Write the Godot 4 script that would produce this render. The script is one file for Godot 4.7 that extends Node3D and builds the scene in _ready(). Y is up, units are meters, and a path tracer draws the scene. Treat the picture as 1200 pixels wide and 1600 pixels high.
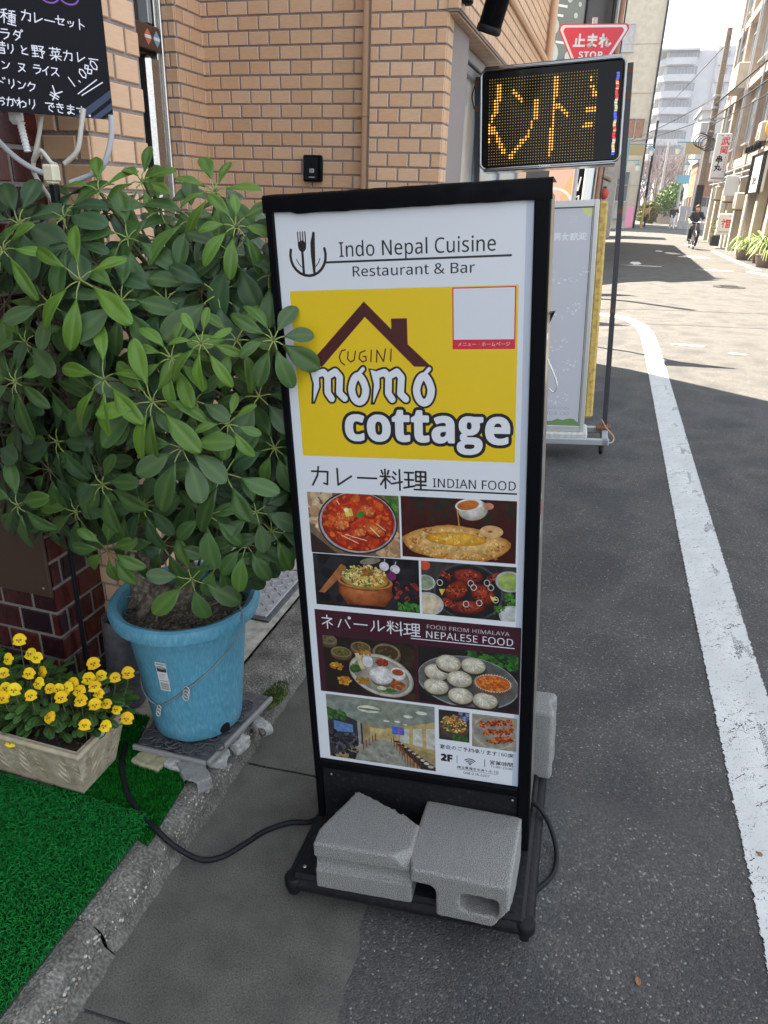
extends Node3D
# A street corner in Japan: a restaurant's stand sign on the gutter, a potted umbrella plant, an orange tiled
# building on the left, a sunlit street beyond.  World axes: x across the street (right), y up, -z along the street.

var rng := RandomNumberGenerator.new()
var M := {}            # materials
var used := {}         # top-level names in use
var noise := FastNoiseLite.new()
var font_cache := {}
var tile_meshes := {}

# ------------------------------------------------------------------ mesh building
class MB:
	var v := PackedVector3Array()
	var n := PackedVector3Array()
	var uv := PackedVector2Array()
	var c := PackedColorArray()
	var ix := PackedInt32Array()
	var col := Color(1, 1, 1)
	var use_col := false

	func vert(p: Vector3, nn: Vector3, t := Vector2.ZERO) -> int:
		v.append(p); n.append(nn); uv.append(t); c.append(col)
		return v.size() - 1

	# corners counter-clockwise as seen from the front
	func quad(a: Vector3, b: Vector3, cc: Vector3, d: Vector3, ta := Vector2(0, 1), tb := Vector2(1, 1), tc := Vector2(1, 0), td := Vector2(0, 0)) -> void:
		var nn := (cc - a).cross(d - b).normalized()
		var i := vert(a, nn, ta); vert(b, nn, tb); vert(cc, nn, tc); vert(d, nn, td)
		ix.append_array(PackedInt32Array([i, i + 2, i + 1, i, i + 3, i + 2]))

	func tri(a: Vector3, b: Vector3, cc: Vector3) -> void:
		var nn := (b - a).cross(cc - a).normalized()
		var i := vert(a, nn); vert(b, nn); vert(cc, nn)
		ix.append_array(PackedInt32Array([i, i + 2, i + 1]))

	# polygon (counter-clockwise in the x-y plane of xf), extruded from z = -depth to 0
	func prism(poly: PackedVector2Array, depth: float, xf := Transform3D.IDENTITY) -> void:
		var p := poly
		if Geometry2D.is_polygon_clockwise(p):
			p.reverse()
		var t := Geometry2D.triangulate_polygon(p)
		for k in range(0, t.size(), 3):
			var q := [p[t[k]], p[t[k + 1]], p[t[k + 2]]]
			if (q[1] - q[0]).cross(q[2] - q[0]) < 0.0:
				q = [q[0], q[2], q[1]]
			tri(xf * Vector3(q[0].x, q[0].y, 0), xf * Vector3(q[1].x, q[1].y, 0), xf * Vector3(q[2].x, q[2].y, 0))
			if depth > 0.0:
				tri(xf * Vector3(q[0].x, q[0].y, -depth), xf * Vector3(q[2].x, q[2].y, -depth), xf * Vector3(q[1].x, q[1].y, -depth))
		if depth > 0.0:
			for k in p.size():
				var a := p[k]; var b := p[(k + 1) % p.size()]
				quad(xf * Vector3(a.x, a.y, -depth), xf * Vector3(b.x, b.y, -depth), xf * Vector3(b.x, b.y, 0), xf * Vector3(a.x, a.y, 0))

	# box with chamfered edges
	func box(ctr: Vector3, size: Vector3, bev := 0.0, bs := Basis.IDENTITY) -> void:
		var h := size * 0.5
		var b := minf(bev, minf(h.x, minf(h.y, h.z)) * 0.98)
		for ax in 3:
			var a1 := (ax + 1) % 3
			var a2 := (ax + 2) % 3
			for s in [-1.0, 1.0]:
				var q := []
				for e in [[-1, -1], [1, -1], [1, 1], [-1, 1]]:
					var p := Vector3.ZERO
					p[ax] = s * h[ax]; p[a1] = e[0] * (h[a1] - b) * s; p[a2] = e[1] * (h[a2] - b)
					q.append(ctr + bs * p)
				var w := size[a1]; var hh := size[a2]
				quad(q[0], q[1], q[2], q[3], Vector2(0, hh), Vector2(w, hh), Vector2(w, 0), Vector2(0, 0))
		if b <= 0.0:
			return
		for ax in 3:           # edges run along ax
			var a1 := (ax + 1) % 3
			var a2 := (ax + 2) % 3
			for s1 in [-1.0, 1.0]:
				for s2 in [-1.0, 1.0]:
					var p := [Vector3.ZERO, Vector3.ZERO, Vector3.ZERO, Vector3.ZERO]
					for k in 4:
						var e: float = -1.0 if k < 2 else 1.0
						p[k][ax] = e * (h[ax] - b)
						var first := k == 0 or k == 3
						p[k][a1] = s1 * (h[a1] if first else h[a1] - b)
						p[k][a2] = s2 * (h[a2] - b if first else h[a2])
					var out := Vector3.ZERO
					out[a1] = s1; out[a2] = s2
					var nn: Vector3 = (p[2] - p[0]).cross(p[3] - p[1])
					if nn.dot(out) < 0.0:
						p.reverse()
					quad(ctr + bs * p[0], ctr + bs * p[1], ctr + bs * p[2], ctr + bs * p[3])
		for sx in [-1.0, 1.0]:
			for sy in [-1.0, 1.0]:
				for sz in [-1.0, 1.0]:
					var a := Vector3(sx * h.x, sy * (h.y - b), sz * (h.z - b))
					var d := Vector3(sx * (h.x - b), sy * h.y, sz * (h.z - b))
					var e := Vector3(sx * (h.x - b), sy * (h.y - b), sz * h.z)
					if sx * sy * sz > 0.0:
						tri(ctr + bs * a, ctr + bs * d, ctr + bs * e)
					else:
						tri(ctr + bs * a, ctr + bs * e, ctr + bs * d)

	func bar(a: Vector3, b: Vector3, w: float, hgt: float, bev := 0.0) -> void:
		var d := b - a
		var z := d.normalized()
		var x := z.cross(Vector3.UP)
		if x.length() < 0.01:
			x = Vector3.RIGHT
		x = x.normalized()
		box((a + b) * 0.5, Vector3(w, hgt, d.length()), bev, Basis(x, z.cross(x).normalized() * -1.0, z) if false else Basis(x, z.cross(x).normalized(), z))

	func tube(pts: Array, rads: Array, seg := 8, caps := true) -> void:
		var k := pts.size()
		var up := Vector3.UP
		var first: Vector3 = (pts[1] - pts[0]).normalized()
		if absf(first.dot(up)) > 0.9:
			up = Vector3.RIGHT
		var x := first.cross(up).normalized()
		var rows := []
		var len := 0.0
		for i in k:
			var t: Vector3
			if i == 0:
				t = pts[1] - pts[0]
			elif i == k - 1:
				t = pts[k - 1] - pts[k - 2]
			else:
				t = (pts[i + 1] - pts[i]).normalized() + (pts[i] - pts[i - 1]).normalized()
			t = t.normalized()
			x = (x - t * x.dot(t)).normalized()
			var y := t.cross(x)
			var row := []
			if i > 0:
				len += (pts[i] - pts[i - 1]).length()
			var r: float = rads[mini(i, rads.size() - 1)]
			for s in seg + 1:
				var a := TAU * s / seg
				var d := x * cos(a) + y * sin(a)
				row.append(vert(pts[i] + d * r, d, Vector2(float(s) / seg, len)))
			rows.append(row)
		for i in k - 1:
			for s in seg:
				var a: int = rows[i][s]; var b: int = rows[i][s + 1]; var cc: int = rows[i + 1][s + 1]; var d: int = rows[i + 1][s]
				ix.append_array(PackedInt32Array([a, cc, b, a, d, cc]))
		if caps:
			for e in [0, k - 1]:
				var dir: Vector3 = (pts[0] - pts[1]).normalized() if e == 0 else (pts[k - 1] - pts[k - 2]).normalized()
				var mid := vert(pts[e], dir)
				for s in seg:
					var a := vert(v[rows[e][s]], dir); var b := vert(v[rows[e][s + 1]], dir)
					ix.append_array(PackedInt32Array([mid, a, b] if e == 0 else [mid, b, a]))

	# profile: Vector2(radius, height) from bottom to top on the outside
	func lathe(prof: Array, seg: int, xf := Transform3D.IDENTITY, wob := 0.0, lobes := 0) -> void:
		for i in prof.size() - 1:
			var p: Vector2 = prof[i]
			var q: Vector2 = prof[i + 1]
			var d := (q - p).normalized()
			var n0 := Vector2(d.y, -d.x)
			var na := n0
			var nb := n0
			if i > 0:
				var e: Vector2 = (p - prof[i - 1]).normalized()
				var m := Vector2(e.y, -e.x)
				if m.dot(n0) > 0.75:
					na = (m + n0).normalized()
			if i < prof.size() - 2:
				var e: Vector2 = (prof[i + 2] - q).normalized()
				var m := Vector2(e.y, -e.x)
				if m.dot(n0) > 0.75:
					nb = (m + n0).normalized()
			var base := v.size()
			for s in seg + 1:
				var a := TAU * s / seg
				var w := 1.0 + wob * cos(a * lobes)
				var dir := Vector3(cos(a), 0, sin(a))
				vert(xf * (dir * p.x * w + Vector3(0, p.y, 0)), (xf.basis * (dir * na.x + Vector3(0, na.y, 0))).normalized(), Vector2(float(s) / seg, p.y))
				vert(xf * (dir * q.x * w + Vector3(0, q.y, 0)), (xf.basis * (dir * nb.x + Vector3(0, nb.y, 0))).normalized(), Vector2(float(s) / seg, q.y))
			for s in seg:
				var a := base + s * 2
				ix.append_array(PackedInt32Array([a, a + 2, a + 1, a + 1, a + 2, a + 3]))

	# grid of points [row][col]; smooth normals; front = cross(along col, along row)
	func grid(rows: Array, uvs := [], flip := false) -> void:
		var h := rows.size()
		var w: int = rows[0].size()
		var base := v.size()
		for j in h:
			for i in w:
				var du: Vector3 = rows[j][mini(i + 1, w - 1)] - rows[j][maxi(i - 1, 0)]
				var dv: Vector3 = rows[mini(j + 1, h - 1)][i] - rows[maxi(j - 1, 0)][i]
				var nn := du.cross(dv).normalized()
				if flip:
					nn = -nn
				vert(rows[j][i], nn, uvs[j][i] if uvs.size() else Vector2(float(i) / (w - 1), float(j) / (h - 1)))
		for j in h - 1:
			for i in w - 1:
				var a := base + j * w + i
				if flip:
					ix.append_array(PackedInt32Array([a, a + 1, a + w + 1, a, a + w + 1, a + w]))
				else:
					ix.append_array(PackedInt32Array([a, a + w + 1, a + 1, a, a + w, a + w + 1]))

	func ball(ctr: Vector3, r: Vector3, seg := 10, rings := 6, bs := Basis.IDENTITY) -> void:
		var base := v.size()
		for j in rings + 1:
			var t := PI * j / rings
			for i in seg + 1:
				var a := TAU * i / seg
				var d := Vector3(sin(t) * cos(a), cos(t), sin(t) * sin(a))
				vert(ctr + bs * (d * r), (bs * (d / r)).normalized(), Vector2(float(i) / seg, float(j) / rings))
		for j in rings:
			for i in seg:
				var a := base + j * (seg + 1) + i
				ix.append_array(PackedInt32Array([a, a + seg + 1, a + 1, a + 1, a + seg + 1, a + seg + 2]))

	func add(o: MB, xf: Transform3D) -> void:
		var base := v.size()
		for i in o.v.size():
			v.append(xf * o.v[i]); n.append((xf.basis * o.n[i]).normalized()); uv.append(o.uv[i]); c.append(o.c[i])
		for i in o.ix:
			ix.append(i + base)

	func mesh(off := Vector3.ZERO) -> ArrayMesh:
		var arr := []
		arr.resize(Mesh.ARRAY_MAX)
		var vv := v
		if off != Vector3.ZERO:
			vv = PackedVector3Array()
			for p in v:
				vv.append(p - off)
		arr[Mesh.ARRAY_VERTEX] = vv
		arr[Mesh.ARRAY_NORMAL] = n
		arr[Mesh.ARRAY_TEX_UV] = uv
		if use_col:
			arr[Mesh.ARRAY_COLOR] = c
		arr[Mesh.ARRAY_INDEX] = ix
		var m := ArrayMesh.new()
		m.add_surface_from_arrays(Mesh.PRIMITIVE_TRIANGLES, arr)
		return m

# surface nets: meshes the zero level of a distance function inside a box
func nets(mb: MB, lo: Vector3, hi: Vector3, cell: float, f: Callable) -> void:
	var nx := int(ceil((hi.x - lo.x) / cell)) + 1
	var ny := int(ceil((hi.y - lo.y) / cell)) + 1
	var nz := int(ceil((hi.z - lo.z) / cell)) + 1
	var val := PackedFloat32Array()
	val.resize(nx * ny * nz)
	var k := 0
	for z in nz:
		for y in ny:
			for x in nx:
				val[k] = f.call(lo + Vector3(x, y, z) * cell)
				k += 1
	mesh_field(mb, val, lo, cell, nx, ny, nz)

func mesh_field(mb: MB, val: PackedFloat32Array, lo: Vector3, cell: float, nx: int, ny: int, nz: int) -> void:
	var at := PackedInt32Array()
	at.resize(nx * ny * nz)
	at.fill(-1)
	var sy := nx
	var sz := nx * ny
	var offs := [0, 1, sy, sy + 1, sz, sz + 1, sz + sy, sz + sy + 1]
	var edges := [[0, 1], [2, 3], [4, 5], [6, 7], [0, 2], [1, 3], [4, 6], [5, 7], [0, 4], [1, 5], [2, 6], [3, 7]]
	for z in nz - 1:
		for y in ny - 1:
			for x in nx - 1:
				var i := x + y * sy + z * sz
				var neg := 0
				for o in 8:
					if val[i + offs[o]] < 0.0:
						neg += 1
				if neg == 0 or neg == 8:
					continue
				var sum := Vector3.ZERO
				var cnt := 0
				for e in edges:
					var a := val[i + offs[e[0]]]
					var b := val[i + offs[e[1]]]
					if (a < 0.0) != (b < 0.0):
						var t := a / (a - b)
						var pa := Vector3(e[0] & 1, (e[0] >> 1) & 1, e[0] >> 2)
						var pb := Vector3(e[1] & 1, (e[1] >> 1) & 1, e[1] >> 2)
						sum += pa.lerp(pb, t)
						cnt += 1
				var p := Vector3(x, y, z) + sum / cnt
				var g := Vector3(
					val[i + 1] + val[i + sy + 1] + val[i + sz + 1] + val[i + sz + sy + 1] - val[i] - val[i + sy] - val[i + sz] - val[i + sz + sy],
					val[i + sy] + val[i + sy + 1] + val[i + sz + sy] + val[i + sz + sy + 1] - val[i] - val[i + 1] - val[i + sz] - val[i + sz + 1],
					val[i + sz] + val[i + sz + 1] + val[i + sz + sy] + val[i + sz + sy + 1] - val[i] - val[i + 1] - val[i + sy] - val[i + sy + 1])
				at[i] = mb.vert(lo + p * cell, g.normalized())
	for z in range(1, nz - 1):
		for y in range(1, ny - 1):
			for x in range(1, nx - 1):
				var i := x + y * sy + z * sz
				var s := val[i] < 0.0
				if s != (val[i + 1] < 0.0):
					_netquad(mb, at[i - sy - sz], at[i - sz], at[i], at[i - sy], s)
				if s != (val[i + sy] < 0.0):
					_netquad(mb, at[i - sz - 1], at[i - 1], at[i], at[i - sz], s)
				if s != (val[i + sz] < 0.0):
					_netquad(mb, at[i - 1 - sy], at[i - sy], at[i], at[i - 1], s)

func _netquad(mb: MB, a: int, b: int, c: int, d: int, s: bool) -> void:
	if a < 0 or b < 0 or c < 0 or d < 0:
		return
	if s:
		mb.ix.append_array(PackedInt32Array([a, c, b, a, d, c]))
	else:
		mb.ix.append_array(PackedInt32Array([a, b, c, a, c, d]))

# ------------------------------------------------------------------ nodes
func W(x: float, y: float, d: float) -> Vector3:      # across, up, along the street
	return Vector3(x, y, -d)

func numbered(called: String) -> String:
	if not used.has(called):
		used[called] = 0
		return called
	used[called] += 1
	return "%s_%03d" % [called, used[called]]

func tag(o: Node3D, label: String, category: String, group := "", kind := "") -> Node3D:
	o.set_meta("label", label)
	o.set_meta("category", category)
	if group != "":
		o.set_meta("group", group)
	if kind != "":
		o.set_meta("kind", kind)
	return o

func thing(called: String, label: String, category: String, at := Vector3.ZERO, group := "", bs := Basis.IDENTITY) -> Node3D:
	var o := Node3D.new()
	o.name = numbered(called)
	o.transform = Transform3D(bs, at)
	add_child(o)
	tag(o, label, category, group)
	return o

func mi(called: String, mesh: Mesh, mat: Material, parent: Node3D) -> MeshInstance3D:
	var o := MeshInstance3D.new()
	o.name = called
	o.mesh = mesh
	o.material_override = mat
	parent.add_child(o, true)
	return o

# a part whose shape was written in world coordinates; its thing is not turned
func wp(parent: Node3D, called: String, mb: MB, mat: Material) -> MeshInstance3D:
	var off := Vector3.ZERO
	var p: Node = parent
	while p != self:
		off += (p as Node3D).position
		p = p.get_parent()
	return mi(called, mb.mesh(off), mat, parent)

# a part whose shape is in its thing's own axes
func lp(parent: Node3D, called: String, mb: MB, mat: Material) -> MeshInstance3D:
	return mi(called, mb.mesh(), mat, parent)

func struct(called: String, mb: MB, mat: Material) -> MeshInstance3D:
	var o := mi(numbered(called), mb.mesh(), mat, self)
	o.set_meta("kind", "structure")
	return o

func single(called: String, mb: MB, mat: Material, label: String, category: String, at: Vector3, group := "") -> MeshInstance3D:
	var o := mi(numbered(called), mb.mesh(at), mat, self)
	o.position = at
	tag(o, label, category, group)
	return o

func boxm(ctr: Vector3, size: Vector3, bev := 0.0, bs := Basis.IDENTITY) -> MB:
	var m := MB.new()
	m.box(ctr, size, bev, bs)
	return m

# ------------------------------------------------------------------ materials
func lin(r: float, g: float, b: float) -> Color:       # a real-world base colour, as the sRGB value a material takes
	return Color(r, g, b).linear_to_srgb()

func ntex(size: int, freq: float, stops: Array, type := FastNoiseLite.TYPE_SIMPLEX_SMOOTH, oct := 4, sd := 1, ret := FastNoiseLite.RETURN_CELL_VALUE, warp := 0.0) -> NoiseTexture2D:
	var f := FastNoiseLite.new()
	f.noise_type = type
	f.frequency = freq
	f.seed = sd
	f.fractal_type = FastNoiseLite.FRACTAL_FBM if oct > 1 else FastNoiseLite.FRACTAL_NONE
	f.fractal_octaves = oct
	f.cellular_return_type = ret
	if warp > 0.0:
		f.domain_warp_enabled = true
		f.domain_warp_amplitude = warp
		f.domain_warp_frequency = freq
	var t := NoiseTexture2D.new()
	t.width = size
	t.height = size
	t.seamless = true
	t.seamless_blend_skirt = 0.12
	t.noise = f
	t.normalize = true
	var g := Gradient.new()
	g.offsets = PackedFloat32Array()
	g.colors = PackedColorArray()
	var os := PackedFloat32Array()
	var cs := PackedColorArray()
	for s in stops:
		os.append(s[0])
		cs.append(s[1])
	g.offsets = os
	g.colors = cs
	t.color_ramp = g
	return t

func mat(called: String, c: Color, rough := 0.8, metal := 0.0) -> StandardMaterial3D:
	var m := StandardMaterial3D.new()
	m.albedo_color = c
	m.roughness = rough
	m.metallic = metal
	M[called] = m
	return m

# a material whose colour comes from noise, mapped in metres (triplanar)
func nmat(called: String, tex: Texture2D, scale: float, rough := 0.85, bump: Texture2D = null, depth := 0.0, metal := 0.0, world := true) -> StandardMaterial3D:
	var m := StandardMaterial3D.new()
	m.albedo_texture = tex
	m.roughness = rough
	m.metallic = metal
	m.uv1_triplanar = true
	m.uv1_world_triplanar = world
	m.uv1_scale = Vector3.ONE * scale
	if bump:
		m.heightmap_enabled = true
		m.heightmap_texture = bump
		m.heightmap_scale = depth
	M[called] = m
	return m

func over(m: StandardMaterial3D, tex: Texture2D, scale: float) -> void:     # a coarse pattern that multiplies the fine one
	m.detail_enabled = true
	m.detail_albedo = tex
	m.detail_blend_mode = BaseMaterial3D.BLEND_MODE_MUL
	m.detail_uv_layer = BaseMaterial3D.DETAIL_UV_2
	m.uv2_triplanar = true
	m.uv2_world_triplanar = true
	m.uv2_scale = Vector3.ONE * scale

func grey(g: float) -> Color:
	return lin(g, g, g)

# ------------------------------------------------------------------ flat print
class Canvas:
	var img: Image
	var s: float
	var x0: float
	var y1: float
	var host

	func _init(h, w: float, ht: float, left: float, top: float, scale: float, c: Color) -> void:
		host = h
		s = scale
		x0 = left
		y1 = top
		img = Image.create(int(w * s), int(ht * s), false, Image.FORMAT_RGBA8)
		img.fill(c)

	func px(p: Vector2) -> Vector2:
		return Vector2((p.x - x0) * s, (y1 - p.y) * s)

	func rect(l: float, t: float, r: float, b: float, c: Color) -> void:
		var a := px(Vector2(l, t))
		var d := px(Vector2(r, b))
		img.fill_rect(Rect2i(int(a.x), int(a.y), maxi(1, int(d.x) - int(a.x)), maxi(1, int(d.y) - int(a.y))), c)

	func raw(p: PackedVector2Array, c: Color) -> void:      # polygon in pixels
		var lo := 1e9
		var hi := -1e9
		for q in p:
			lo = minf(lo, q.y)
			hi = maxf(hi, q.y)
		var k := p.size()
		for y in range(maxi(0, int(floor(lo))), mini(img.get_height() - 1, int(ceil(hi))) + 1):
			var yy := y + 0.5
			var xs := PackedFloat32Array()
			for i in k:
				var a := p[i]
				var b := p[(i + 1) % k]
				if (a.y <= yy) != (b.y <= yy):
					xs.append(a.x + (yy - a.y) / (b.y - a.y) * (b.x - a.x))
			xs.sort()
			for i in range(0, xs.size() - 1, 2):
				var l := maxi(0, int(round(xs[i])))
				var r := mini(img.get_width(), int(round(xs[i + 1])))
				if r > l:
					img.fill_rect(Rect2i(l, y, r - l, 1), c)

	func poly(pts: Array, c: Color) -> void:
		var p := PackedVector2Array()
		for q in pts:
			p.append(px(q))
		raw(p, c)

	func oval(ctr: Vector2, rx: float, ry: float, c: Color, rot := 0.0, seg := 22) -> void:
		var p := PackedVector2Array()
		for i in seg:
			var a := TAU * i / seg
			p.append(px(ctr + Vector2(cos(a) * rx, sin(a) * ry).rotated(rot)))
		raw(p, c)

	# a rounded thing in a printed picture: nested ovals from the rim colour to the middle colour
	func dome(ctr: Vector2, rx: float, ry: float, c0: Color, c1: Color, shift := Vector2.ZERO, rot := 0.0, steps := 9) -> void:
		for k in steps:
			var t := k / float(steps)
			var f := 1.0 - t * t * 0.9 - 0.1 * t
			oval(ctr + shift * t, rx * f, ry * f, c0.lerp(c1, t), rot, 26)

	func line(pts: Array, w: float, c: Color, round_ends := true) -> void:
		for i in pts.size() - 1:
			var d: Vector2 = (pts[i + 1] - pts[i])
			if d.length() < 1e-7:
				continue
			var m := d.normalized().orthogonal() * w * 0.5
			poly([pts[i] + m, pts[i + 1] + m, pts[i + 1] - m, pts[i] - m], c)
		if round_ends:
			for q in pts:
				oval(q, w * 0.5, w * 0.5, c, 0.0, 10)

	# Latin lettering fitted into the ink box l..r, b..t
	func latin(txt: String, l: float, r: float, b: float, t: float, c: Color, face := "Droid Sans", grow := 0.0, weight := 400, skew := 0.0) -> void:
		var tris: PackedVector2Array = host.letter_tris(txt, face, weight)
		var lo := Vector2(1e9, 1e9)
		var hi := -lo
		for q in tris:
			lo = lo.min(q)
			hi = hi.max(q)
		var k := Vector2((r - l) / maxf(hi.x - lo.x, 1e-6), (t - b) / maxf(hi.y - lo.y, 1e-6))
		var shifts := [Vector2.ZERO]
		if grow > 0.0:
			for i in 14:
				shifts.append(Vector2(grow, 0).rotated(TAU * i / 14))
		for sh in shifts:
			for i in range(0, tris.size(), 3):
				var p := PackedVector2Array()
				for e in 3:
					var q := (tris[i + e] - lo) * k
					p.append(px(Vector2(l + q.x + q.y * skew, b + q.y) + sh))
				raw(p, c)

	# brush strokes on a 20 x 20 grid per character; size = cell, at = top left of the first cell
	func kana(txt: String, at: Vector2, size: float, w: float, c: Color, step := 0.0, tilt := 0.0, squeeze := 1.0) -> void:
		var p := at
		for ch in txt:
			if host.GLYPH.has(ch):
				for st in host.GLYPH[ch]:
					var pts := []
					for i in range(0, st.size(), 2):
						pts.append(p + Vector2(st[i] * squeeze, -st[i + 1]).rotated(tilt) * size / 20.0)
					line(pts, w, c)
			p += Vector2(step if step > 0.0 else size, 0).rotated(tilt)

	func tex(w: int, h: int) -> ImageTexture:
		var i: Image = img.duplicate()
		if w != i.get_width() or h != i.get_height():
			i.resize(w, h, Image.INTERPOLATE_LANCZOS)
		return ImageTexture.create_from_image(i)

func letter_tris(txt: String, face: String, weight: int) -> PackedVector2Array:
	var key := face + str(weight) + txt
	if font_cache.has(key):
		return font_cache[key]
	var f := SystemFont.new()
	f.font_names = PackedStringArray([face])
	f.font_weight = weight
	var t := TextMesh.new()
	t.font = f
	t.font_size = 96
	t.pixel_size = 0.01
	t.depth = 0.0
	t.curve_step = 1.0
	t.text = txt
	var a := t.get_mesh_arrays()
	var out := PackedVector2Array()
	var vv: PackedVector3Array = a[Mesh.ARRAY_VERTEX]
	var ii = a[Mesh.ARRAY_INDEX]
	if ii != null and ii.size():
		for i in ii:
			out.append(Vector2(vv[i].x, vv[i].y))
	else:
		for q in vv:
			out.append(Vector2(q.x, q.y))
	font_cache[key] = out
	return out

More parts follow.
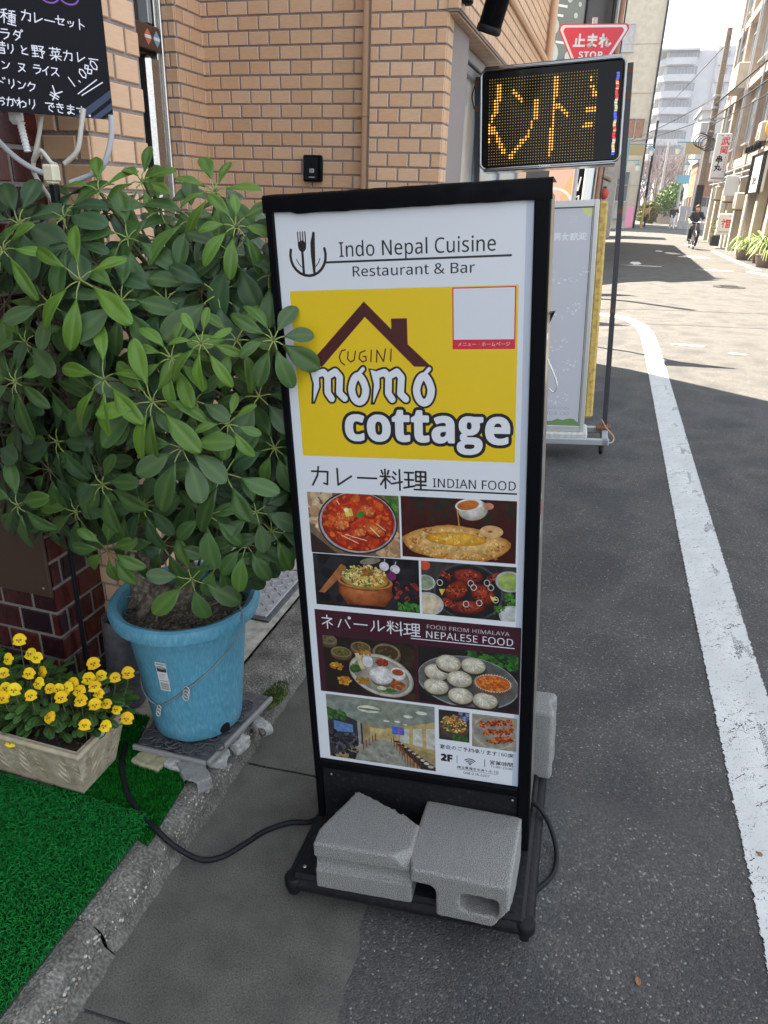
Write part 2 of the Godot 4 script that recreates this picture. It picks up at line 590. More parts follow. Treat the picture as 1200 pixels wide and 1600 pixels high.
const GLYPH := {
	"カ": [[3, 6, 17, 6, 16, 17, 13, 16], [9, 2, 8, 9, 3, 18]], "レ": [[5, 3, 5, 17, 17, 9]], "ー": [[2, 10, 18, 10]],
	"料": [[5, 2, 5, 18], [1, 8, 9, 8], [2, 3, 3, 6], [8, 3, 7, 6], [5, 9, 1, 15], [5, 9, 9, 13], [12, 4, 14, 6], [11, 8, 13, 10], [10, 14, 19, 12], [17, 2, 17, 19]],
	"理": [[1, 4, 8, 4], [1, 10, 8, 10], [0, 17, 9, 15], [4, 4, 4, 16], [10, 3, 18, 3, 18, 11, 10, 11, 10, 3], [10, 7, 18, 7], [14, 3, 14, 18], [10, 14, 18, 14], [9, 18, 19, 18]],
	"ネ": [[10, 2, 10, 5], [4, 6, 16, 6, 4, 14], [10, 10, 10, 19], [12, 11, 16, 14]],
	"パ": [[7, 6, 3, 16], [12, 6, 17, 16], [16, 2, 18, 2, 18, 4, 16, 4, 16, 2]], "ル": [[6, 4, 6, 11, 2, 17], [11, 3, 11, 16, 18, 10]],
	"メ": [[15, 3, 10, 12, 3, 17], [6, 7, 15, 15]], "ニ": [[4, 6, 16, 6], [2, 15, 18, 15]], "ュ": [[6, 9, 13, 9, 12, 16], [4, 16, 16, 16]], "・": [[9, 10, 11, 10]],
	"ホ": [[3, 6, 17, 6], [10, 2, 10, 18, 8, 17], [6, 10, 3, 15], [14, 10, 17, 15]], "ム": [[9, 3, 4, 16, 16, 15], [13, 10, 17, 18]],
	"ペ": [[2, 12, 7, 6, 18, 15], [15, 4, 17, 4, 17, 6, 15, 6, 15, 4]], "ジ": [[4, 4, 8, 6], [3, 9, 7, 11], [4, 17, 12, 14, 17, 8], [13, 3, 14, 5], [16, 2, 17, 4]],
	"セ": [[2, 9, 17, 7, 13, 12], [7, 3, 7, 16, 16, 16]], "ッ": [[5, 9, 6, 12], [9, 8, 10, 11], [15, 8, 13, 14, 8, 17]], "ト": [[7, 2, 7, 18], [7, 8, 15, 12]],
	"ラ": [[5, 3, 15, 3], [3, 8, 17, 8, 14, 14, 7, 18]], "ダ": [[8, 3, 3, 10], [7, 5, 15, 5, 12, 13, 5, 18], [7, 9, 13, 13], [16, 2, 17, 4], [18, 1, 19, 3]],
	"ド": [[6, 2, 6, 18], [6, 8, 13, 11], [13, 3, 14, 5], [16, 2, 17, 4]], "リ": [[6, 4, 6, 11], [14, 3, 14, 12, 9, 18]], "ン": [[4, 5, 8, 7], [4, 17, 12, 14, 17, 6]],
	"ク": [[8, 3, 3, 10], [7, 6, 16, 6, 13, 13, 6, 18]], "イ": [[15, 3, 9, 9, 3, 12], [10, 9, 10, 18]], "ス": [[4, 4, 15, 4, 11, 11, 3, 17], [11, 11, 17, 17]],
	"ヌ": [[4, 4, 15, 4, 11, 12, 3, 18], [6, 9, 15, 16]],
	"種": [[8, 2, 2, 4], [1, 7, 9, 7], [5, 4, 5, 18], [5, 8, 1, 13], [5, 8, 9, 12], [11, 3, 18, 2], [10, 6, 19, 6], [11, 8, 18, 8, 18, 13, 11, 13, 11, 8], [11, 10, 18, 10], [14, 3, 14, 18], [10, 15, 18, 15], [9, 18, 19, 18]],
	"替": [[2, 4, 8, 4], [5, 2, 5, 8], [1, 7, 9, 7], [11, 4, 17, 4], [14, 2, 14, 8], [10, 7, 18, 7], [5, 11, 15, 11, 15, 18, 5, 18, 5, 11], [5, 14, 15, 14]],
	"り": [[6, 3, 5, 11], [14, 3, 14, 11, 9, 18]], "と": [[6, 3, 8, 9], [15, 6, 6, 12, 6, 16, 16, 17]],
	"野": [[2, 3, 9, 3, 9, 9, 2, 9, 2, 3], [2, 6, 9, 6], [5, 3, 5, 17], [2, 13, 9, 13], [1, 17, 10, 16], [11, 3, 18, 3, 15, 7], [12, 6, 15, 8], [11, 9, 19, 9, 17, 12], [15, 9, 15, 18, 12, 17]],
	"菜": [[2, 4, 18, 4], [7, 2, 7, 6], [13, 2, 13, 6], [16, 7, 5, 8], [5, 9, 6, 11], [10, 9, 10, 11], [15, 9, 14, 11], [2, 13, 18, 13], [10, 12, 10, 19], [9, 14, 3, 18], [11, 14, 17, 18]],
	"お": [[3, 6, 13, 6], [7, 2, 7, 16, 3, 15, 5, 11, 14, 10, 16, 14, 12, 17], [14, 4, 17, 7]], "か": [[3, 7, 13, 6, 12, 15, 9, 17], [7, 3, 3, 17], [15, 5, 18, 11]],
	"わ": [[6, 2, 6, 18], [2, 7, 7, 6, 2, 15], [6, 11, 12, 7, 17, 10, 16, 15, 11, 17]], "で": [[3, 5, 17, 4, 9, 10, 9, 15, 15, 18], [14, 9, 15, 11], [17, 8, 18, 10]],
	"き": [[4, 5, 15, 4], [4, 9, 16, 8], [8, 2, 13, 12], [6, 13, 7, 17, 14, 18]], "ま": [[4, 5, 16, 5], [4, 9, 16, 9], [10, 2, 10, 15, 6, 18, 4, 16, 8, 14, 16, 17]],
	"す": [[2, 6, 18, 6], [11, 2, 11, 11, 8, 13, 7, 10, 11, 9, 11, 14, 7, 19]], "。": [[6, 15, 8, 15, 8, 17, 6, 17, 6, 15]],
	"止": [[10, 2, 10, 17], [10, 9, 17, 9], [5, 8, 5, 17], [2, 17, 18, 17]], "れ": [[6, 2, 6, 18], [2, 7, 7, 6, 2, 14], [6, 11, 11, 7, 13, 9, 12, 16, 15, 17, 18, 14]],
	"宴": [[10, 1, 10, 3], [2, 7, 2, 4, 18, 4, 18, 6], [5, 7, 15, 7, 15, 11, 5, 11, 5, 7], [5, 9, 15, 9], [2, 14, 18, 14], [9, 11, 5, 16, 15, 19], [13, 14, 4, 19]],
	"会": [[10, 2, 2, 8], [10, 2, 18, 8], [6, 8, 14, 8], [3, 11, 17, 11], [8, 11, 4, 17, 16, 16], [13, 13, 17, 18]], "の": [[10, 4, 8, 14, 4, 15, 4, 8, 10, 4, 16, 7, 16, 13, 11, 17]],
	"ご": [[5, 5, 13, 5, 11, 7], [4, 12, 5, 16, 15, 16], [15, 3, 16, 5], [17, 2, 18, 4]], "予": [[5, 3, 15, 3, 10, 7], [6, 6, 11, 8], [3, 9, 17, 9, 15, 12], [10, 9, 10, 18, 7, 17]],
	"約": [[5, 2, 2, 6, 7, 8], [8, 5, 3, 11, 8, 11], [5, 11, 5, 18], [2, 14, 1, 17], [8, 14, 9, 16], [13, 2, 11, 8], [12, 5, 18, 5, 17, 17, 14, 16], [13, 9, 15, 12]],
	"承": [[5, 3, 15, 3, 10, 6, 10, 18, 8, 17], [7, 9, 13, 9], [7, 12, 13, 12], [6, 15, 14, 15], [6, 8, 1, 15], [2, 8, 5, 8], [17, 6, 14, 9], [13, 8, 19, 16]],
	"席": [[10, 1, 10, 3], [3, 4, 18, 4], [3, 4, 3, 11, 1, 18], [5, 8, 18, 8], [8, 6, 8, 11, 14, 11], [14, 6, 14, 11], [6, 17, 6, 13, 16, 13, 16, 17], [11, 11, 11, 19]],
	"営": [[4, 2, 5, 4], [10, 2, 10, 4], [16, 2, 15, 4], [2, 8, 2, 6, 18, 6, 18, 8], [6, 9, 14, 9, 14, 12, 6, 12, 6, 9], [4, 14, 16, 14, 16, 18, 4, 18, 4, 14]],
	"業": [[7, 2, 7, 5], [13, 2, 13, 5], [3, 3, 4, 5], [17, 3, 16, 5], [2, 6, 18, 6], [4, 9, 16, 9], [3, 11, 17, 11], [2, 14, 18, 14], [10, 7, 10, 19], [9, 14, 3, 18], [11, 14, 17, 18]],
	"時": [[2, 4, 8, 4, 8, 16, 2, 16, 2, 4], [2, 10, 8, 10], [14, 2, 14, 8], [10, 5, 18, 5], [9, 8, 19, 8], [10, 12, 19, 12], [16, 10, 16, 18, 13, 17], [11, 14, 13, 16]],
	"間": [[2, 2, 2, 18], [2, 2, 8, 2, 8, 8, 2, 8], [2, 5, 8, 5], [12, 2, 18, 2, 18, 18, 16, 17], [12, 2, 12, 8, 18, 8], [12, 5, 18, 5], [7, 10, 13, 10, 13, 16, 7, 16, 7, 10], [7, 13, 13, 13]],
	"埼": [[1, 7, 8, 7], [4, 3, 4, 15], [0, 16, 9, 14], [10, 4, 19, 4], [14, 2, 11, 8], [15, 4, 18, 8], [9, 9, 19, 9], [11, 11, 15, 11, 15, 14, 11, 14, 11, 11], [17, 9, 17, 18, 15, 17]],
	"玉": [[4, 4, 16, 4], [5, 10, 15, 10], [10, 4, 10, 17], [2, 17, 18, 17], [13, 13, 15, 15]],
	"県": [[6, 2, 15, 2, 15, 10, 6, 10, 6, 2], [6, 5, 15, 5], [6, 7, 15, 7], [3, 4, 3, 12, 17, 12], [10, 12, 10, 18], [6, 14, 4, 17], [14, 14, 16, 17]],
	"蕨": [[2, 4, 18, 4], [7, 2, 7, 6], [13, 2, 13, 6], [3, 8, 18, 8], [3, 8, 1, 18], [6, 10, 10, 10, 10, 17], [6, 13, 10, 13], [14, 10, 12, 14], [13, 11, 18, 11], [15, 12, 12, 18], [15, 13, 18, 18]],
	"市": [[10, 2, 10, 5], [2, 5, 18, 5], [5, 16, 5, 9, 15, 9, 15, 15], [10, 5, 10, 19]], "中": [[4, 6, 16, 6, 16, 13, 4, 13, 4, 6], [10, 2, 10, 19]],
	"央": [[5, 5, 15, 5, 15, 11], [5, 5, 5, 11], [2, 11, 18, 11], [10, 2, 10, 11, 3, 18], [10, 11, 17, 18]],
	"男": [[4, 3, 16, 3, 16, 10, 4, 10, 4, 3], [4, 6, 16, 6], [10, 3, 10, 10], [3, 13, 17, 13, 15, 18, 13, 17], [10, 11, 4, 18]], "女": [[8, 2, 5, 11, 15, 18], [14, 7, 4, 18], [2, 8, 18, 8]],
	"歓": [[2, 5, 9, 5, 6, 10], [4, 6, 9, 10], [2, 10, 9, 10], [3, 13, 9, 13], [3, 17, 9, 17], [3, 9, 3, 18], [6, 9, 6, 17], [13, 3, 11, 8], [12, 5, 18, 5, 17, 8], [15, 8, 11, 18], [15, 10, 19, 18]],
	"迎": [[3, 3, 5, 5], [2, 9, 5, 9, 5, 15, 2, 18], [5, 15, 19, 18], [10, 4, 8, 5, 8, 14, 11, 12], [13, 4, 18, 4, 18, 12, 16, 12], [13, 4, 13, 16]],
	"武": [[4, 3, 10, 3], [2, 7, 17, 6], [7, 9, 7, 16], [7, 12, 11, 12], [3, 11, 3, 17], [1, 18, 12, 16], [12, 2, 14, 12, 19, 18, 19, 14], [16, 2, 18, 4]],
	"岡": [[3, 3, 3, 18], [3, 3, 17, 3, 17, 18, 15, 17], [7, 5, 8, 7], [13, 5, 12, 7], [5, 9, 15, 9], [7, 12, 7, 15, 13, 15, 13, 12], [10, 9, 10, 15]],
	"串": [[5, 4, 15, 4, 15, 8, 5, 8, 5, 4], [3, 10, 17, 10, 17, 14, 3, 14, 3, 10], [10, 1, 10, 19]], "丸": [[3, 7, 14, 7, 13, 16, 18, 16, 18, 13], [9, 2, 8, 10, 3, 18], [5, 10, 10, 14]],
	"福": [[4, 2, 5, 4], [1, 6, 8, 6, 2, 12], [5, 9, 5, 18], [10, 3, 19, 3], [11, 5, 18, 5, 18, 8, 11, 8, 11, 5], [11, 11, 18, 11, 18, 18, 11, 18, 11, 11], [14, 11, 14, 18], [11, 14, 18, 14]],
	"¥": [[4, 3, 10, 10, 16, 3], [10, 10, 10, 18], [5, 11, 15, 11], [5, 14, 15, 14]], "1": [[10, 2, 10, 18]], ",": [[9, 15, 10, 18]],
	"0": [[10, 2, 6, 6, 6, 14, 10, 18, 14, 14, 14, 6, 10, 2]], "8": [[10, 9, 6, 6, 10, 2, 14, 6, 10, 9, 5, 14, 10, 18, 15, 14, 10, 9]],
	"せ": [[2, 8, 18, 7], [13, 3, 13, 12, 10, 13], [6, 4, 6, 16, 16, 17]],
}

func _ready() -> void:
	rng.seed = 7
	noise.seed = 3
	noise.noise_type = FastNoiseLite.TYPE_SIMPLEX_SMOOTH
	noise.frequency = 1.0
	_camera_and_light()
	_materials()
	_ground()
	_tile_building()
	_left_pillar()
	_corner_building()
	_far_left_buildings()
	_right_buildings()
	_apartment()
	_main_sign()
	_led_sign()
	_faded_sign()
	_blocks()
	_pot_and_plant()
	_planter()
	_mats_and_cables()
	_small_near()
	_street_things()
	_people()
	_far_green()

func _camera_and_light() -> void:
	var cam := Camera3D.new()
	cam.name = "camera"
	cam.transform = Transform3D(Basis(CAM_RIGHT, CAM_UP, CAM_BACK).orthonormalized(), Vector3(0, 1.6, 0))
	cam.fov = rad_to_deg(2.0 * atan(800.0 / 1130.0))
	cam.near = 0.05
	cam.far = 900.0
	add_child(cam)
	var env := Environment.new()
	env.background_mode = Environment.BG_SKY
	var sm := ProceduralSkyMaterial.new()
	sm.sky_top_color = lin(0.39, 0.45, 0.53)
	sm.sky_horizon_color = lin(0.64, 0.685, 0.725)
	sm.sky_curve = 0.16
	sm.ground_bottom_color = lin(0.16, 0.15, 0.14)
	sm.ground_horizon_color = lin(0.5, 0.53, 0.55)
	sm.sun_angle_max = 1.0
	sm.energy_multiplier = 0.62
	var sky := Sky.new()
	sky.sky_material = sm
	env.sky = sky
	env.tonemap_mode = Environment.TONE_MAPPER_LINEAR
	env.tonemap_exposure = 6.9
	env.sdfgi_enabled = true
	env.ssao_enabled = true
	env.ssil_enabled = true
	env.fog_enabled = true
	env.fog_density = 0.0006
	env.fog_light_color = lin(0.8, 0.86, 0.95)
	var we := WorldEnvironment.new()
	we.name = "world_environment"
	we.environment = env
	add_child(we)
	var sun := DirectionalLight3D.new()
	sun.name = "sun"
	var el := deg_to_rad(58.0)
	var towards := Vector3(0.77 * cos(el), -sin(el), 0.64 * cos(el))
	sun.basis = Basis.looking_at(towards, Vector3.UP)
	sun.light_energy = 1.5
	sun.light_angular_distance = 0.5
	sun.light_color = Color(1.0, 0.95, 0.87)
	sun.shadow_enabled = true
	add_child(sun)

func _materials() -> void:
	# asphalt: aggregate stones of a few millimetres, larger worn patches
	var asp := ntex(2048, 0.12, [[0.0, grey(0.046)], [0.3, lin(0.06, 0.059, 0.058)], [0.75, lin(0.079, 0.077, 0.074)], [0.92, lin(0.1, 0.097, 0.092)], [0.975, lin(0.14, 0.136, 0.128)], [1.0, lin(0.3, 0.29, 0.27)]], FastNoiseLite.TYPE_CELLULAR, 1, 11)
	var asp_h := ntex(2048, 0.12, [[0.0, Color.WHITE], [1.0, Color.BLACK]], FastNoiseLite.TYPE_CELLULAR, 1, 11, FastNoiseLite.RETURN_DISTANCE)
	var patch := ntex(512, 0.008, [[0.0, Color(0.74, 0.74, 0.75)], [0.3, Color(0.86, 0.86, 0.86)], [0.45, Color(0.94, 0.93, 0.92)], [0.6, Color(1, 0.99, 0.98)], [0.8, Color(0.87, 0.86, 0.85)], [1.0, Color(0.95, 0.94, 0.92)]], FastNoiseLite.TYPE_SIMPLEX_SMOOTH, 7, 5, FastNoiseLite.RETURN_CELL_VALUE, 25.0)
	over(nmat("asphalt", asp, 0.85, 0.9, asp_h, 0.25), patch, 0.31)
	var conc := ntex(1024, 0.14, [[0.0, lin(0.045, 0.042, 0.038)], [0.4, lin(0.115, 0.109, 0.099)], [0.6, lin(0.145, 0.138, 0.125)], [0.85, lin(0.18, 0.171, 0.155)], [1.0, lin(0.36, 0.345, 0.315)]], FastNoiseLite.TYPE_SIMPLEX_SMOOTH, 4, 8)
	var grit := ntex(512, 0.16, [[0.0, Color.BLACK], [1.0, Color.WHITE]], FastNoiseLite.TYPE_SIMPLEX_SMOOTH, 3, 9)
	over(nmat("gutter_concrete", conc, 1.3, 0.85, grit, 0.12), ntex(1024, 0.012, [[0.0, Color(0.72, 0.71, 0.7)], [0.5, Color(0.86, 0.85, 0.83)], [1.0, Color(0.96, 0.95, 0.93)]], FastNoiseLite.TYPE_SIMPLEX_SMOOTH, 6, 21, FastNoiseLite.RETURN_CELL_VALUE, 12.0), 0.55)
	var kerb := ntex(512, 0.09, [[0.0, lin(0.05, 0.047, 0.042)], [0.4, lin(0.17, 0.16, 0.14)], [0.62, lin(0.27, 0.255, 0.225)], [1.0, lin(0.56, 0.53, 0.48)]], FastNoiseLite.TYPE_SIMPLEX_SMOOTH, 5, 12)
	over(nmat("kerb", kerb, 2.2, 0.9, grit, 0.3), ntex(256, 0.02, [[0.0, Color(0.6, 0.59, 0.57)], [1.0, Color(1, 1, 1)]], FastNoiseLite.TYPE_SIMPLEX_SMOOTH, 4, 22), 1.7)
	nmat("floor_concrete", ntex(512, 0.03, [[0.0, lin(0.2, 0.185, 0.155)], [0.5, lin(0.32, 0.3, 0.255)], [1.0, lin(0.44, 0.415, 0.36)]], FastNoiseLite.TYPE_SIMPLEX_SMOOTH, 6, 14), 1.2, 0.85, grit, 0.1)
	nmat("block", ntex(1024, 0.1, [[0.0, lin(0.03, 0.03, 0.03)], [0.27, lin(0.12, 0.118, 0.11)], [0.42, lin(0.23, 0.226, 0.213)], [0.7, lin(0.29, 0.285, 0.27)], [1.0, lin(0.48, 0.47, 0.45)]], FastNoiseLite.TYPE_SIMPLEX_SMOOTH, 3, 15), 3.0, 0.95, grit, 0.5, 0.0, false)
	nmat("stone", ntex(256, 0.05, [[0.0, lin(0.2, 0.2, 0.19)], [0.5, lin(0.36, 0.355, 0.33)], [1.0, lin(0.5, 0.49, 0.45)]], FastNoiseLite.TYPE_SIMPLEX_SMOOTH, 5, 16), 4.0, 0.85, grit, 0.15)
	# wall tiles in a few firings, grout
	var fire := [[0.6, 0.375, 0.225], [0.64, 0.41, 0.255], [0.57, 0.345, 0.2], [0.62, 0.39, 0.24], [0.59, 0.36, 0.21]]
	for k in 5:
		var f: Array = fire[k]
		var m := nmat("tile%d" % k, ntex(256, 0.02, [[0.0, lin(f[0] * 0.94, f[1] * 0.93, f[2] * 0.92)], [1.0, lin(f[0] * 1.06, f[1] * 1.06, f[2] * 1.07)]], FastNoiseLite.TYPE_SIMPLEX_SMOOTH, 4, 30 + k), 3.0, 0.42, grit, 0.012)
		m.uv1_scale = Vector3(3.0, 14.0, 3.0)
	nmat("grout", ntex(256, 0.1, [[0.0, lin(0.19, 0.155, 0.145)], [1.0, lin(0.32, 0.27, 0.25)]], FastNoiseLite.TYPE_SIMPLEX_SMOOTH, 4, 40), 4.0, 0.95)
	var dark := [[0.075, 0.014, 0.011], [0.05, 0.011, 0.012], [0.08, 0.015, 0.011], [0.032, 0.010, 0.014], [0.02, 0.009, 0.013]]
	for k in 5:
		var f: Array = dark[k]
		var m := nmat("dark_tile%d" % k, ntex(256, 0.02, [[0.0, lin(f[0] * 0.6, f[1] * 0.7, f[2] * 0.75)], [0.6, lin(f[0], f[1], f[2])], [1.0, lin(f[0] * 1.5, f[1] * 1.4, f[2] * 1.3)]], FastNoiseLite.TYPE_SIMPLEX_SMOOTH, 4, 50 + k), 4.0, 0.22, grit, 0.02)
		m.uv1_scale = Vector3(9.0, 3.0, 9.0)
	nmat("mortar", ntex(256, 0.1, [[0.0, lin(0.14, 0.125, 0.11)], [1.0, lin(0.34, 0.31, 0.27)]], FastNoiseLite.TYPE_SIMPLEX_SMOOTH, 4, 41), 5.0, 0.95, grit, 0.2)
	mat("black_frame", lin(0.004, 0.004, 0.005), 0.3).metallic_specular = 0.14
	nmat("black_base", ntex(256, 0.06, [[0.0, lin(0.008, 0.008, 0.009)], [0.7, lin(0.014, 0.014, 0.016)], [1.0, lin(0.05, 0.048, 0.045)]], FastNoiseLite.TYPE_SIMPLEX_SMOOTH, 5, 42), 4.0, 0.5).metallic_specular = 0.25
	mat("black_rubber", lin(0.009, 0.009, 0.011), 0.5).metallic_specular = 0.3
	mat("steel", lin(0.55, 0.54, 0.52), 0.28, 1.0)
	nmat("brushed_steel", ntex(256, 0.05, [[0.0, lin(0.4, 0.385, 0.36)], [1.0, lin(0.6, 0.58, 0.55)]], FastNoiseLite.TYPE_SIMPLEX_SMOOTH, 3, 43), 5.0, 0.3, null, 0.0, 1.0)
	nmat("bronze_steel", ntex(256, 0.03, [[0.0, lin(0.22, 0.19, 0.155)], [1.0, lin(0.36, 0.32, 0.265)]], FastNoiseLite.TYPE_SIMPLEX_SMOOTH, 4, 44), 3.0, 0.36, null, 0.0, 0.75)
	mat("chrome", lin(0.26, 0.26, 0.26), 0.16, 1.0)
	nmat("rust", ntex(256, 0.05, [[0.0, lin(0.06, 0.025, 0.015)], [0.6, lin(0.16, 0.06, 0.028)], [1.0, lin(0.3, 0.13, 0.06)]], FastNoiseLite.TYPE_SIMPLEX_SMOOTH, 5, 45), 9.0, 0.9)
	mat("white_plastic", lin(0.68, 0.68, 0.66), 0.4)
	mat("sign_white", lin(0.58, 0.6, 0.62), 0.35)
	mat("cream_plastic", lin(0.6, 0.54, 0.4), 0.45)
	mat("white_cord", lin(0.45, 0.42, 0.36), 0.5)
	mat("grey_cord", lin(0.42, 0.42, 0.42), 0.5)
	mat("brown_panel", lin(0.055, 0.03, 0.02), 0.5)
	mat("brown_metal", lin(0.1, 0.05, 0.032), 0.4, 0.2)
	mat("dark_glass", lin(0.012, 0.014, 0.017), 0.06)
	mat("window_glass", lin(0.05, 0.06, 0.07), 0.08)
	mat("dark_void", lin(0.01, 0.01, 0.011), 0.9)
	mat("pipe_peach", lin(0.56, 0.34, 0.2), 0.4)
	var soil := ntex(512, 0.12, [[0.0, lin(0.012, 0.008, 0.005)], [0.6, lin(0.03, 0.018, 0.011)], [0.9, lin(0.06, 0.036, 0.022)], [1.0, lin(0.2, 0.13, 0.08)]], FastNoiseLite.TYPE_CELLULAR, 1, 46)
	nmat("soil", soil, 3.0, 0.95, grit, 0.6)
	nmat("gravel_soil", ntex(512, 0.09, [[0.0, lin(0.03, 0.024, 0.017)], [0.6, lin(0.09, 0.074, 0.052)], [1.0, lin(0.26, 0.22, 0.16)]], FastNoiseLite.TYPE_CELLULAR, 1, 47), 3.0, 0.95, grit, 0.8)
	over(nmat("blue_plastic", ntex(512, 0.012, [[0.0, lin(0.15, 0.38, 0.47)], [0.5, lin(0.175, 0.42, 0.52)], [1.0, lin(0.25, 0.47, 0.56)]], FastNoiseLite.TYPE_SIMPLEX_SMOOTH, 5, 48), 1.5, 0.42), ntex(512, 0.045, [[0.0, Color(0.62, 0.74, 0.8)], [0.5, Color(0.74, 0.83, 0.87)], [0.72, Color(0.86, 0.91, 0.94)], [1.0, Color(1, 1, 1)]], FastNoiseLite.TYPE_SIMPLEX_SMOOTH, 5, 49), 2.4)
	M.blue_plastic.uv2_scale = Vector3(6.0, 1.1, 6.0)
	over(nmat("planter_clay", ntex(512, 0.02, [[0.0, lin(0.3, 0.25, 0.18)], [0.5, lin(0.44, 0.385, 0.29)], [1.0, lin(0.56, 0.5, 0.39)]], FastNoiseLite.TYPE_SIMPLEX_SMOOTH, 6, 51), 2.0, 0.75, grit, 0.05), ntex(256, 0.03, [[0.0, Color(0.8, 0.74, 0.64)], [0.4, Color(0.95, 0.93, 0.89)], [1.0, Color(1, 1, 1)]], FastNoiseLite.TYPE_SIMPLEX_SMOOTH, 5, 52), 2.0)
	nmat("bark", ntex(512, 0.03, [[0.0, lin(0.03, 0.022, 0.016)], [0.45, lin(0.1, 0.077, 0.056)], [0.65, lin(0.18, 0.145, 0.108)], [1.0, lin(0.4, 0.34, 0.26)]], FastNoiseLite.TYPE_SIMPLEX_SMOOTH, 5, 53), 4.0, 0.9, grit, 0.4)
	nmat("slate", ntex(256, 0.03, [[0.0, lin(0.04, 0.04, 0.045)], [1.0, lin(0.12, 0.118, 0.12)]], FastNoiseLite.TYPE_SIMPLEX_SMOOTH, 5, 54), 4.0, 0.7)
	mat("netting", lin(0.05, 0.05, 0.055), 0.6)
	nmat("moss", ntex(256, 0.06, [[0.0, lin(0.04, 0.06, 0.01)], [1.0, lin(0.14, 0.19, 0.03)]], FastNoiseLite.TYPE_SIMPLEX_SMOOTH, 5, 55), 6.0, 0.95)
	# leaves carry their own colour in the vertices
	for g in [["leaf", 0.4, 0.25], ["small_leaf", 0.55, 0.3], ["petal", 0.6, 0.5]]:
		var m := mat(g[0], Color.WHITE, g[1])
		m.metallic_specular = 0.35
		m.vertex_color_use_as_albedo = true
		m.backlight_enabled = true
		m.backlight = Color(g[2], g[2], g[2])
	var tf := mat("turf", Color.WHITE, 0.65)
	tf.metallic_specular = 0.2
	tf.vertex_color_use_as_albedo = true
	mat("turf_base", lin(0.004, 0.03, 0.009), 0.8)
	mat("painted", Color.WHITE, 0.7).vertex_color_use_as_albedo = true
	mat("skin", lin(0.5, 0.33, 0.25), 0.55)
	mat("navy_cloth", lin(0.012, 0.013, 0.022), 0.9)
	mat("white_cloth", lin(0.6, 0.6, 0.6), 0.9)
	mat("tan_cloth", lin(0.45, 0.3, 0.17), 0.9)
	mat("hair", lin(0.02, 0.012, 0.008), 0.6)
	# far buildings
	nmat("beige_wall", ntex(512, 0.012, [[0.0, lin(0.4, 0.355, 0.275)], [1.0, lin(0.5, 0.45, 0.36)]], FastNoiseLite.TYPE_SIMPLEX_SMOOTH, 6, 60), 0.3, 0.85)
	nmat("tan_wall", ntex(512, 0.012, [[0.0, lin(0.3, 0.225, 0.17)], [1.0, lin(0.42, 0.33, 0.26)]], FastNoiseLite.TYPE_SIMPLEX_SMOOTH, 6, 61), 0.3, 0.85)
	nmat("white_wall", ntex(256, 0.012, [[0.0, lin(0.33, 0.325, 0.345)], [1.0, lin(0.4, 0.395, 0.41)]], FastNoiseLite.TYPE_SIMPLEX_SMOOTH, 5, 62), 0.1, 0.8)
	nmat("dark_wall", ntex(512, 0.02, [[0.0, lin(0.018, 0.016, 0.015)], [1.0, lin(0.045, 0.04, 0.037)]], FastNoiseLite.TYPE_SIMPLEX_SMOOTH, 6, 63), 0.5, 0.4)
	nmat("brown_wall", ntex(256, 0.02, [[0.0, lin(0.2, 0.1, 0.06)], [1.0, lin(0.33, 0.18, 0.11)]], FastNoiseLite.TYPE_SIMPLEX_SMOOTH, 6, 64), 0.5, 0.8)
	nmat("grey_wall", ntex(256, 0.02, [[0.0, lin(0.3, 0.3, 0.3)], [1.0, lin(0.42, 0.42, 0.42)]], FastNoiseLite.TYPE_SIMPLEX_SMOOTH, 6, 65), 0.5, 0.85)
	nmat("pole_concrete", ntex(256, 0.03, [[0.0, lin(0.13, 0.1, 0.075)], [1.0, lin(0.24, 0.19, 0.145)]], FastNoiseLite.TYPE_SIMPLEX_SMOOTH, 5, 66), 1.0, 0.85)
	mat("grey_metal", lin(0.36, 0.37, 0.38), 0.45, 0.4)
	mat("teal_metal", lin(0.09, 0.24, 0.27), 0.4, 0.1)
	mat("wire", lin(0.02, 0.02, 0.022), 0.6)
	mat("frosted", lin(0.4, 0.44, 0.43), 0.18)
	mat("lamp_glass", lin(0.6, 0.62, 0.55), 0.2)

const CAM_RIGHT := Vector3(0.95564, 0.02997, -0.29301)
const CAM_UP := Vector3(-0.14312, 0.91671, -0.37303)
const CAM_BACK := Vector3(0.25743, 0.39842, 0.88034)
const FLOOR := 0.02

func gy(x: float) -> float:          # height of the cambered road at x
	if x < -0.9:
		return -0.069
	if x < 0.3:
		return 0.077 * x
	if x < 2.5:
		return lerpf(0.0231, 0.06, (x - 0.3) / 2.2)
	if x < 4.2:
		return lerpf(0.06, 0.03, (x - 2.5) / 1.7)
	return 0.03

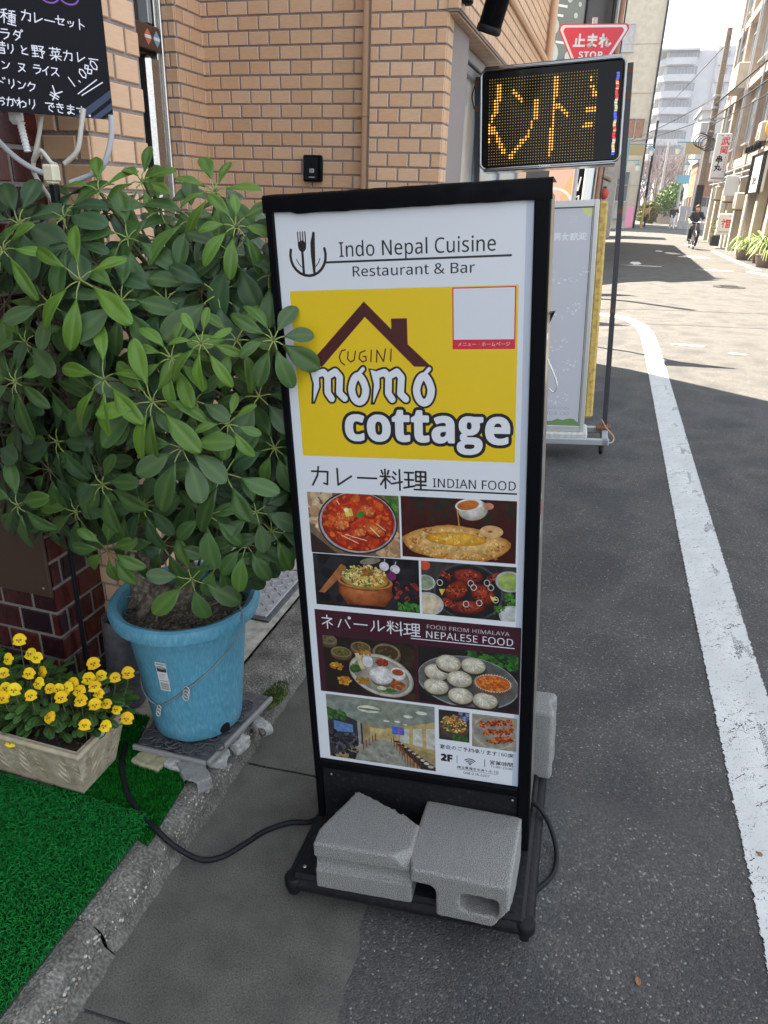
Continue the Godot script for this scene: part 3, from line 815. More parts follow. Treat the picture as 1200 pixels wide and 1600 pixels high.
func _ground() -> void:
	var m := MB.new()
	var xs := [-140.0, -30.0, -3.0, -0.9, -0.6, -0.3, 0.0, 0.3, 1.0, 2.5, 4.2, 30.0, 140.0]
	var ds := [-30.0, -5.0, 0.0, 5.0, 10.0, 20.0, 40.0, 80.0, 160.0, 320.0, 700.0]
	var rows := []
	for d in ds:
		var row := []
		for x in xs:
			row.append(W(x, gy(x), d))
		rows.append(row)
	m.grid(rows)
	struct("road", m, M.asphalt)
	# concrete gutter slabs along the kerb
	var gut := Node3D.new()
	gut.name = "gutter"
	gut.set_meta("kind", "structure")
	add_child(gut)
	var d0 := -1.6
	while d0 < 8.7:
		var g := MB.new()
		var gr := []
		for j in 28:
			var d := d0 + 0.004 + (0.8 - 0.008) * j / 27.0
			var edge := -0.4 + 0.05 * noise.get_noise_2d(d * 3.0, 1.0) + 0.022 * noise.get_noise_2d(d * 22.0, 5.0)
			if d < 1.35:
				edge += 0.1 * clampf((1.35 - d) / 0.5, 0.0, 1.0)
			var row := []
			for i in 12:
				var x := lerpf(-0.905, edge, i / 11.0)
				var y := gy(x) + 0.005 + 0.0018 * noise.get_noise_2d(x * 9.0, d * 9.0)
				if i == 11:
					y = gy(x) - 0.001
				row.append(W(x, y, d))
			gr.append(row)
		g.grid(gr)
		mi("slab", g.mesh(), M.gutter_concrete, gut)
		d0 += 0.8
	# kerb stones
	var kerb := Node3D.new()
	kerb.name = "kerb"
	kerb.set_meta("kind", "structure")
	add_child(kerb)
	var prof := [Vector2(-1.096, -0.07), Vector2(-1.095, 0.014), Vector2(-1.085, 0.019), Vector2(-1.0, 0.021), Vector2(-0.96, 0.02), Vector2(-0.938, 0.016), Vector2(-0.924, 0.005), Vector2(-0.917, -0.016), Vector2(-0.911, -0.042), Vector2(-0.904, -0.06), Vector2(-0.886, -0.0705)]
	d0 = -1.47
	var seg := 0
	while d0 < 8.6:
		var g := MB.new()
		var gr := []
		for j in 40:
			var f := j / 39.0
			var d := d0 + 0.003 + (0.8 - 0.006) * f
			var wear := clampf(minf(f, 1.0 - f) * 14.0, 0.0, 1.0)
			var row := []
			for i in prof.size():
				var p: Vector2 = prof[i]
				var k := 0.0 if i < 1 else 1.0
				var nn := noise.get_noise_3d(p.x * 16.0, p.y * 30.0, d * 14.0) * 0.007 + noise.get_noise_3d(p.x * 60.0, p.y * 80.0, d * 55.0) * 0.004
				var out := Vector2(0.6, 0.8) if i > 3 else Vector2(0, 1)
				var q := p + out * (nn * k - (1.0 - wear) * 0.011 * (1.0 if i > 3 and i < 9 else 0.2))
				if seg == 2 and i > 3 and i < 10:      # the stone nearest the mat stands a little higher
					q += Vector2(-0.006, 0.012)
				row.append(W(q.x, q.y, d))
			gr.append(row)
		g.grid(gr)
		mi("kerbstone", g.mesh(), M.kerb, kerb)
		d0 += 0.8
		seg += 1
	# aggregate showing through the worn edge of the kerb
	var am := MB.new()
	am.ball(Vector3.ZERO, Vector3(1, 0.7, 0.85), 7, 5)
	var ag := MultiMesh.new()
	ag.transform_format = MultiMesh.TRANSFORM_3D
	ag.use_colors = true
	ag.mesh = am.mesh()
	ag.instance_count = 1600
	for i in 1600:
		var q := rng.randf()
		var p: Vector2 = prof[4 + rng.randi() % 4].lerp(prof[8], q * 0.35) if i % 3 else Vector2(rng.randf_range(-1.0, -0.95), 0.019)
		var r := rng.randf_range(0.0018, 0.0052) * (1.0 if i % 3 else 0.6)
		var c := [Color(0.3, 0.28, 0.25), Color(0.42, 0.4, 0.36), Color(0.14, 0.13, 0.12), Color(0.3, 0.22, 0.16)][rng.randi() % 4] as Color
		ag.set_instance_transform(i, Transform3D(Basis(Vector3(rng.randf(), 1, rng.randf()).normalized(), rng.randf() * TAU).scaled(Vector3.ONE * r), W(p.x - 0.001, p.y - r * 0.25, rng.randf_range(0.5, 2.4))))
		ag.set_instance_color(i, c)
	var ai := MultiMeshInstance3D.new()
	ai.name = "aggregate"
	ai.multimesh = ag
	ai.material_override = M.painted
	ai.set_meta("kind", "stuff")
	kerb.add_child(ai, true)
	# floor of the entrance behind the kerb
	var fl := MB.new()
	var fr := []
	for d in [-3.0, -1.0, 0.5, 1.5, 2.5, 3.5, 5.0, 9.2]:
		var row := []
		for x in [-3.2, -2.0, -1.5, -1.101]:
			row.append(W(x, FLOOR - 0.004, d))
		fr.append(row)
	fl.grid(fr)
	struct("entrance_floor", fl, M.floor_concrete)
	_white_line()
	_worn_marks()
	# light grit lying on the asphalt
	var pm := MB.new()
	pm.ball(Vector3.ZERO, Vector3(1, 0.55, 0.8), 6, 4)
	var mm := MultiMesh.new()
	mm.transform_format = MultiMesh.TRANSFORM_3D
	mm.use_colors = true
	mm.mesh = pm.mesh()
	mm.instance_count = 1500
	for i in 1500:
		var x := rng.randf_range(-0.8, 2.2)
		var d := 0.7 + pow(rng.randf(), 1.7) * 6.0
		var r := rng.randf_range(0.0012, 0.0032)
		mm.set_instance_transform(i, Transform3D(Basis(Vector3.UP, rng.randf() * TAU).scaled(Vector3.ONE * r), W(x, gy(x) + r * 0.3, d)))
		var g := rng.randf_range(0.12, 0.4)
		mm.set_instance_color(i, Color(g, g * 0.97, g * 0.9))
	var mmi := MultiMeshInstance3D.new()
	mmi.name = "grit"
	mmi.multimesh = mm
	mmi.material_override = M.painted
	add_child(mmi)
	tag(mmi, "fine pale grit scattered on the grey asphalt", "grit", "", "stuff")

func _white_line() -> void:
	# old thermoplastic paint with cracks across it and crumbled edges
	var w := 160
	var h := 2048
	var img := Image.create(w, h, false, Image.FORMAT_RGBA8)
	var cel := FastNoiseLite.new()
	cel.noise_type = FastNoiseLite.TYPE_CELLULAR
	cel.cellular_return_type = FastNoiseLite.RETURN_DISTANCE2_SUB
	cel.frequency = 1.0
	cel.fractal_type = FastNoiseLite.FRACTAL_NONE
	cel.seed = 4
	for y in h:
		for x in w:
			var px := x * 0.00125
			var py := y * 0.00125
			var wx := noise.get_noise_2d(px * 25.0, py * 25.0)
			var crack: float = cel.get_noise_2d(px * 11.0 + wx * 0.5, py * 34.0 + wx * 1.6) + 1.0
			var big := noise.get_noise_2d(px * 6.0 + 40.0, py * 3.0)
			var fine := noise.get_noise_2d(px * 160.0, py * 160.0)
			var edge := minf(px, 0.2 - px)
			var a := 1.0
			if crack < 0.022 + 0.03 * big + 0.012 * fine:
				a = 0.0
			if edge < 0.005 + 0.006 * noise.get_noise_2d(py * 40.0, 3.0 if px < 0.1 else 9.0) + 0.004 * fine:
				a = 0.0
			if px > 0.13 and big > 0.25 and fine > 0.1:
				a = 0.0
			var g := 0.73 + 0.05 * fine + 0.05 * big
			img.set_pixel(x, y, Color(g, g, g * 0.985, a))
	var m := mat("road_paint", Color.WHITE, 0.75)
	m.albedo_texture = ImageTexture.create_from_image(img)
	m.transparency = BaseMaterial3D.TRANSPARENCY_ALPHA_SCISSOR
	m.alpha_scissor_threshold = 0.5
	var cv := Curve3D.new()
	for p in [[0.655, -1.5], [0.655, 0.0], [0.65, 1.3], [0.618, 3.1], [0.598, 4.8], [0.575, 7.5], [0.55, 9.6], [0.5, 10.8], [0.33, 11.7], [-0.1, 12.35], [-1.2, 12.85], [-6.0, 13.2], [-20.0, 13.4]]:
		cv.add_point(W(p[0], 0, p[1]))
	for i in range(1, cv.point_count - 1):
		var t := (cv.get_point_position(i + 1) - cv.get_point_position(i - 1)) / 6.0
		var la := (cv.get_point_position(i) - cv.get_point_position(i - 1)).length() / 3.0
		var lb := (cv.get_point_position(i + 1) - cv.get_point_position(i)).length() / 3.0
		cv.set_point_in(i, -t.normalized() * la)
		cv.set_point_out(i, t.normalized() * lb)
	var mb := MB.new()
	var rows := []
	var uvs := []
	var len := cv.get_baked_length()
	var steps := 220
	for j in steps + 1:
		var s := len * j / steps
		var p := cv.sample_baked(s)
		var q := cv.sample_baked(minf(s + 0.05, len))
		if j == steps:
			p = cv.sample_baked(len)
			q = p + (p - cv.sample_baked(len - 0.05))
		var side := (q - p).normalized().cross(Vector3.UP)
		var row := []
		var ur := []
		for i in 3:
			var x := p + side * (0.1 * (i - 1))
			row.append(Vector3(x.x, gy(x.x) + 0.0045, x.z))
			ur.append(Vector2(i * 0.5, s / 2.56))
		rows.append(row)
		uvs.append(ur)
	mb.grid(rows, uvs)
	struct("road_edge_line", mb, m)

func _worn_marks() -> void:
	# remains of older markings in the sunlit crossing, a manhole cover, the line on the far side
	var paint: StandardMaterial3D = mat("old_paint", lin(0.62, 0.6, 0.55), 0.8)
	for a in [[1.0, 9.75, 0.36, 0.09, 0.0], [1.52, 9.35, 0.2, 0.08, 0.1], [2.1, 9.1, 0.6, 0.035, 0.05], [1.9, 29.8, 0.5, 1.0, 0.2], [2.5, 28.0, 0.9, 1.2, 0.1], [1.5, 31.0, 0.3, 0.8, 0.0], [0.55, 24.0, 0.3, 1.3, 0.0], [0.9, 23.0, 1.6, 0.22, 0.15], [2.6, 22.3, 0.9, 0.16, 0.1], [3.1, 37.0, 0.5, 1.6, 0.0]]:
		var m := MB.new()
		var pl := PackedVector2Array()
		for k in 18:
			var an := TAU * k / 18
			var r := 0.8 + 0.45 * noise.get_noise_2d(a[0] * 7.0 + cos(an) * 1.4, a[1] * 3.0 + sin(an) * 1.4)
			pl.append(Vector2(cos(an) * a[2] * 0.5 * r * 1.2, sin(an) * a[3] * 0.5 * r * 1.2))
		m.prism(pl, 0.0, Transform3D(Basis(Vector3.UP, a[4]) * Basis(Vector3.RIGHT, -PI / 2), W(a[0], gy(a[0]) + 0.006, a[1])))
		struct("worn_road_marking", m, paint)
	for a in [[[3.62, 33.0], [3.68, 28.2], [3.86, 23.6]], [[3.5, 22.7], [3.9, 21.6], [4.6, 20.6]]]:
		var m := MB.new()
		var rows := []
		for p in a:
			var x: float = p[0]
			rows.append([W(x - 0.1, gy(x) + 0.006, p[1]), W(x + 0.1, gy(x) + 0.006, p[1])])
		m.grid(rows)
		struct("far_edge_line", m, paint)
	var cover := thing("manhole_cover", "round dark iron manhole cover set in the sunlit crossing", "manhole cover", W(2.4, gy(2.4), 17.7))
	var c := MB.new()
	c.lathe([Vector2(0.33, 0.0), Vector2(0.33, 0.008), Vector2(0.31, 0.011), Vector2(0.0, 0.011)], 32)
	lp(cover, "lid", c, mat("iron", lin(0.05, 0.048, 0.046), 0.5, 0.6))
	var st := MB.new()
	for k in 5:
		st.box(Vector3(0, 0.013, -0.2 + 0.1 * k), Vector3(0.36, 0.006, 0.03), 0.002)
	lp(cover, "tread", st, M.iron)

# ------------------------------------------------------------------ the tiled building
func tile_mesh(w: float, h: float) -> ArrayMesh:
	var key := "%d_%d" % [roundi(w * 1000), roundi(h * 1000)]
	if not tile_meshes.has(key):
		tile_meshes[key] = tile_shape(w, h).mesh()
	return tile_meshes[key]

func tile_shape(w: float, h: float) -> MB:         # front edges chamfered, back open (set in grout)
	var m := MB.new()
	var b := 0.0025
	var z := 0.006
	var i := [Vector3(b, b, z), Vector3(w - b, b, z), Vector3(w - b, h - b, z), Vector3(b, h - b, z)]
	var o := [Vector3(0, 0, z - b), Vector3(w, 0, z - b), Vector3(w, h, z - b), Vector3(0, h, z - b)]
	m.quad(i[0], i[1], i[2], i[3])
	for k in 4:
		var l := (k + 1) % 4
		m.quad(o[k], o[l], i[l], i[k])
		m.quad(o[k] - Vector3(0, 0, 0.006), o[l] - Vector3(0, 0, 0.006), o[l], o[k])
	return m

# tiles in running bond on a face; o = lower left corner, u = to the right, both as seen from outside
func tile_face(wall: Node3D, o: Vector3, u: Vector3, w: float, h: float, pu: float, pv: float, phase: float, apart_from: float, mats := "tile", joint := 0.0095, apart_to := 99.0) -> void:
	var n := u.cross(Vector3.UP)
	var bs := Basis(u, Vector3.UP, n)
	var rest := {}
	var rows := int(h / pv + 0.5)
	for r in rows:
		var y := r * pv
		var x := -fposmod(phase + (0.5 if r % 2 else 0.0), 1.0) * pu
		while x < w - 0.004:
			var l := maxf(x + joint * 0.5, 0.0)
			var e := minf(x + pu - joint * 0.5, w)
			if e - l > 0.008:
				var tw := snappedf(e - l, 0.001)
				var at := o + u * l + Vector3.UP * (y + joint * 0.5) + n * rng.randf_range(-0.0006, 0.0008)
				var k := rng.randi() % 5
				var tilt := Basis(Vector3.UP, rng.randf_range(-0.006, 0.006)) * Basis(Vector3.RIGHT, rng.randf_range(-0.006, 0.006))
				if o.y + y > apart_from and o.y + y < apart_to:
					var t := mi("tile", tile_mesh(tw, pv - joint), M[mats + str(k)], wall)
					t.transform = Transform3D(bs * tilt, at)
				else:
					if not rest.has(k):
						rest[k] = MB.new()
					rest[k].add(tile_shape(tw, pv - joint), Transform3D(bs, at))
			x += pu
	for k in rest:
		var t := mi("tile_field", rest[k].mesh(), M[mats + str(k)], wall)
		t.set_meta("kind", "stuff")

func slab(parent: Node3D, called: String, x0: float, x1: float, y0: float, y1: float, d0: float, d1: float, m: Material, bev := 0.0) -> MeshInstance3D:
	return lp(parent, called, boxm(W((x0 + x1) * 0.5, (y0 + y1) * 0.5, (d0 + d1) * 0.5), Vector3(absf(x1 - x0), absf(y1 - y0), absf(d1 - d0)), bev), m)

func _tile_building() -> void:
	var b := thing("tiled_restaurant_building", "orange brick tiled building with a recessed entrance, black downlight and frosted shop window", "building")
	const FX := -0.945
	# back wall of the recess, behind the plant
	var w1 := slab(b, "wall", -2.9, -1.415, 0.0, 3.4, 4.2, 4.5, M.grout)
	tile_face(w1, W(-2.36, 0.0 + 0.041, 4.2), Vector3.RIGHT, 0.945, 3.2, 0.1215, 0.0695, 0.2, 1.55, "tile", 0.0095, 2.62)
	# rounded corner pieces at its free edge
	tile_face(w1, W(-1.4149, 0.041, 4.2), Vector3.FORWARD, 0.06, 3.2, 0.12, 0.0695, 0.0, 9.0)
	# pier beside the shop window
	var w2 := slab(b, "wall", -1.34, FX, 0.0, 3.4, 4.06, 4.6, M.grout)
	tile_face(w2, W(-1.335, 0.028, 4.06), Vector3.RIGHT, 0.39, 3.2, 0.1165, 0.0688, 0.62, 1.55, "tile", 0.0095, 2.62)
	tile_face(w2, W(FX, 0.028, 4.06), Vector3.FORWARD, 0.115, 2.38, 0.1165, 0.0688, 0.45, 1.62)
	# inner side wall of the recess with its step
	var w3 := slab(b, "wall", -2.9, -2.36, 0.0, 3.4, 3.92, 4.199, M.grout)
	tile_face(w3, W(-2.36, 0.041, 3.92), Vector3.FORWARD, 0.28, 3.2, 0.1215, 0.0695, 0.4, 1.6, "tile", 0.0095, 2.6)
	tile_face(w3, W(-2.45, 0.041, 3.92), Vector3.RIGHT, 0.09, 3.2, 0.1215, 0.0695, 0.1, 9.0)
	# tiled pier by the street, left of the entrance
	var w4 := slab(b, "wall", -2.2, -1.36, 0.0, 3.4, 1.8, 2.055, M.grout)
	tile_face(w4, W(-1.36, 0.03, 1.8), Vector3.FORWARD, 0.255, 3.3, 0.113, 0.068, 0.3, 1.5, "tile", 0.0105, 2.2)
	tile_face(w4, W(-1.56, 0.03, 1.8), Vector3.RIGHT, 0.2, 3.3, 0.113, 0.068, 0.55, 1.5, "tile", 0.0105, 2.0)
	# wall over the shop window, its soffit, and the rest of the front
	var w5 := slab(b, "wall", FX - 0.19, FX + 0.055, 2.43, 9.0, 4.601, 7.8, M.grout)
	slab(b, "wall", FX + 0.0005, FX + 0.055, 2.43, 9.0, 4.045, 4.6, M.grout)
	tile_face(w5, W(FX + 0.055, 2.436, 4.045), Vector3.FORWARD, 3.75, 1.75, 0.1165, 0.0688, 0.2, 9.0)
	tile_face(w5, W(FX - 0.0, 2.436, 4.045), Vector3.RIGHT, 0.055, 1.4, 0.1165, 0.0688, 0.2, 9.0)
	var sof := MB.new()
	for k in 32:
		sof.box(W(FX - 0.05, 2.427, 4.06 + 0.1165 * k + 0.058), Vector3(0.19, 0.01, 0.108), 0.002)
	lp(w5, "soffit_tiles", sof, M.tile1).set_meta("kind", "stuff")
	var led := MB.new()
	led.box(W(FX + 0.075, 2.78, 5.95), Vector3(0.04, 0.05, 3.7), 0.012)
	lp(b, "ledge", led, M.pipe_peach)
	# upper floors (out of the frame, they shade the pavement)
	slab(b, "upper_wall", -9.0, -2.46, 3.401, 11.0, -14.0, 4.0, M.tile0)
	slab(b, "upper_wall", -9.0, FX - 0.195, 2.44, 9.2, 4.605, 7.8, M.tile0)
	slab(b, "upper_wall", -9.0, -1.13, -0.08, 9.2, 7.801, 9.2, M.tile0)  # unseen set-back end, added so its corner casts the road's shadow edge
	slab(b, "upper_wall", -9.0, -2.91, -0.08, 3.4, -14.0, 4.5, M.grout)
	slab(b, "upper_wall", -2.459, -0.96, 3.401, 11.0, 4.201, 4.6, M.tile0)
	slab(b, "wall", -2.9, -1.5, 0.0, 3.4, -14.0, -0.6, M.grout)
	# door frame, door and transom in the recess, seen behind the plant
	slab(b, "door_glass", -2.56, -2.545, 0.02, 2.9, 2.2, 3.62, M.dark_glass)
	var df := MB.new()
	df.box(W(-2.455, 1.5, 3.903), Vector3(0.06, 3.0, 0.022), 0.004)
	df.box(W(-2.475, 1.5, 3.88), Vector3(0.06, 3.0, 0.02), 0.003)
	lp(b, "door_frame", df, M.brushed_steel)
	var dh := MB.new()
	dh.box(W(-2.47, 1.13, 3.81), Vector3(0.09, 2.22, 0.11), 0.022)
	lp(b, "door_stile", dh, M.brushed_steel)
	var tr := slab(b, "door_transom", -2.5, -2.42, 2.255, 2.365, 2.2, 3.868, M.brown_metal, 0.004)
	for k in 2:
		var s := MB.new()
		var pl := PackedVector2Array([Vector2(0, -0.037), Vector2(0.036, 0), Vector2(0, 0.037), Vector2(-0.036, 0)])
		s.prism(pl, 0.0, Transform3D(Basis(Vector3.UP, PI / 2), W(-2.4185, 2.31, 3.755 + 0.078 * k)))
		var st := mi("sticker", s.mesh(), mat("sticker%d" % k, [lin(0.6, 0.16, 0.1), lin(0.2, 0.32, 0.42)][k], 0.4), tr)
		var q := MB.new()
		q.box(W(-2.418, 2.31, 3.755 + 0.078 * k), Vector3(0.001, 0.014, 0.05))
		mi("sticker_print", q.mesh(), M.white_plastic, st)
	var dup := MB.new()
	for d in [3.2, 3.84]:
		dup.box(W(-2.48, 2.64, d), Vector3(0.06, 0.52, 0.035), 0.004)
	lp(b, "fanlight_frame", dup, M.grey_metal)
	# drainpipe in the corner
	var pipe := MB.new()
	pipe.tube([W(-1.375, 0.02, 4.12), W(-1.375, 3.4, 4.12)], [0.024], 14)
	var pp := lp(b, "drainpipe", pipe, M.pipe_peach)
	var cl := MB.new()
	for y in [1.0, 2.0, 3.0]:
		cl.lathe([Vector2(0.024, -0.008), Vector2(0.03, -0.008), Vector2(0.03, 0.008), Vector2(0.024, 0.008)], 14, Transform3D(Basis.IDENTITY, W(-1.375, y, 4.12)))
		cl.box(W(-1.4, y, 4.15), Vector3(0.07, 0.012, 0.014), 0.002)
	mi("pipe_clip", cl.mesh(), M.pipe_peach, pp)
	var p2 := MB.new()
	p2.tube([W(FX + 0.1, 2.0, 7.74), W(FX + 0.1, 9.0, 7.74)], [0.035], 10)
	lp(b, "drainpipe", p2, M.pipe_peach)
	# intercom
	var ic := thing("intercom", "small black wall intercom on the orange tiles beside the drainpipe", "intercom", W(-1.7, 1.738, 4.19))
	lp(ic, "housing", boxm(Vector3(0, 0, 0.018), Vector3(0.108, 0.136, 0.034), 0.006), M.black_frame)
	lp(ic, "face_plate", boxm(Vector3(-0.006, 0, 0.037), Vector3(0.078, 0.116, 0.004), 0.002), M.black_base)
	var len := MB.new()
	len.lathe([Vector2(0.0075, 0), Vector2(0.006, 0.003), Vector2(0, 0.004)], 12, Transform3D(Basis(Vector3.RIGHT, PI / 2), Vector3(0.0, 0.018, 0.039)))
	lp(ic, "camera_lens", len, M.dark_glass)
	var bt := MB.new()
	bt.box(Vector3(0.0, -0.012, 0.04), Vector3(0.028, 0.022, 0.004), 0.002)
	bt.box(Vector3(0.0, -0.045, 0.04), Vector3(0.034, 0.007, 0.002), 0.0005)
	lp(ic, "call_button", bt, M.grey_metal)
	# black cylinder downlight under the upper floor
	var sp := thing("downlight", "black cylindrical spotlight fixed to the tiled wall over the shop window", "wall light", W(-0.86, 2.5, 4.13))
	lp(sp, "bracket", boxm(Vector3(0.0, 0.02, 0.05), Vector3(0.05, 0.12, 0.07), 0.012), M.black_rubber)
	var cy := MB.new()
	var tilt := Transform3D(Basis(Vector3.FORWARD, 0.3) * Basis(Vector3.RIGHT, 0.16), Vector3(0.1, -0.15, 0.0))
	cy.lathe([Vector2(0.0, 0.004), Vector2(0.045, 0.004), Vector2(0.052, 0.0), Vector2(0.056, 0.012), Vector2(0.056, 0.2), Vector2(0.0, 0.2)], 24, tilt)
	lp(sp, "lamp_body", cy, M.black_frame)
	var ring := MB.new()
	ring.lathe([Vector2(0.058, 0.004), Vector2(0.06, 0.01), Vector2(0.06, 0.03), Vector2(0.057, 0.034)], 24, tilt)
	lp(sp, "lamp_ring", ring, M.black_rubber)
	_shop_window(b, FX)

func _shop_window(b: Node3D, fx: float) -> void:
	var fr := MB.new()
	fr.box(W(fx - 0.11, 2.39, 5.95), Vector3(0.1, 0.06, 3.65), 0.006)
	fr.box(W(fx - 0.1, 2.325, 5.95), Vector3(0.05, 0.05, 3.65), 0.004)
	fr.box(W(fx - 0.1, 1.25, 4.2), Vector3(0.05, 2.2, 0.04), 0.004)
	for d in [5.5, 6.6, 7.7]:
		fr.box(W(fx - 0.1, 1.25, d), Vector3(0.05, 2.2, 0.04), 0.004)
	fr.box(W(fx - 0.08, 0.18, 5.95), Vector3(0.12, 0.1, 3.65), 0.006)
	lp(b, "window_frame", fr, M.grey_metal)
	slab(b, "window_sill_wall", fx - 0.25, fx - 0.02, 0.0, 0.13, 4.18, 7.79, M.grout)
	for k in 3:
		var d0: float = [4.22, 5.52, 6.62][k]
		var d1: float = [5.48, 6.58, 7.68][k]
		var pane := slab(b, "window_pane", fx - 0.115, fx - 0.105, 0.23, 2.3, d0, d1, M.frosted)
		if k == 0:
			# white film lettering and the grey arrow-shaped decal
			var cv := MB.new()
			var at := W(fx - 0.1035, 1.98, 4.26)
			for st in GLYPH["せ"]:
				for i in range(0, st.size() - 2, 2):
					var p := Vector2(st[i], -st[i + 1]) * 0.013
					var q := Vector2(st[i + 2], -st[i + 3]) * 0.013
					var e := (q - p).normalized().orthogonal() * 0.018
					var z := at + Vector3(0.0004 * i, 0, 0)
					cv.quad(z + Vector3(0, p.y - e.y, -p.x + e.x), z + Vector3(0, q.y - e.y, -q.x + e.x), z + Vector3(0, q.y + e.y, -q.x - e.x), z + Vector3(0, p.y + e.y, -p.x - e.x))
			mi("window_lettering", cv.mesh(), mat("white_film", lin(0.56, 0.6, 0.6), 0.5), pane)
			var swirl := MB.new()
			for k2 in 3:
				var pts := []
				for t in 14:
					var a := 0.5 + t * 0.24
					pts.append(W(fx - 0.104, 1.5 + 0.16 * k2 + sin(a) * (0.16 - 0.03 * k2), 4.55 + cos(a + k2) * 0.2))
				swirl.tube(pts, [0.0035], 4)
			mi("window_pattern", swirl.mesh(), M.white_film, pane)
			var dec := MB.new()
			var xf := Transform3D(Basis(Vector3.UP, PI / 2), W(fx - 0.1025, 1.35, 4.58))
			dec.prism(PackedVector2Array([Vector2(-0.13, 0), Vector2(0.13, 0), Vector2(0.13, 0.42), Vector2(0, 0.62), Vector2(-0.13, 0.42)]), 0.0, xf)
			var dn := mi("arrow_decal", dec.mesh(), mat("decal_grey", lin(0.11, 0.105, 0.1), 0.6), pane)
			var inn := MB.new()
			var xg := Transform3D(Basis(Vector3.UP, PI / 2), W(fx - 0.1015, 1.35, 4.58))
			for o in [[0.0, 0.085, 0.075], [0.0, -0.085, -0.075], [0.0, 0.0, 0.0]]:
				if o[1] == 0.0:
					inn.prism(PackedVector2Array([Vector2(-0.088, 0.365), Vector2(0, 0.5), Vector2(0.088, 0.365), Vector2(0.078, 0.365), Vector2(0, 0.482), Vector2(-0.078, 0.365)]), 0.0, xg)
				else:
					inn.prism(PackedVector2Array([Vector2(o[1], 0), Vector2(o[2], 0), Vector2(o[2], 0.37), Vector2(o[1], 0.37)]), 0.0, xg)
			for x in [-0.045, -0.02, 0.015, 0.04]:
				inn.prism(PackedVector2Array([Vector2(x, 0.02), Vector2(x + 0.012, 0.02), Vector2(x + 0.012, 0.34), Vector2(x, 0.36)]), 0.0, xg)
			mi("arrow_print", inn.mesh(), M.white_plastic, dn)
	slab(b, "shop_interior", fx - 1.2, fx - 0.25, 0.0, 2.42, 4.62, 7.79, mat("interior", lin(0.2, 0.19, 0.17), 0.9))

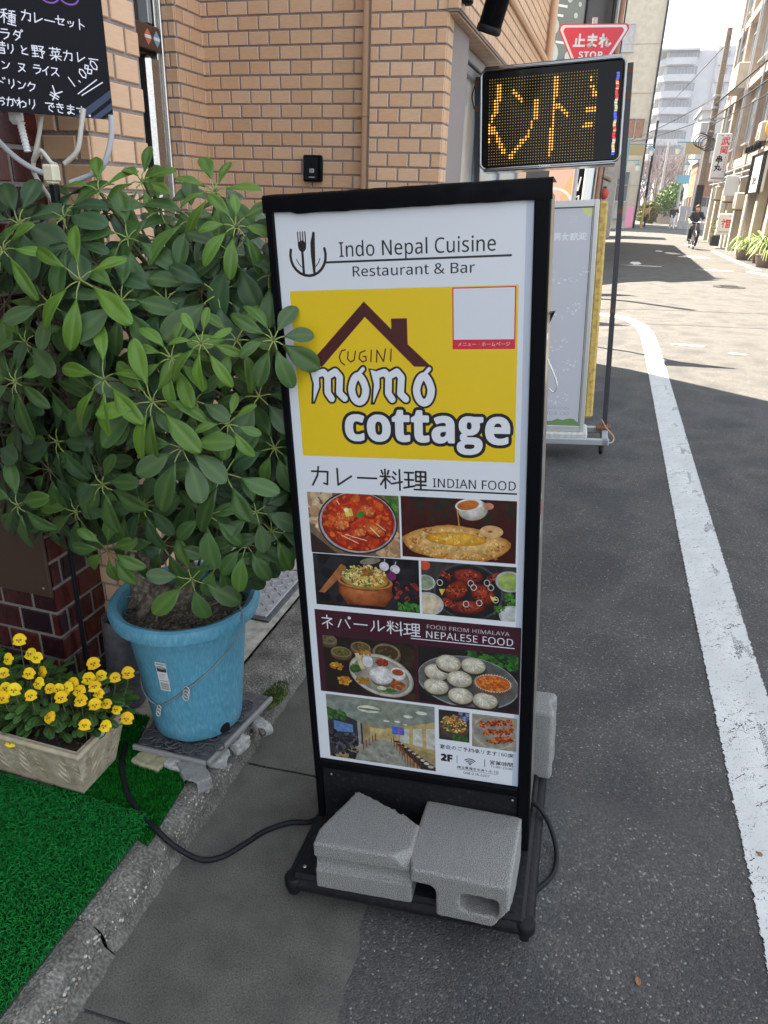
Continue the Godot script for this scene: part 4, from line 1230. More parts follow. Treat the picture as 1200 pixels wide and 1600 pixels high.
func _left_pillar() -> void:
	var p := thing("dark_brick_pillar", "pillar of glossy dark red brick tiles behind the yellow pansies", "pillar", W(-1.52, 0.02, 1.58))
	wp(p, "core", boxm(W(-1.96, 1.21, 1.689), Vector3(0.88, 2.38, 0.218)), M.mortar)
	# faces: towards the camera and towards the street
	var f1 := Node3D.new(); f1.name = "front_face"; p.add_child(f1)
	tile_face(f1, W(-2.3, 0.02, 1.58) - p.position, Vector3.RIGHT, 0.78, 2.3, 0.118, 0.088, 0.1, -1.0, "dark_tile", 0.012, 2.0)
	var f2 := Node3D.new(); f2.name = "street_face"; p.add_child(f2)
	tile_face(f2, W(-1.52, 0.02, 1.58) - p.position, Vector3.FORWARD, 0.218, 2.3, 0.118, 0.088, 0.15, -1.0, "dark_tile", 0.012, 2.0)
	var pan := thing("brown_board", "flat brown board fixed low on the dark brick pillar", "board", W(-1.7, 0.44, 1.565))
	lp(pan, "sheet", boxm(Vector3(0.0, 0.2, 0.0), Vector3(0.38, 0.4, 0.012), 0.003), M.brown_panel)
	var scr := MB.new()
	for e in [[-0.17, 0.03], [0.165, 0.03], [-0.17, 0.37], [0.165, 0.37]]:
		scr.ball(Vector3(e[0], e[1], 0.007), Vector3(0.005, 0.005, 0.002), 8, 4)
	lp(pan, "screw", scr, M.steel)
	var bp := MB.new()
	bp.tube([W(-1.492, 0.02, 1.64), W(-1.492, 1.0, 1.65), W(-1.485, 1.57, 1.63)], [0.0075], 8)
	single("black_conduit", bp, M.black_rubber, "thin black conduit running down the dark brick pillar", "conduit", W(-1.492, 0.02, 1.64))
	# menu board
	var ax := Vector3(0.656, 0, -0.755)
	var bs := Basis(ax, Vector3.UP, ax.cross(Vector3.UP))
	var bb := thing("menu_blackboard", "black menu board with white handwritten Japanese curry set and 1,080 yen price", "menu board", W(-1.138, 1.744, 1.6), "", bs)
	lp(bb, "panel", boxm(Vector3(-0.3, 0.3, -0.0065), Vector3(0.6, 0.6, 0.012), 0.002), mat("board_black", lin(0.006, 0.006, 0.009), 0.35))
	var cv := Canvas.new(self, 0.32, 0.32, -0.32, 0.32, 3200.0, lin(0.004, 0.004, 0.007))
	var chalk := lin(0.72, 0.7, 0.76)
	var bl := lin(0.045, 0.06, 0.1)
	cv.poly([Vector2(-0.085, 0), Vector2(0.001, 0.06), Vector2(0.001, 0.045), Vector2(-0.06, 0.0)], bl)
	cv.poly([Vector2(-0.048, 0), Vector2(0.001, 0.035), Vector2(0.001, 0.022), Vector2(-0.03, 0.0)], bl)
	cv.poly([Vector2(-0.02, 0), Vector2(0.001, 0.015), Vector2(0.001, 0.004), Vector2(-0.008, 0.0)], bl)
	var sw := 0.0021
	cv.kana("種", Vector2(-0.203, 0.19), 0.031, sw, chalk, 0.0, -0.12)
	cv.kana("カレー", Vector2(-0.166, 0.192), 0.024, sw, chalk, 0.0225, -0.08)
	cv.kana("セット", Vector2(-0.1, 0.191), 0.023, sw, chalk, 0.021, -0.06)
	cv.kana("ラダ", Vector2(-0.212, 0.153), 0.023, sw, chalk, 0.024, 0.02)
	cv.kana("替", Vector2(-0.226, 0.13), 0.026, sw, chalk)
	cv.kana("りと", Vector2(-0.204, 0.127), 0.021, sw, chalk, 0.025)
	cv.kana("野菜", Vector2(-0.155, 0.131), 0.028, sw, chalk, 0.034, 0.0)
	cv.kana("カレー", Vector2(-0.094, 0.128), 0.024, sw, chalk, 0.026, -0.02)
	cv.kana("ンヌ", Vector2(-0.218, 0.097), 0.021, sw, chalk, 0.031, -0.05)
	cv.kana("ライス", Vector2(-0.158, 0.095), 0.021, sw, chalk, 0.0175, -0.03)
	cv.kana("ドリンク", Vector2(-0.232, 0.066), 0.022, sw, chalk, 0.0195, -0.06)
	cv.kana("おかわり", Vector2(-0.24, 0.031), 0.023, sw, chalk, 0.0205, -0.02)
	cv.kana("できます。", Vector2(-0.144, 0.028), 0.023, sw, chalk, 0.0215, -0.06)
	cv.kana("¥", Vector2(-0.125, 0.064), 0.034, sw * 1.2, chalk, 0.0, -0.5)
	cv.kana("1,080", Vector2(-0.098, 0.07), 0.024, sw * 1.1, chalk, 0.0155, 0.62)
	cv.line([Vector2(-0.071, 0.045), Vector2(-0.028, 0.076)], sw, chalk)
	cv.line([Vector2(-0.063, 0.043), Vector2(-0.016, 0.072)], sw, chalk)
	var pur := lin(0.22, 0.09, 0.38)
	for c in [[-0.105, 0.222], [-0.066, 0.224], [-0.15, 0.235], [-0.03, 0.24]]:
		var ring := []
		for k in 17:
			ring.append(Vector2(c[0], c[1]) + Vector2(cos(TAU * k / 16) * 0.019, sin(TAU * k / 16) * 0.014))
		cv.line(ring, 0.003, pur)
	var bm := mat("board_print", Color.WHITE, 0.3)
	bm.metallic_specular = 0.22
	bm.albedo_texture = cv.tex(1024, 1024)
	var q := MB.new()
	q.quad(Vector3(-0.32, 0, 0.0002), Vector3(0, 0, 0.0002), Vector3(0, 0.32, 0.0002), Vector3(-0.32, 0.32, 0.0002))
	lp(bb, "handwriting", q, bm)
	# power leads and plugs under the board
	var leads := [
		["white_flex_lead", "cream twin flex hanging from the menu board into a socket tap", [W(-1.17, 1.76, 1.54), W(-1.175, 1.72, 1.53), W(-1.185, 1.675, 1.52), W(-1.215, 1.648, 1.51)], 0.0055, "white_cord"],
		["grey_lead", "thick grey lead curving down from the menu board behind the leaves", [W(-1.115, 1.75, 1.56), W(-1.12, 1.71, 1.56), W(-1.135, 1.665, 1.555), W(-1.16, 1.635, 1.55), W(-1.23, 1.61, 1.54)], 0.0062, "grey_cord"],
		["grey_loop_lead", "thick grey lead sweeping across the dark bricks to the socket tap", [W(-1.42, 1.74, 1.5), W(-1.375, 1.69, 1.5), W(-1.33, 1.655, 1.5), W(-1.28, 1.632, 1.5), W(-1.235, 1.622, 1.5)], 0.0062, "grey_cord"],
		["knotted_flex", "cream flex with a knot in front of the dark bricks", [W(-1.262, 1.76, 1.52), W(-1.275, 1.71, 1.515), W(-1.29, 1.668, 1.51), W(-1.297, 1.652, 1.508), W(-1.27, 1.67, 1.5), W(-1.262, 1.672, 1.5), W(-1.242, 1.65, 1.5), W(-1.228, 1.645, 1.5)], 0.0048, "white_cord"],
		["hanging_flex", "cream flex running down behind the black plug", [W(-1.298, 1.65, 1.51), W(-1.3, 1.625, 1.51), W(-1.27, 1.58, 1.51), W(-1.235, 1.53, 1.51), W(-1.2, 1.45, 1.52)], 0.005, "white_cord"],
	]
	for l in leads:
		var m := MB.new()
		var c3 := smooth_path(l[2], 6)
		m.tube(c3, [l[3]], 8)
		single(l[0], m, M[l[4]], l[1], "cable", l[2][0])
	var pg := thing("white_plug", "cream mains plug with a ribbed neck hanging below the menu board", "plug", W(-1.318, 1.76, 1.5))
	var a := MB.new()
	a.box(Vector3(0, -0.01, 0), Vector3(0.034, 0.05, 0.022), 0.008)
	lp(pg, "plug_body", a, M.white_plastic)
	var rib := MB.new()
	var pr := [Vector2(0.0, -0.092)]
	for k in 8:
		pr.append(Vector2(0.0085, -0.09 + k * 0.007))
		pr.append(Vector2(0.0065, -0.087 + k * 0.007))
	pr.append(Vector2(0.011, -0.032))
	rib.lathe(pr, 10, Transform3D(Basis(Vector3.BACK, 0.14), Vector3(0.004, 0, 0)))
	lp(pg, "strain_relief", rib, M.white_plastic)
	var tap := thing("socket_tap", "cream plastic socket tap with a black plug hanging under the menu board", "socket", W(-1.238, 1.628, 1.492))
	lp(tap, "tap_body", boxm(Vector3(0, 0, 0), Vector3(0.03, 0.036, 0.026), 0.004), M.cream_plastic)
	lp(tap, "collar", boxm(Vector3(0, -0.019, 0), Vector3(0.022, 0.008, 0.022), 0.003), M.cream_plastic)
	var bpl := MB.new()
	bpl.box(Vector3(0.002, -0.042, 0), Vector3(0.019, 0.044, 0.018), 0.004)
	bpl.tube([Vector3(0.002, -0.06, 0), Vector3(0.004, -0.1, 0.0), Vector3(0.006, -0.2, 0.01)], [0.007, 0.006, 0.005], 8)
	lp(tap, "black_plug", bpl, M.black_rubber)
	var bo := thing("rusty_bolt", "rusty bolt with a steel nut on the dark brick pillar", "bolt", W(-1.37, 1.535, 1.56))
	var bm2 := MB.new()
	bm2.tube([Vector3(-0.03, 0, 0.0), Vector3(0.03, 0, 0.0)], [0.007], 8)
	lp(bo, "shank", bm2, M.rust)
	var nut := MB.new()
	nut.tube([Vector3(0.002, 0, 0), Vector3(0.016, 0, 0)], [0.012], 6)
	nut.tube([Vector3(0.016, 0, 0), Vector3(0.026, 0, 0)], [0.008, 0.005], 8)
	lp(bo, "nut", nut, M.steel)

func smooth_path(pts: Array, sub: int) -> Array:
	var out := []
	for i in pts.size() - 1:
		var p0: Vector3 = pts[maxi(i - 1, 0)]
		var p1: Vector3 = pts[i]
		var p2: Vector3 = pts[i + 1]
		var p3: Vector3 = pts[mini(i + 2, pts.size() - 1)]
		for k in sub:
			out.append(p1.cubic_interpolate(p2, p0, p3, float(k) / sub))
	out.append(pts[pts.size() - 1])
	return out

# ------------------------------------------------------------------ far buildings
func plan(mb: MB, poly: Array, y0: float, y1: float) -> void:      # poly of Vector2(x, d)
	var p := PackedVector2Array()
	for q in poly:
		p.append(q)
	mb.prism(p, y1 - y0, Transform3D(Basis(Vector3.RIGHT, Vector3.FORWARD, Vector3.UP), Vector3(0, y1, 0)))

# a window on a face: at = centre of the opening on the wall, u = to the right, n = outwards
func win(b: Node3D, at: Vector3, u: Vector3, w: float, h: float, fr: Material, glass: Material, bars := 1, sill := true) -> void:
	var n := u.cross(Vector3.UP)
	var bs := Basis(u, Vector3.UP, n)
	var off := b.position
	var m := MB.new()
	var t := 0.05
	m.box(at - off + u * (w * 0.5) + n * 0.03, Vector3(t, h + t, 0.1), 0.0, bs)
	m.box(at - off - u * (w * 0.5) + n * 0.03, Vector3(t, h + t, 0.1), 0.0, bs)
	m.box(at - off + Vector3.UP * (h * 0.5) + n * 0.03, Vector3(w - t, t, 0.1), 0.0, bs)
	m.box(at - off - Vector3.UP * (h * 0.5) + n * 0.03, Vector3(w - t, t, 0.1), 0.0, bs)
	for k in bars:
		m.box(at - off + u * (w * ((k + 1.0) / (bars + 1.0) - 0.5)) + n * 0.025, Vector3(0.04, h - t, 0.06), 0.0, bs)
	if sill:
		m.box(at - off - Vector3.UP * (h * 0.5 + 0.06) + n * 0.07, Vector3(w + 0.16, 0.06, 0.2), 0.0, bs)
	var f := mi("window", m.mesh(), fr, b)
	var g := MB.new()
	for k in bars + 1:
		var pw := (w - t) / (bars + 1.0)
		var c := at - off + u * (-(w - t) * 0.5 + pw * (k + 0.5)) + n * 0.012
		g.box(c, Vector3(pw - 0.04, h - t, 0.02), 0.0, bs)
	mi("pane", g.mesh(), glass, f)

func _corner_building() -> void:
	var b := thing("dark_corner_building", "dark grey corner building with a cut corner and a tall sticker covered window", "building", W(-1.0, -0.07, 22.5))
	var m := MB.new()
	plan(m, [Vector2(-1.0, 22.5), Vector2(-1.0, 39.0), Vector2(-14, 39), Vector2(-14, 19.2), Vector2(-4.5, 19.2)], -0.1, 7.0)
	wp(b, "wall", m, M.dark_wall)
	var u := Vector3(3.5, 0, -3.3).normalized()
	var n := u.cross(Vector3.UP)
	# recessed joints between the large wall panels
	var pan := MB.new()
	var bs := Basis(u, Vector3.UP, n)
	var c0 := W(-4.5, 0, 19.2)
	for r in 9:
		for k in 4:
			if k < 3 and r > 5:
				continue
			var at := c0 + u * (0.6 + 1.2 * k) + Vector3.UP * (0.5 + 0.78 * r) + n * 0.012
			pan = MB.new()
			pan.box(at - b.position, Vector3(1.18, 0.76, 0.03), 0.006, bs)
			mi("panel", pan.mesh(), M.dark_wall, b)
	# the tall window with round stickers, ceiling lights inside
	var wc := W(-2.12, 5.75, 21.45) + n * 0.06
	win(b, wc, u, 1.3, 1.9, mat("dark_frame", lin(0.012, 0.011, 0.011), 0.4), mat("shop_glass", lin(0.14, 0.15, 0.12), 0.1), 0, false)
	var stick := MB.new()
	for e in [[-0.35, -0.18, 0.2], [-0.33, -0.75, 0.24], [0.25, -0.78, 0.13], [0.33, 0.1, 0.06], [-0.45, 0.35, 0.07], [0.1, 0.42, 0.08], [0.12, -0.2, 0.06], [0.42, 0.34, 0.05], [0.0, 0.75, 0.07], [-0.3, 0.72, 0.06], [0.4, -0.3, 0.07]]:
		stick.lathe([Vector2(e[2], 0), Vector2(e[2], 0.004), Vector2(0, 0.004)], 14, Transform3D(Basis(u, n, -Vector3.UP), wc + u * e[0] + Vector3.UP * e[1] + n * 0.03 - b.position))
	mi("window_sticker", stick.mesh(), mat("pale_green_film", lin(0.5, 0.56, 0.48), 0.6), b)
	var tubes := MB.new()
	for e in [[-0.2, 0.25], [0.05, -0.5], [-0.3, 0.05]]:
		tubes.box(wc + u * e[0] + Vector3.UP * e[1] + n * 0.026 - b.position, Vector3(0.5, 0.05, 0.006), 0.0, bs)
	mi("window_light_strip", tubes.mesh(), mat("light_strip", lin(0.75, 0.75, 0.68), 0.5), b)
	var aw := MB.new()
	aw.box(W(-1.75, 6.72, 21.75) + n * 0.2 - b.position, Vector3(1.6, 0.22, 0.5), 0.02, bs)
	lp(b, "awning", aw, M.black_rubber)
	# pipes and cables down the corner
	for k in 4:
		var p := MB.new()
		var at := W(-0.95 + 0.09 * k, 0, 22.3 + 0.12 * k)
		p.tube([at, at + Vector3.UP * 7.0], [[0.05, 0.03, 0.06, 0.02][k]], 8)
		var o := mi("drainpipe", p.mesh(b.position), [M.black_rubber, M.grey_metal, M.brown_wall, M.wire][k], b)
		o.set_meta("label", "vertical pipe at the building corner")
	# shop front under it: black fascia with white letters
	var sg := thing("black_shop_sign", "black shop sign with thick white letters behind the signboards", "sign", W(-0.93, 1.4, 16.0))
	lp(sg, "sign_board", boxm(Vector3(-0.12, 0.5, 0), Vector3(0.75, 1.1, 0.06), 0.01), M.black_frame)
	var tm := lettering("OW", 0.3, 0.26, "Droid Sans", 700)
	var t := mi("lettering", tm, M.white_plastic, sg)
	t.position = Vector3(-0.1, 0.56, 0.034)
	var t2 := mi("lettering", lettering("1-1", 0.22, 0.12, "Droid Sans", 700), M.white_plastic, sg)
	t2.position = Vector3(-0.06, 0.3, 0.034)
	var pole := MB.new()
	pole.tube([W(-0.7, -0.05, 15.0), W(-0.7, 4.2, 15.0)], [0.085], 14)
	single("pale_blue_post", pole, mat("pale_blue", lin(0.48, 0.58, 0.6), 0.5), "pale blue steel post behind the white signboard", "post", W(-0.7, -0.05, 15.0))
	var pk := thing("pink_round_sign", "pink and orange poster board with a white ring logo", "sign", W(-0.92, 0.9, 12.0))
	lp(pk, "sign_board", boxm(Vector3(0, 0.62, 0), Vector3(0.42, 1.3, 0.04), 0.008), mat("pink_board", lin(0.62, 0.42, 0.36), 0.6))
	var or2 := MB.new()
	or2.prism(PackedVector2Array([Vector2(0.205, 0.2), Vector2(0.205, 1.25), Vector2(0.02, 0.9), Vector2(-0.05, 0.4), Vector2(0.1, 0.0)]), 0.0, Transform3D(Basis.IDENTITY, Vector3(0, 0, 0.0215)))
	lp(pk, "orange_print", or2, mat("orange_print", lin(0.66, 0.4, 0.2), 0.6))
	var ring := MB.new()
	for k in 16:
		var a := PI * (0.05 + 0.055 * k)
		var c := Vector3(-0.1, 0.62, 0.023)
		var d0 := Vector3(cos(a), sin(a), 0)
		var d1 := Vector3(cos(a + 0.175), sin(a + 0.175), 0)
		ring.quad(c + d0 * 0.3, c + d1 * 0.3, c + d1 * 0.26, c + d0 * 0.26)
	for k in 4:
		var x := -0.13 + 0.09 * k
		ring.quad(Vector3(x, 0.45 - 0.05 * k, 0.024), Vector3(x + 0.025, 0.45 - 0.05 * k, 0.024), Vector3(x + 0.06, 0.75 - 0.07 * k, 0.024), Vector3(x + 0.035, 0.75 - 0.07 * k, 0.024))
	lp(pk, "ring_print", ring, M.white_plastic)
	# small things on the street front of the corner building
	for k in 5:
		win(b, W(-0.99, 4.6, 25.0 + 3.0 * k), Vector3.FORWARD, 1.4, 1.3, M.grey_metal, M.window_glass, 1)
	var awn := thing("shop_awning", "small beige shop awning on the dark corner building's street side", "awning", W(-0.75, 2.3, 25.5))
	lp(awn, "canopy", boxm(Vector3(0, 0.1, 0), Vector3(0.5, 0.12, 2.4), 0.03, Basis(Vector3.BACK, -0.35)), M.tan_wall)
	lp(awn, "arm", boxm(Vector3(-0.1, -0.1, 1.0), Vector3(0.04, 0.4, 0.04)), M.grey_metal)
	var lan := thing("red_lantern", "small red lantern hanging by the corner shop", "lantern", W(-0.62, 2.0, 23.9))
	var lm := MB.new()
	lm.ball(Vector3(0, -0.1, 0), Vector3(0.13, 0.16, 0.13), 12, 8)
	lp(lan, "shade", lm, mat("red_paper", lin(0.5, 0.05, 0.03), 0.6))
	lp(lan, "cap", boxm(Vector3(0, 0.07, 0), Vector3(0.12, 0.04, 0.12), 0.01), M.black_rubber)

func lettering(txt: String, w: float, h: float, face: String, weight := 400) -> ArrayMesh:     # flat letters centred in a box w x h
	var tris := letter_tris(txt, face, weight)
	var lo := Vector2(1e9, 1e9)
	var hi := -lo
	for q in tris:
		lo = lo.min(q)
		hi = hi.max(q)
	var k := Vector2(w / (hi.x - lo.x), h / (hi.y - lo.y))
	var m := MB.new()
	for i in range(0, tris.size(), 3):
		var p := []
		for e in 3:
			var q := (tris[i + e] - lo) * k - Vector2(w, h) * 0.5
			p.append(Vector3(q.x, q.y, 0))
		if (p[1] - p[0]).cross(p[2] - p[0]).z < 0:
			p = [p[0], p[2], p[1]]
		m.tri(p[0], p[1], p[2])
	return m.mesh()

func strokes(txt: String, size: float, w: float, vertical := false) -> ArrayMesh:      # Japanese lettering as flat strokes, centred on the first cell's left edge
	var m := MB.new()
	var at := Vector2.ZERO
	var lift := 0.0
	for ch in txt:
		for st in GLYPH[ch]:
			lift += 0.00006
			for i in range(0, st.size() - 2, 2):
				var p := at + Vector2(st[i], -st[i + 1]) * size / 20.0
				var q := at + Vector2(st[i + 2], -st[i + 3]) * size / 20.0
				var d := (q - p).normalized() * w * 0.5
				var e := d.orthogonal()
				p -= d
				q += d
				m.quad(Vector3(p.x - e.x, p.y - e.y, lift), Vector3(q.x - e.x, q.y - e.y, lift), Vector3(q.x + e.x, q.y + e.y, lift), Vector3(p.x + e.x, p.y + e.y, lift))
		at += Vector2(0, -size) if vertical else Vector2(size, 0)
	return m.mesh()

func _far_left_buildings() -> void:
	# low house beyond the corner building
	var h := thing("low_grey_house", "low grey house standing beyond the dark corner building", "house", W(-0.6, 0.0, 45.0))
	wp(h, "wall", boxm(W(-5.1, 3.0, 45.6), Vector3(9.0, 6.2, 3.0)), M.grey_wall)
	for k in 2:
		win(h, W(-0.6, 3.6, 44.8 + 1.5 * k), Vector3.FORWARD, 0.9, 1.1, M.grey_metal, M.window_glass, 1)
	win(h, W(-2.0, 3.6, 44.1), Vector3.RIGHT, 1.2, 1.2, M.grey_metal, M.window_glass, 1)
	var t := thing("beige_tower_block", "tall plain beige block with a black drainpipe on its edge", "building", W(0.9, 0.0, 62.0))
	wp(t, "wall", boxm(W(-4.1, 14.0, 69.0), Vector3(10.0, 28.4, 14.0)), M.beige_wall)
	var pipe := MB.new()
	pipe.tube([W(0.86, 0, 61.9), W(0.86, 28.0, 61.9)], [0.07], 8)
	wp(t, "drainpipe", pipe, M.black_rubber)
	var pg := MB.new()
	pg.tube([W(-2.9, 4.0, 61.85), W(-2.9, 28.0, 61.85)], [0.09], 8)
	pg.tube([W(-2.5, 4.0, 61.85), W(-2.5, 28.0, 61.85)], [0.06], 8)
	wp(t, "service_pipe", pg, M.grey_metal)
	for y in [12.4, 16.0, 20.0, 24.0]:
		win(t, W(-1.5, y, 62.0), Vector3.RIGHT, 0.9, 1.6, M.grey_metal, M.grey_wall, 0)
	win(t, W(-0.1, 6.75, 62.0), Vector3.RIGHT, 1.3, 1.3, M.grey_metal, M.brown_wall, 1)
	win(t, W(-0.45, 2.9, 62.0), Vector3.RIGHT, 1.0, 2.0, M.grey_metal, M.window_glass, 0)
	win(t, W(-0.4, 1.2, 62.0), Vector3.RIGHT, 0.9, 0.9, M.grey_metal, M.grey_wall, 0)
	var seams := MB.new()
	for k in 9:
		seams.box(W(-4.1, 3.0 + 3.0 * k, 61.985), Vector3(9.98, 0.04, 0.03))
	wp(t, "string_course", seams, M.tan_wall)
	var pk := thing("pink_banner", "small pink banner standing at the foot of the beige block", "banner", W(0.45, 0.0, 60.8))
	lp(pk, "cloth", boxm(Vector3(0, 0.85, 0), Vector3(0.5, 1.4, 0.02)), mat("pink_cloth", lin(0.7, 0.25, 0.4), 0.8))
	var pp := MB.new()
	pp.tube([Vector3(-0.28, 0, 0), Vector3(-0.28, 1.75, 0)], [0.02], 6)
	lp(pk, "pole", pp, M.grey_metal)

func _right_buildings() -> void:
	var x := 4.6
	var b := thing("tan_terrace_building", "long sunlit tan four storey building with shops and projecting signs", "building", W(x, 0.0, 35.0))
	wp(b, "wall", boxm(W(x + 6.0, 8.0, 34.5), Vector3(12.0, 16.4, 25.0)), M.tan_wall)
	# piers, floor bands, windows
	for k in 7:
		wp(b, "pier", boxm(W(x - 0.12, 9.6, 22.6 + 4.0 * k), Vector3(0.3, 12.6, 0.5), 0.02), M.tan_wall)
	for y in [3.4, 6.5, 9.6, 12.7]:
		wp(b, "floor_band", boxm(W(x - 0.1, y, 34.5), Vector3(0.36, 0.35, 24.9), 0.02), M.tan_wall)
	for r in 4:
		for k in 6:
			var d := 24.6 + 4.0 * k
			win(b, W(x, 5.0 + 3.1 * r, d - 0.75), Vector3.BACK, 1.15, 1.6, M.grey_metal, M.window_glass, 1)
			win(b, W(x, 5.0 + 3.1 * r, d + 0.85), Vector3.BACK, 1.15, 1.6, M.grey_metal, M.window_glass, 1)
	for e in [[25.0, 7.9], [33.0, 10.9], [41.0, 7.9]]:
		wp(b, "balcony", boxm(W(x - 0.35, e[1] - 0.9, e[0]), Vector3(0.7, 1.0, 2.6), 0.02), M.beige_wall)
	# end wall towards the far side
	# ground floor
	for e in [[45.6, 0.9, 2.2], [43.2, 1.0, 2.2], [40.2, 0.9, 2.3], [36.2, 0.9, 2.3], [32.6, 0.8, 2.2]]:
		win(b, W(x, 1.15, e[0]), Vector3.BACK, e[1], e[2], M.grey_metal, M.window_glass, 0, false)
	wp(b, "doorway_panel", boxm(W(x + 0.03, 1.25, 29.0), Vector3(0.12, 2.5, 1.5)), mat("doorway_brown", lin(0.14, 0.075, 0.04), 0.6))  # made-up door panel filling what is a dark, open doorway
	wp(b, "door_post", boxm(W(x - 0.05, 1.3, 29.95), Vector3(0.22, 2.6, 0.3), 0.02), mat("orange_wood", lin(0.36, 0.14, 0.03), 0.6))
	for k in 8:
		wp(b, "shop_pier", boxm(W(x - 0.14, 1.6, 26.9 + 2.6 * k), Vector3(0.34, 3.2, 0.45), 0.02), M.beige_wall)
	var pipes := MB.new()
	for e in [[39.0, 0.04], [34.3, 0.05], [38.4, 0.03], [31.4, 0.05], [44.4, 0.05]]:
		pipes.tube([W(x - 0.3, 0.0, e[0]), W(x - 0.3, 8.0, e[0]), W(x - 0.3, 15.5, e[0])], [e[1]], 6)
	for y in [2.75, 2.95, 3.15]:
		pipes.tube([W(x - 0.36, y, 31.0), W(x - 0.4, y - 0.04, 38.0), W(x - 0.36, y, 46.0)], [0.035], 6)
	wp(b, "service_pipe", pipes, M.grey_metal)
	for e in [[33.6, 1.9], [37.4, 2.2], [41.5, 2.3], [31.0, 4.1]]:
		var ac := thing("air_conditioner", "cream air conditioner unit on the tan building " + {33.6: "near the blank square sign", 37.4: "above the storage box", 41.5: "behind the tall white sign", 31.0: "above the black barred sign"}[e[0]], "air conditioner", W(x - 0.35, e[1], e[0]), "air conditioners on the tan building")
		lp(ac, "casing", boxm(Vector3.ZERO, Vector3(0.3, 0.6, 0.8), 0.03), M.beige_wall)
		var fan := MB.new()
		fan.lathe([Vector2(0.24, 0), Vector2(0.24, 0.02), Vector2(0.0, 0.02)], 18, Transform3D(Basis(Vector3.BACK, PI / 2), Vector3(-0.15, 0, -0.08)))
		lp(ac, "fan_grille", fan, M.grey_metal)
		lp(ac, "bracket", boxm(Vector3(0.06, -0.33, 0), Vector3(0.34, 0.05, 0.7)), M.rust)
	# projecting signs
	var s1 := thing("tall_white_sign", "tall white projecting sign with red and black Japanese characters", "sign", W(3.9, 2.75, 40.0))
	lp(s1, "sign_box", boxm(Vector3(0, 1.0, 0), Vector3(0.64, 2.0, 0.2), 0.02), M.sign_white)
	var red := mi("red_lettering", strokes("武岡", 0.36, 0.05, true), mat("red_paint", lin(0.62, 0.05, 0.06), 0.5), s1)
	red.position = Vector3(-0.1, 1.86, 0.104)
	var blk := mi("black_lettering", strokes("串丸", 0.34, 0.05, true), M.black_frame, s1)
	blk.position = Vector3(-0.22, 1.1, 0.104)
	var sm := MB.new()
	for k in 7:
		sm.box(Vector3(0.2, 1.02 - 0.1 * k, 0.103), Vector3(0.05, 0.05, 0.002))
	sm.box(Vector3(0, 0.14, 0.103), Vector3(0.5, 0.07, 0.002))
	sm.box(Vector3(-0.1, 1.91, 0.103), Vector3(0.08, 0.05, 0.002)); sm.box(Vector3(0.14, 1.91, 0.103), Vector3(0.08, 0.05, 0.002))
	lp(s1, "small_lettering", sm, mat("dull_red", lin(0.4, 0.2, 0.18), 0.6))
	var arm := MB.new()
	arm.tube([Vector3(0.3, 1.7, 0), Vector3(0.7, 1.7, 0)], [0.025], 6)
	arm.tube([Vector3(0.3, 0.3, 0), Vector3(0.7, 0.3, 0)], [0.025], 6)
	lp(s1, "arm", arm, M.grey_metal)
	var s2 := thing("white_square_sign", "blank white square projecting sign beside the tall white sign", "sign", W(4.0, 2.1, 34.6))
	lp(s2, "sign_box", boxm(Vector3(0, 0.36, 0), Vector3(0.52, 0.74, 0.12), 0.015), M.sign_white)
	lp(s2, "mount", boxm(Vector3(0.4, 0.72, 0), Vector3(0.6, 0.04, 0.04)), M.black_rubber)
	var s3 := thing("black_framed_sign", "pale shop sign crossed by black bars on the tan building", "sign", W(x - 0.35, 2.15, 30.3))
	lp(s3, "sign_board", boxm(Vector3(0, 0.6, 0), Vector3(0.1, 1.2, 3.2), 0.01), M.sign_white)
	var bars := MB.new()
	for z in [-1.5, -1.25, -0.95, 1.0, 1.3, 1.55]:
		bars.box(Vector3(-0.06, 0.6, z), Vector3(0.03, 1.26, 0.11))
	bars.box(Vector3(-0.06, 1.22, 0), Vector3(0.03, 0.05, 3.2))
	bars.box(Vector3(-0.06, -0.02, 0), Vector3(0.03, 0.05, 3.2))
	lp(s3, "bar", bars, M.black_frame)
	var nm := mi("lettering", lettering("bef", 0.9, 0.32, "Droid Serif", 700), M.black_frame, s3)
	nm.transform = Transform3D(Basis(Vector3.UP, -PI / 2), Vector3(-0.056, 0.42, 0))
	for k in 5:
		var lamp := thing("sign_spotlight", "small black spotlight over the black barred shop sign", "spotlight", W(x - 0.65, 3.55, 29.1 + 0.62 * k), "spotlights over the barred sign")
		lp(lamp, "head", boxm(Vector3.ZERO, Vector3(0.16, 0.2, 0.16), 0.03), M.black_frame)
		lp(lamp, "arm", boxm(Vector3(0.2, 0.12, 0), Vector3(0.4, 0.03, 0.03)), M.black_frame)
	var s4 := thing("round_yellow_sign", "round yellow projecting sign high on the tan building", "sign", W(4.15, 3.9, 26.9))
	var disc := MB.new()
	disc.lathe([Vector2(0.0, -0.05), Vector2(0.42, -0.05), Vector2(0.42, 0.05), Vector2(0.36, 0.055), Vector2(0.0, 0.055)], 26, Transform3D(Basis(Vector3.RIGHT, PI / 2), Vector3.ZERO))
	lp(s4, "disc", disc, mat("yellow_sign", lin(0.66, 0.4, 0.05), 0.5))
	lp(s4, "arm", boxm(Vector3(0.35, 0, 0), Vector3(0.3, 0.04, 0.04)), M.black_rubber)
	var s5 := thing("standing_shop_sign", "white standing shop sign with one red Japanese character", "sign", W(4.15, 0.03, 35.4))
	lp(s5, "sign_box", boxm(Vector3(0, 0.98, 0), Vector3(0.62, 0.82, 0.18), 0.02), M.sign_white)
	var fu := mi("red_lettering", strokes("福", 0.38, 0.045), M.red_paint, s5)
	fu.position = Vector3(-0.19, 1.2, 0.094)
	var sl := MB.new()
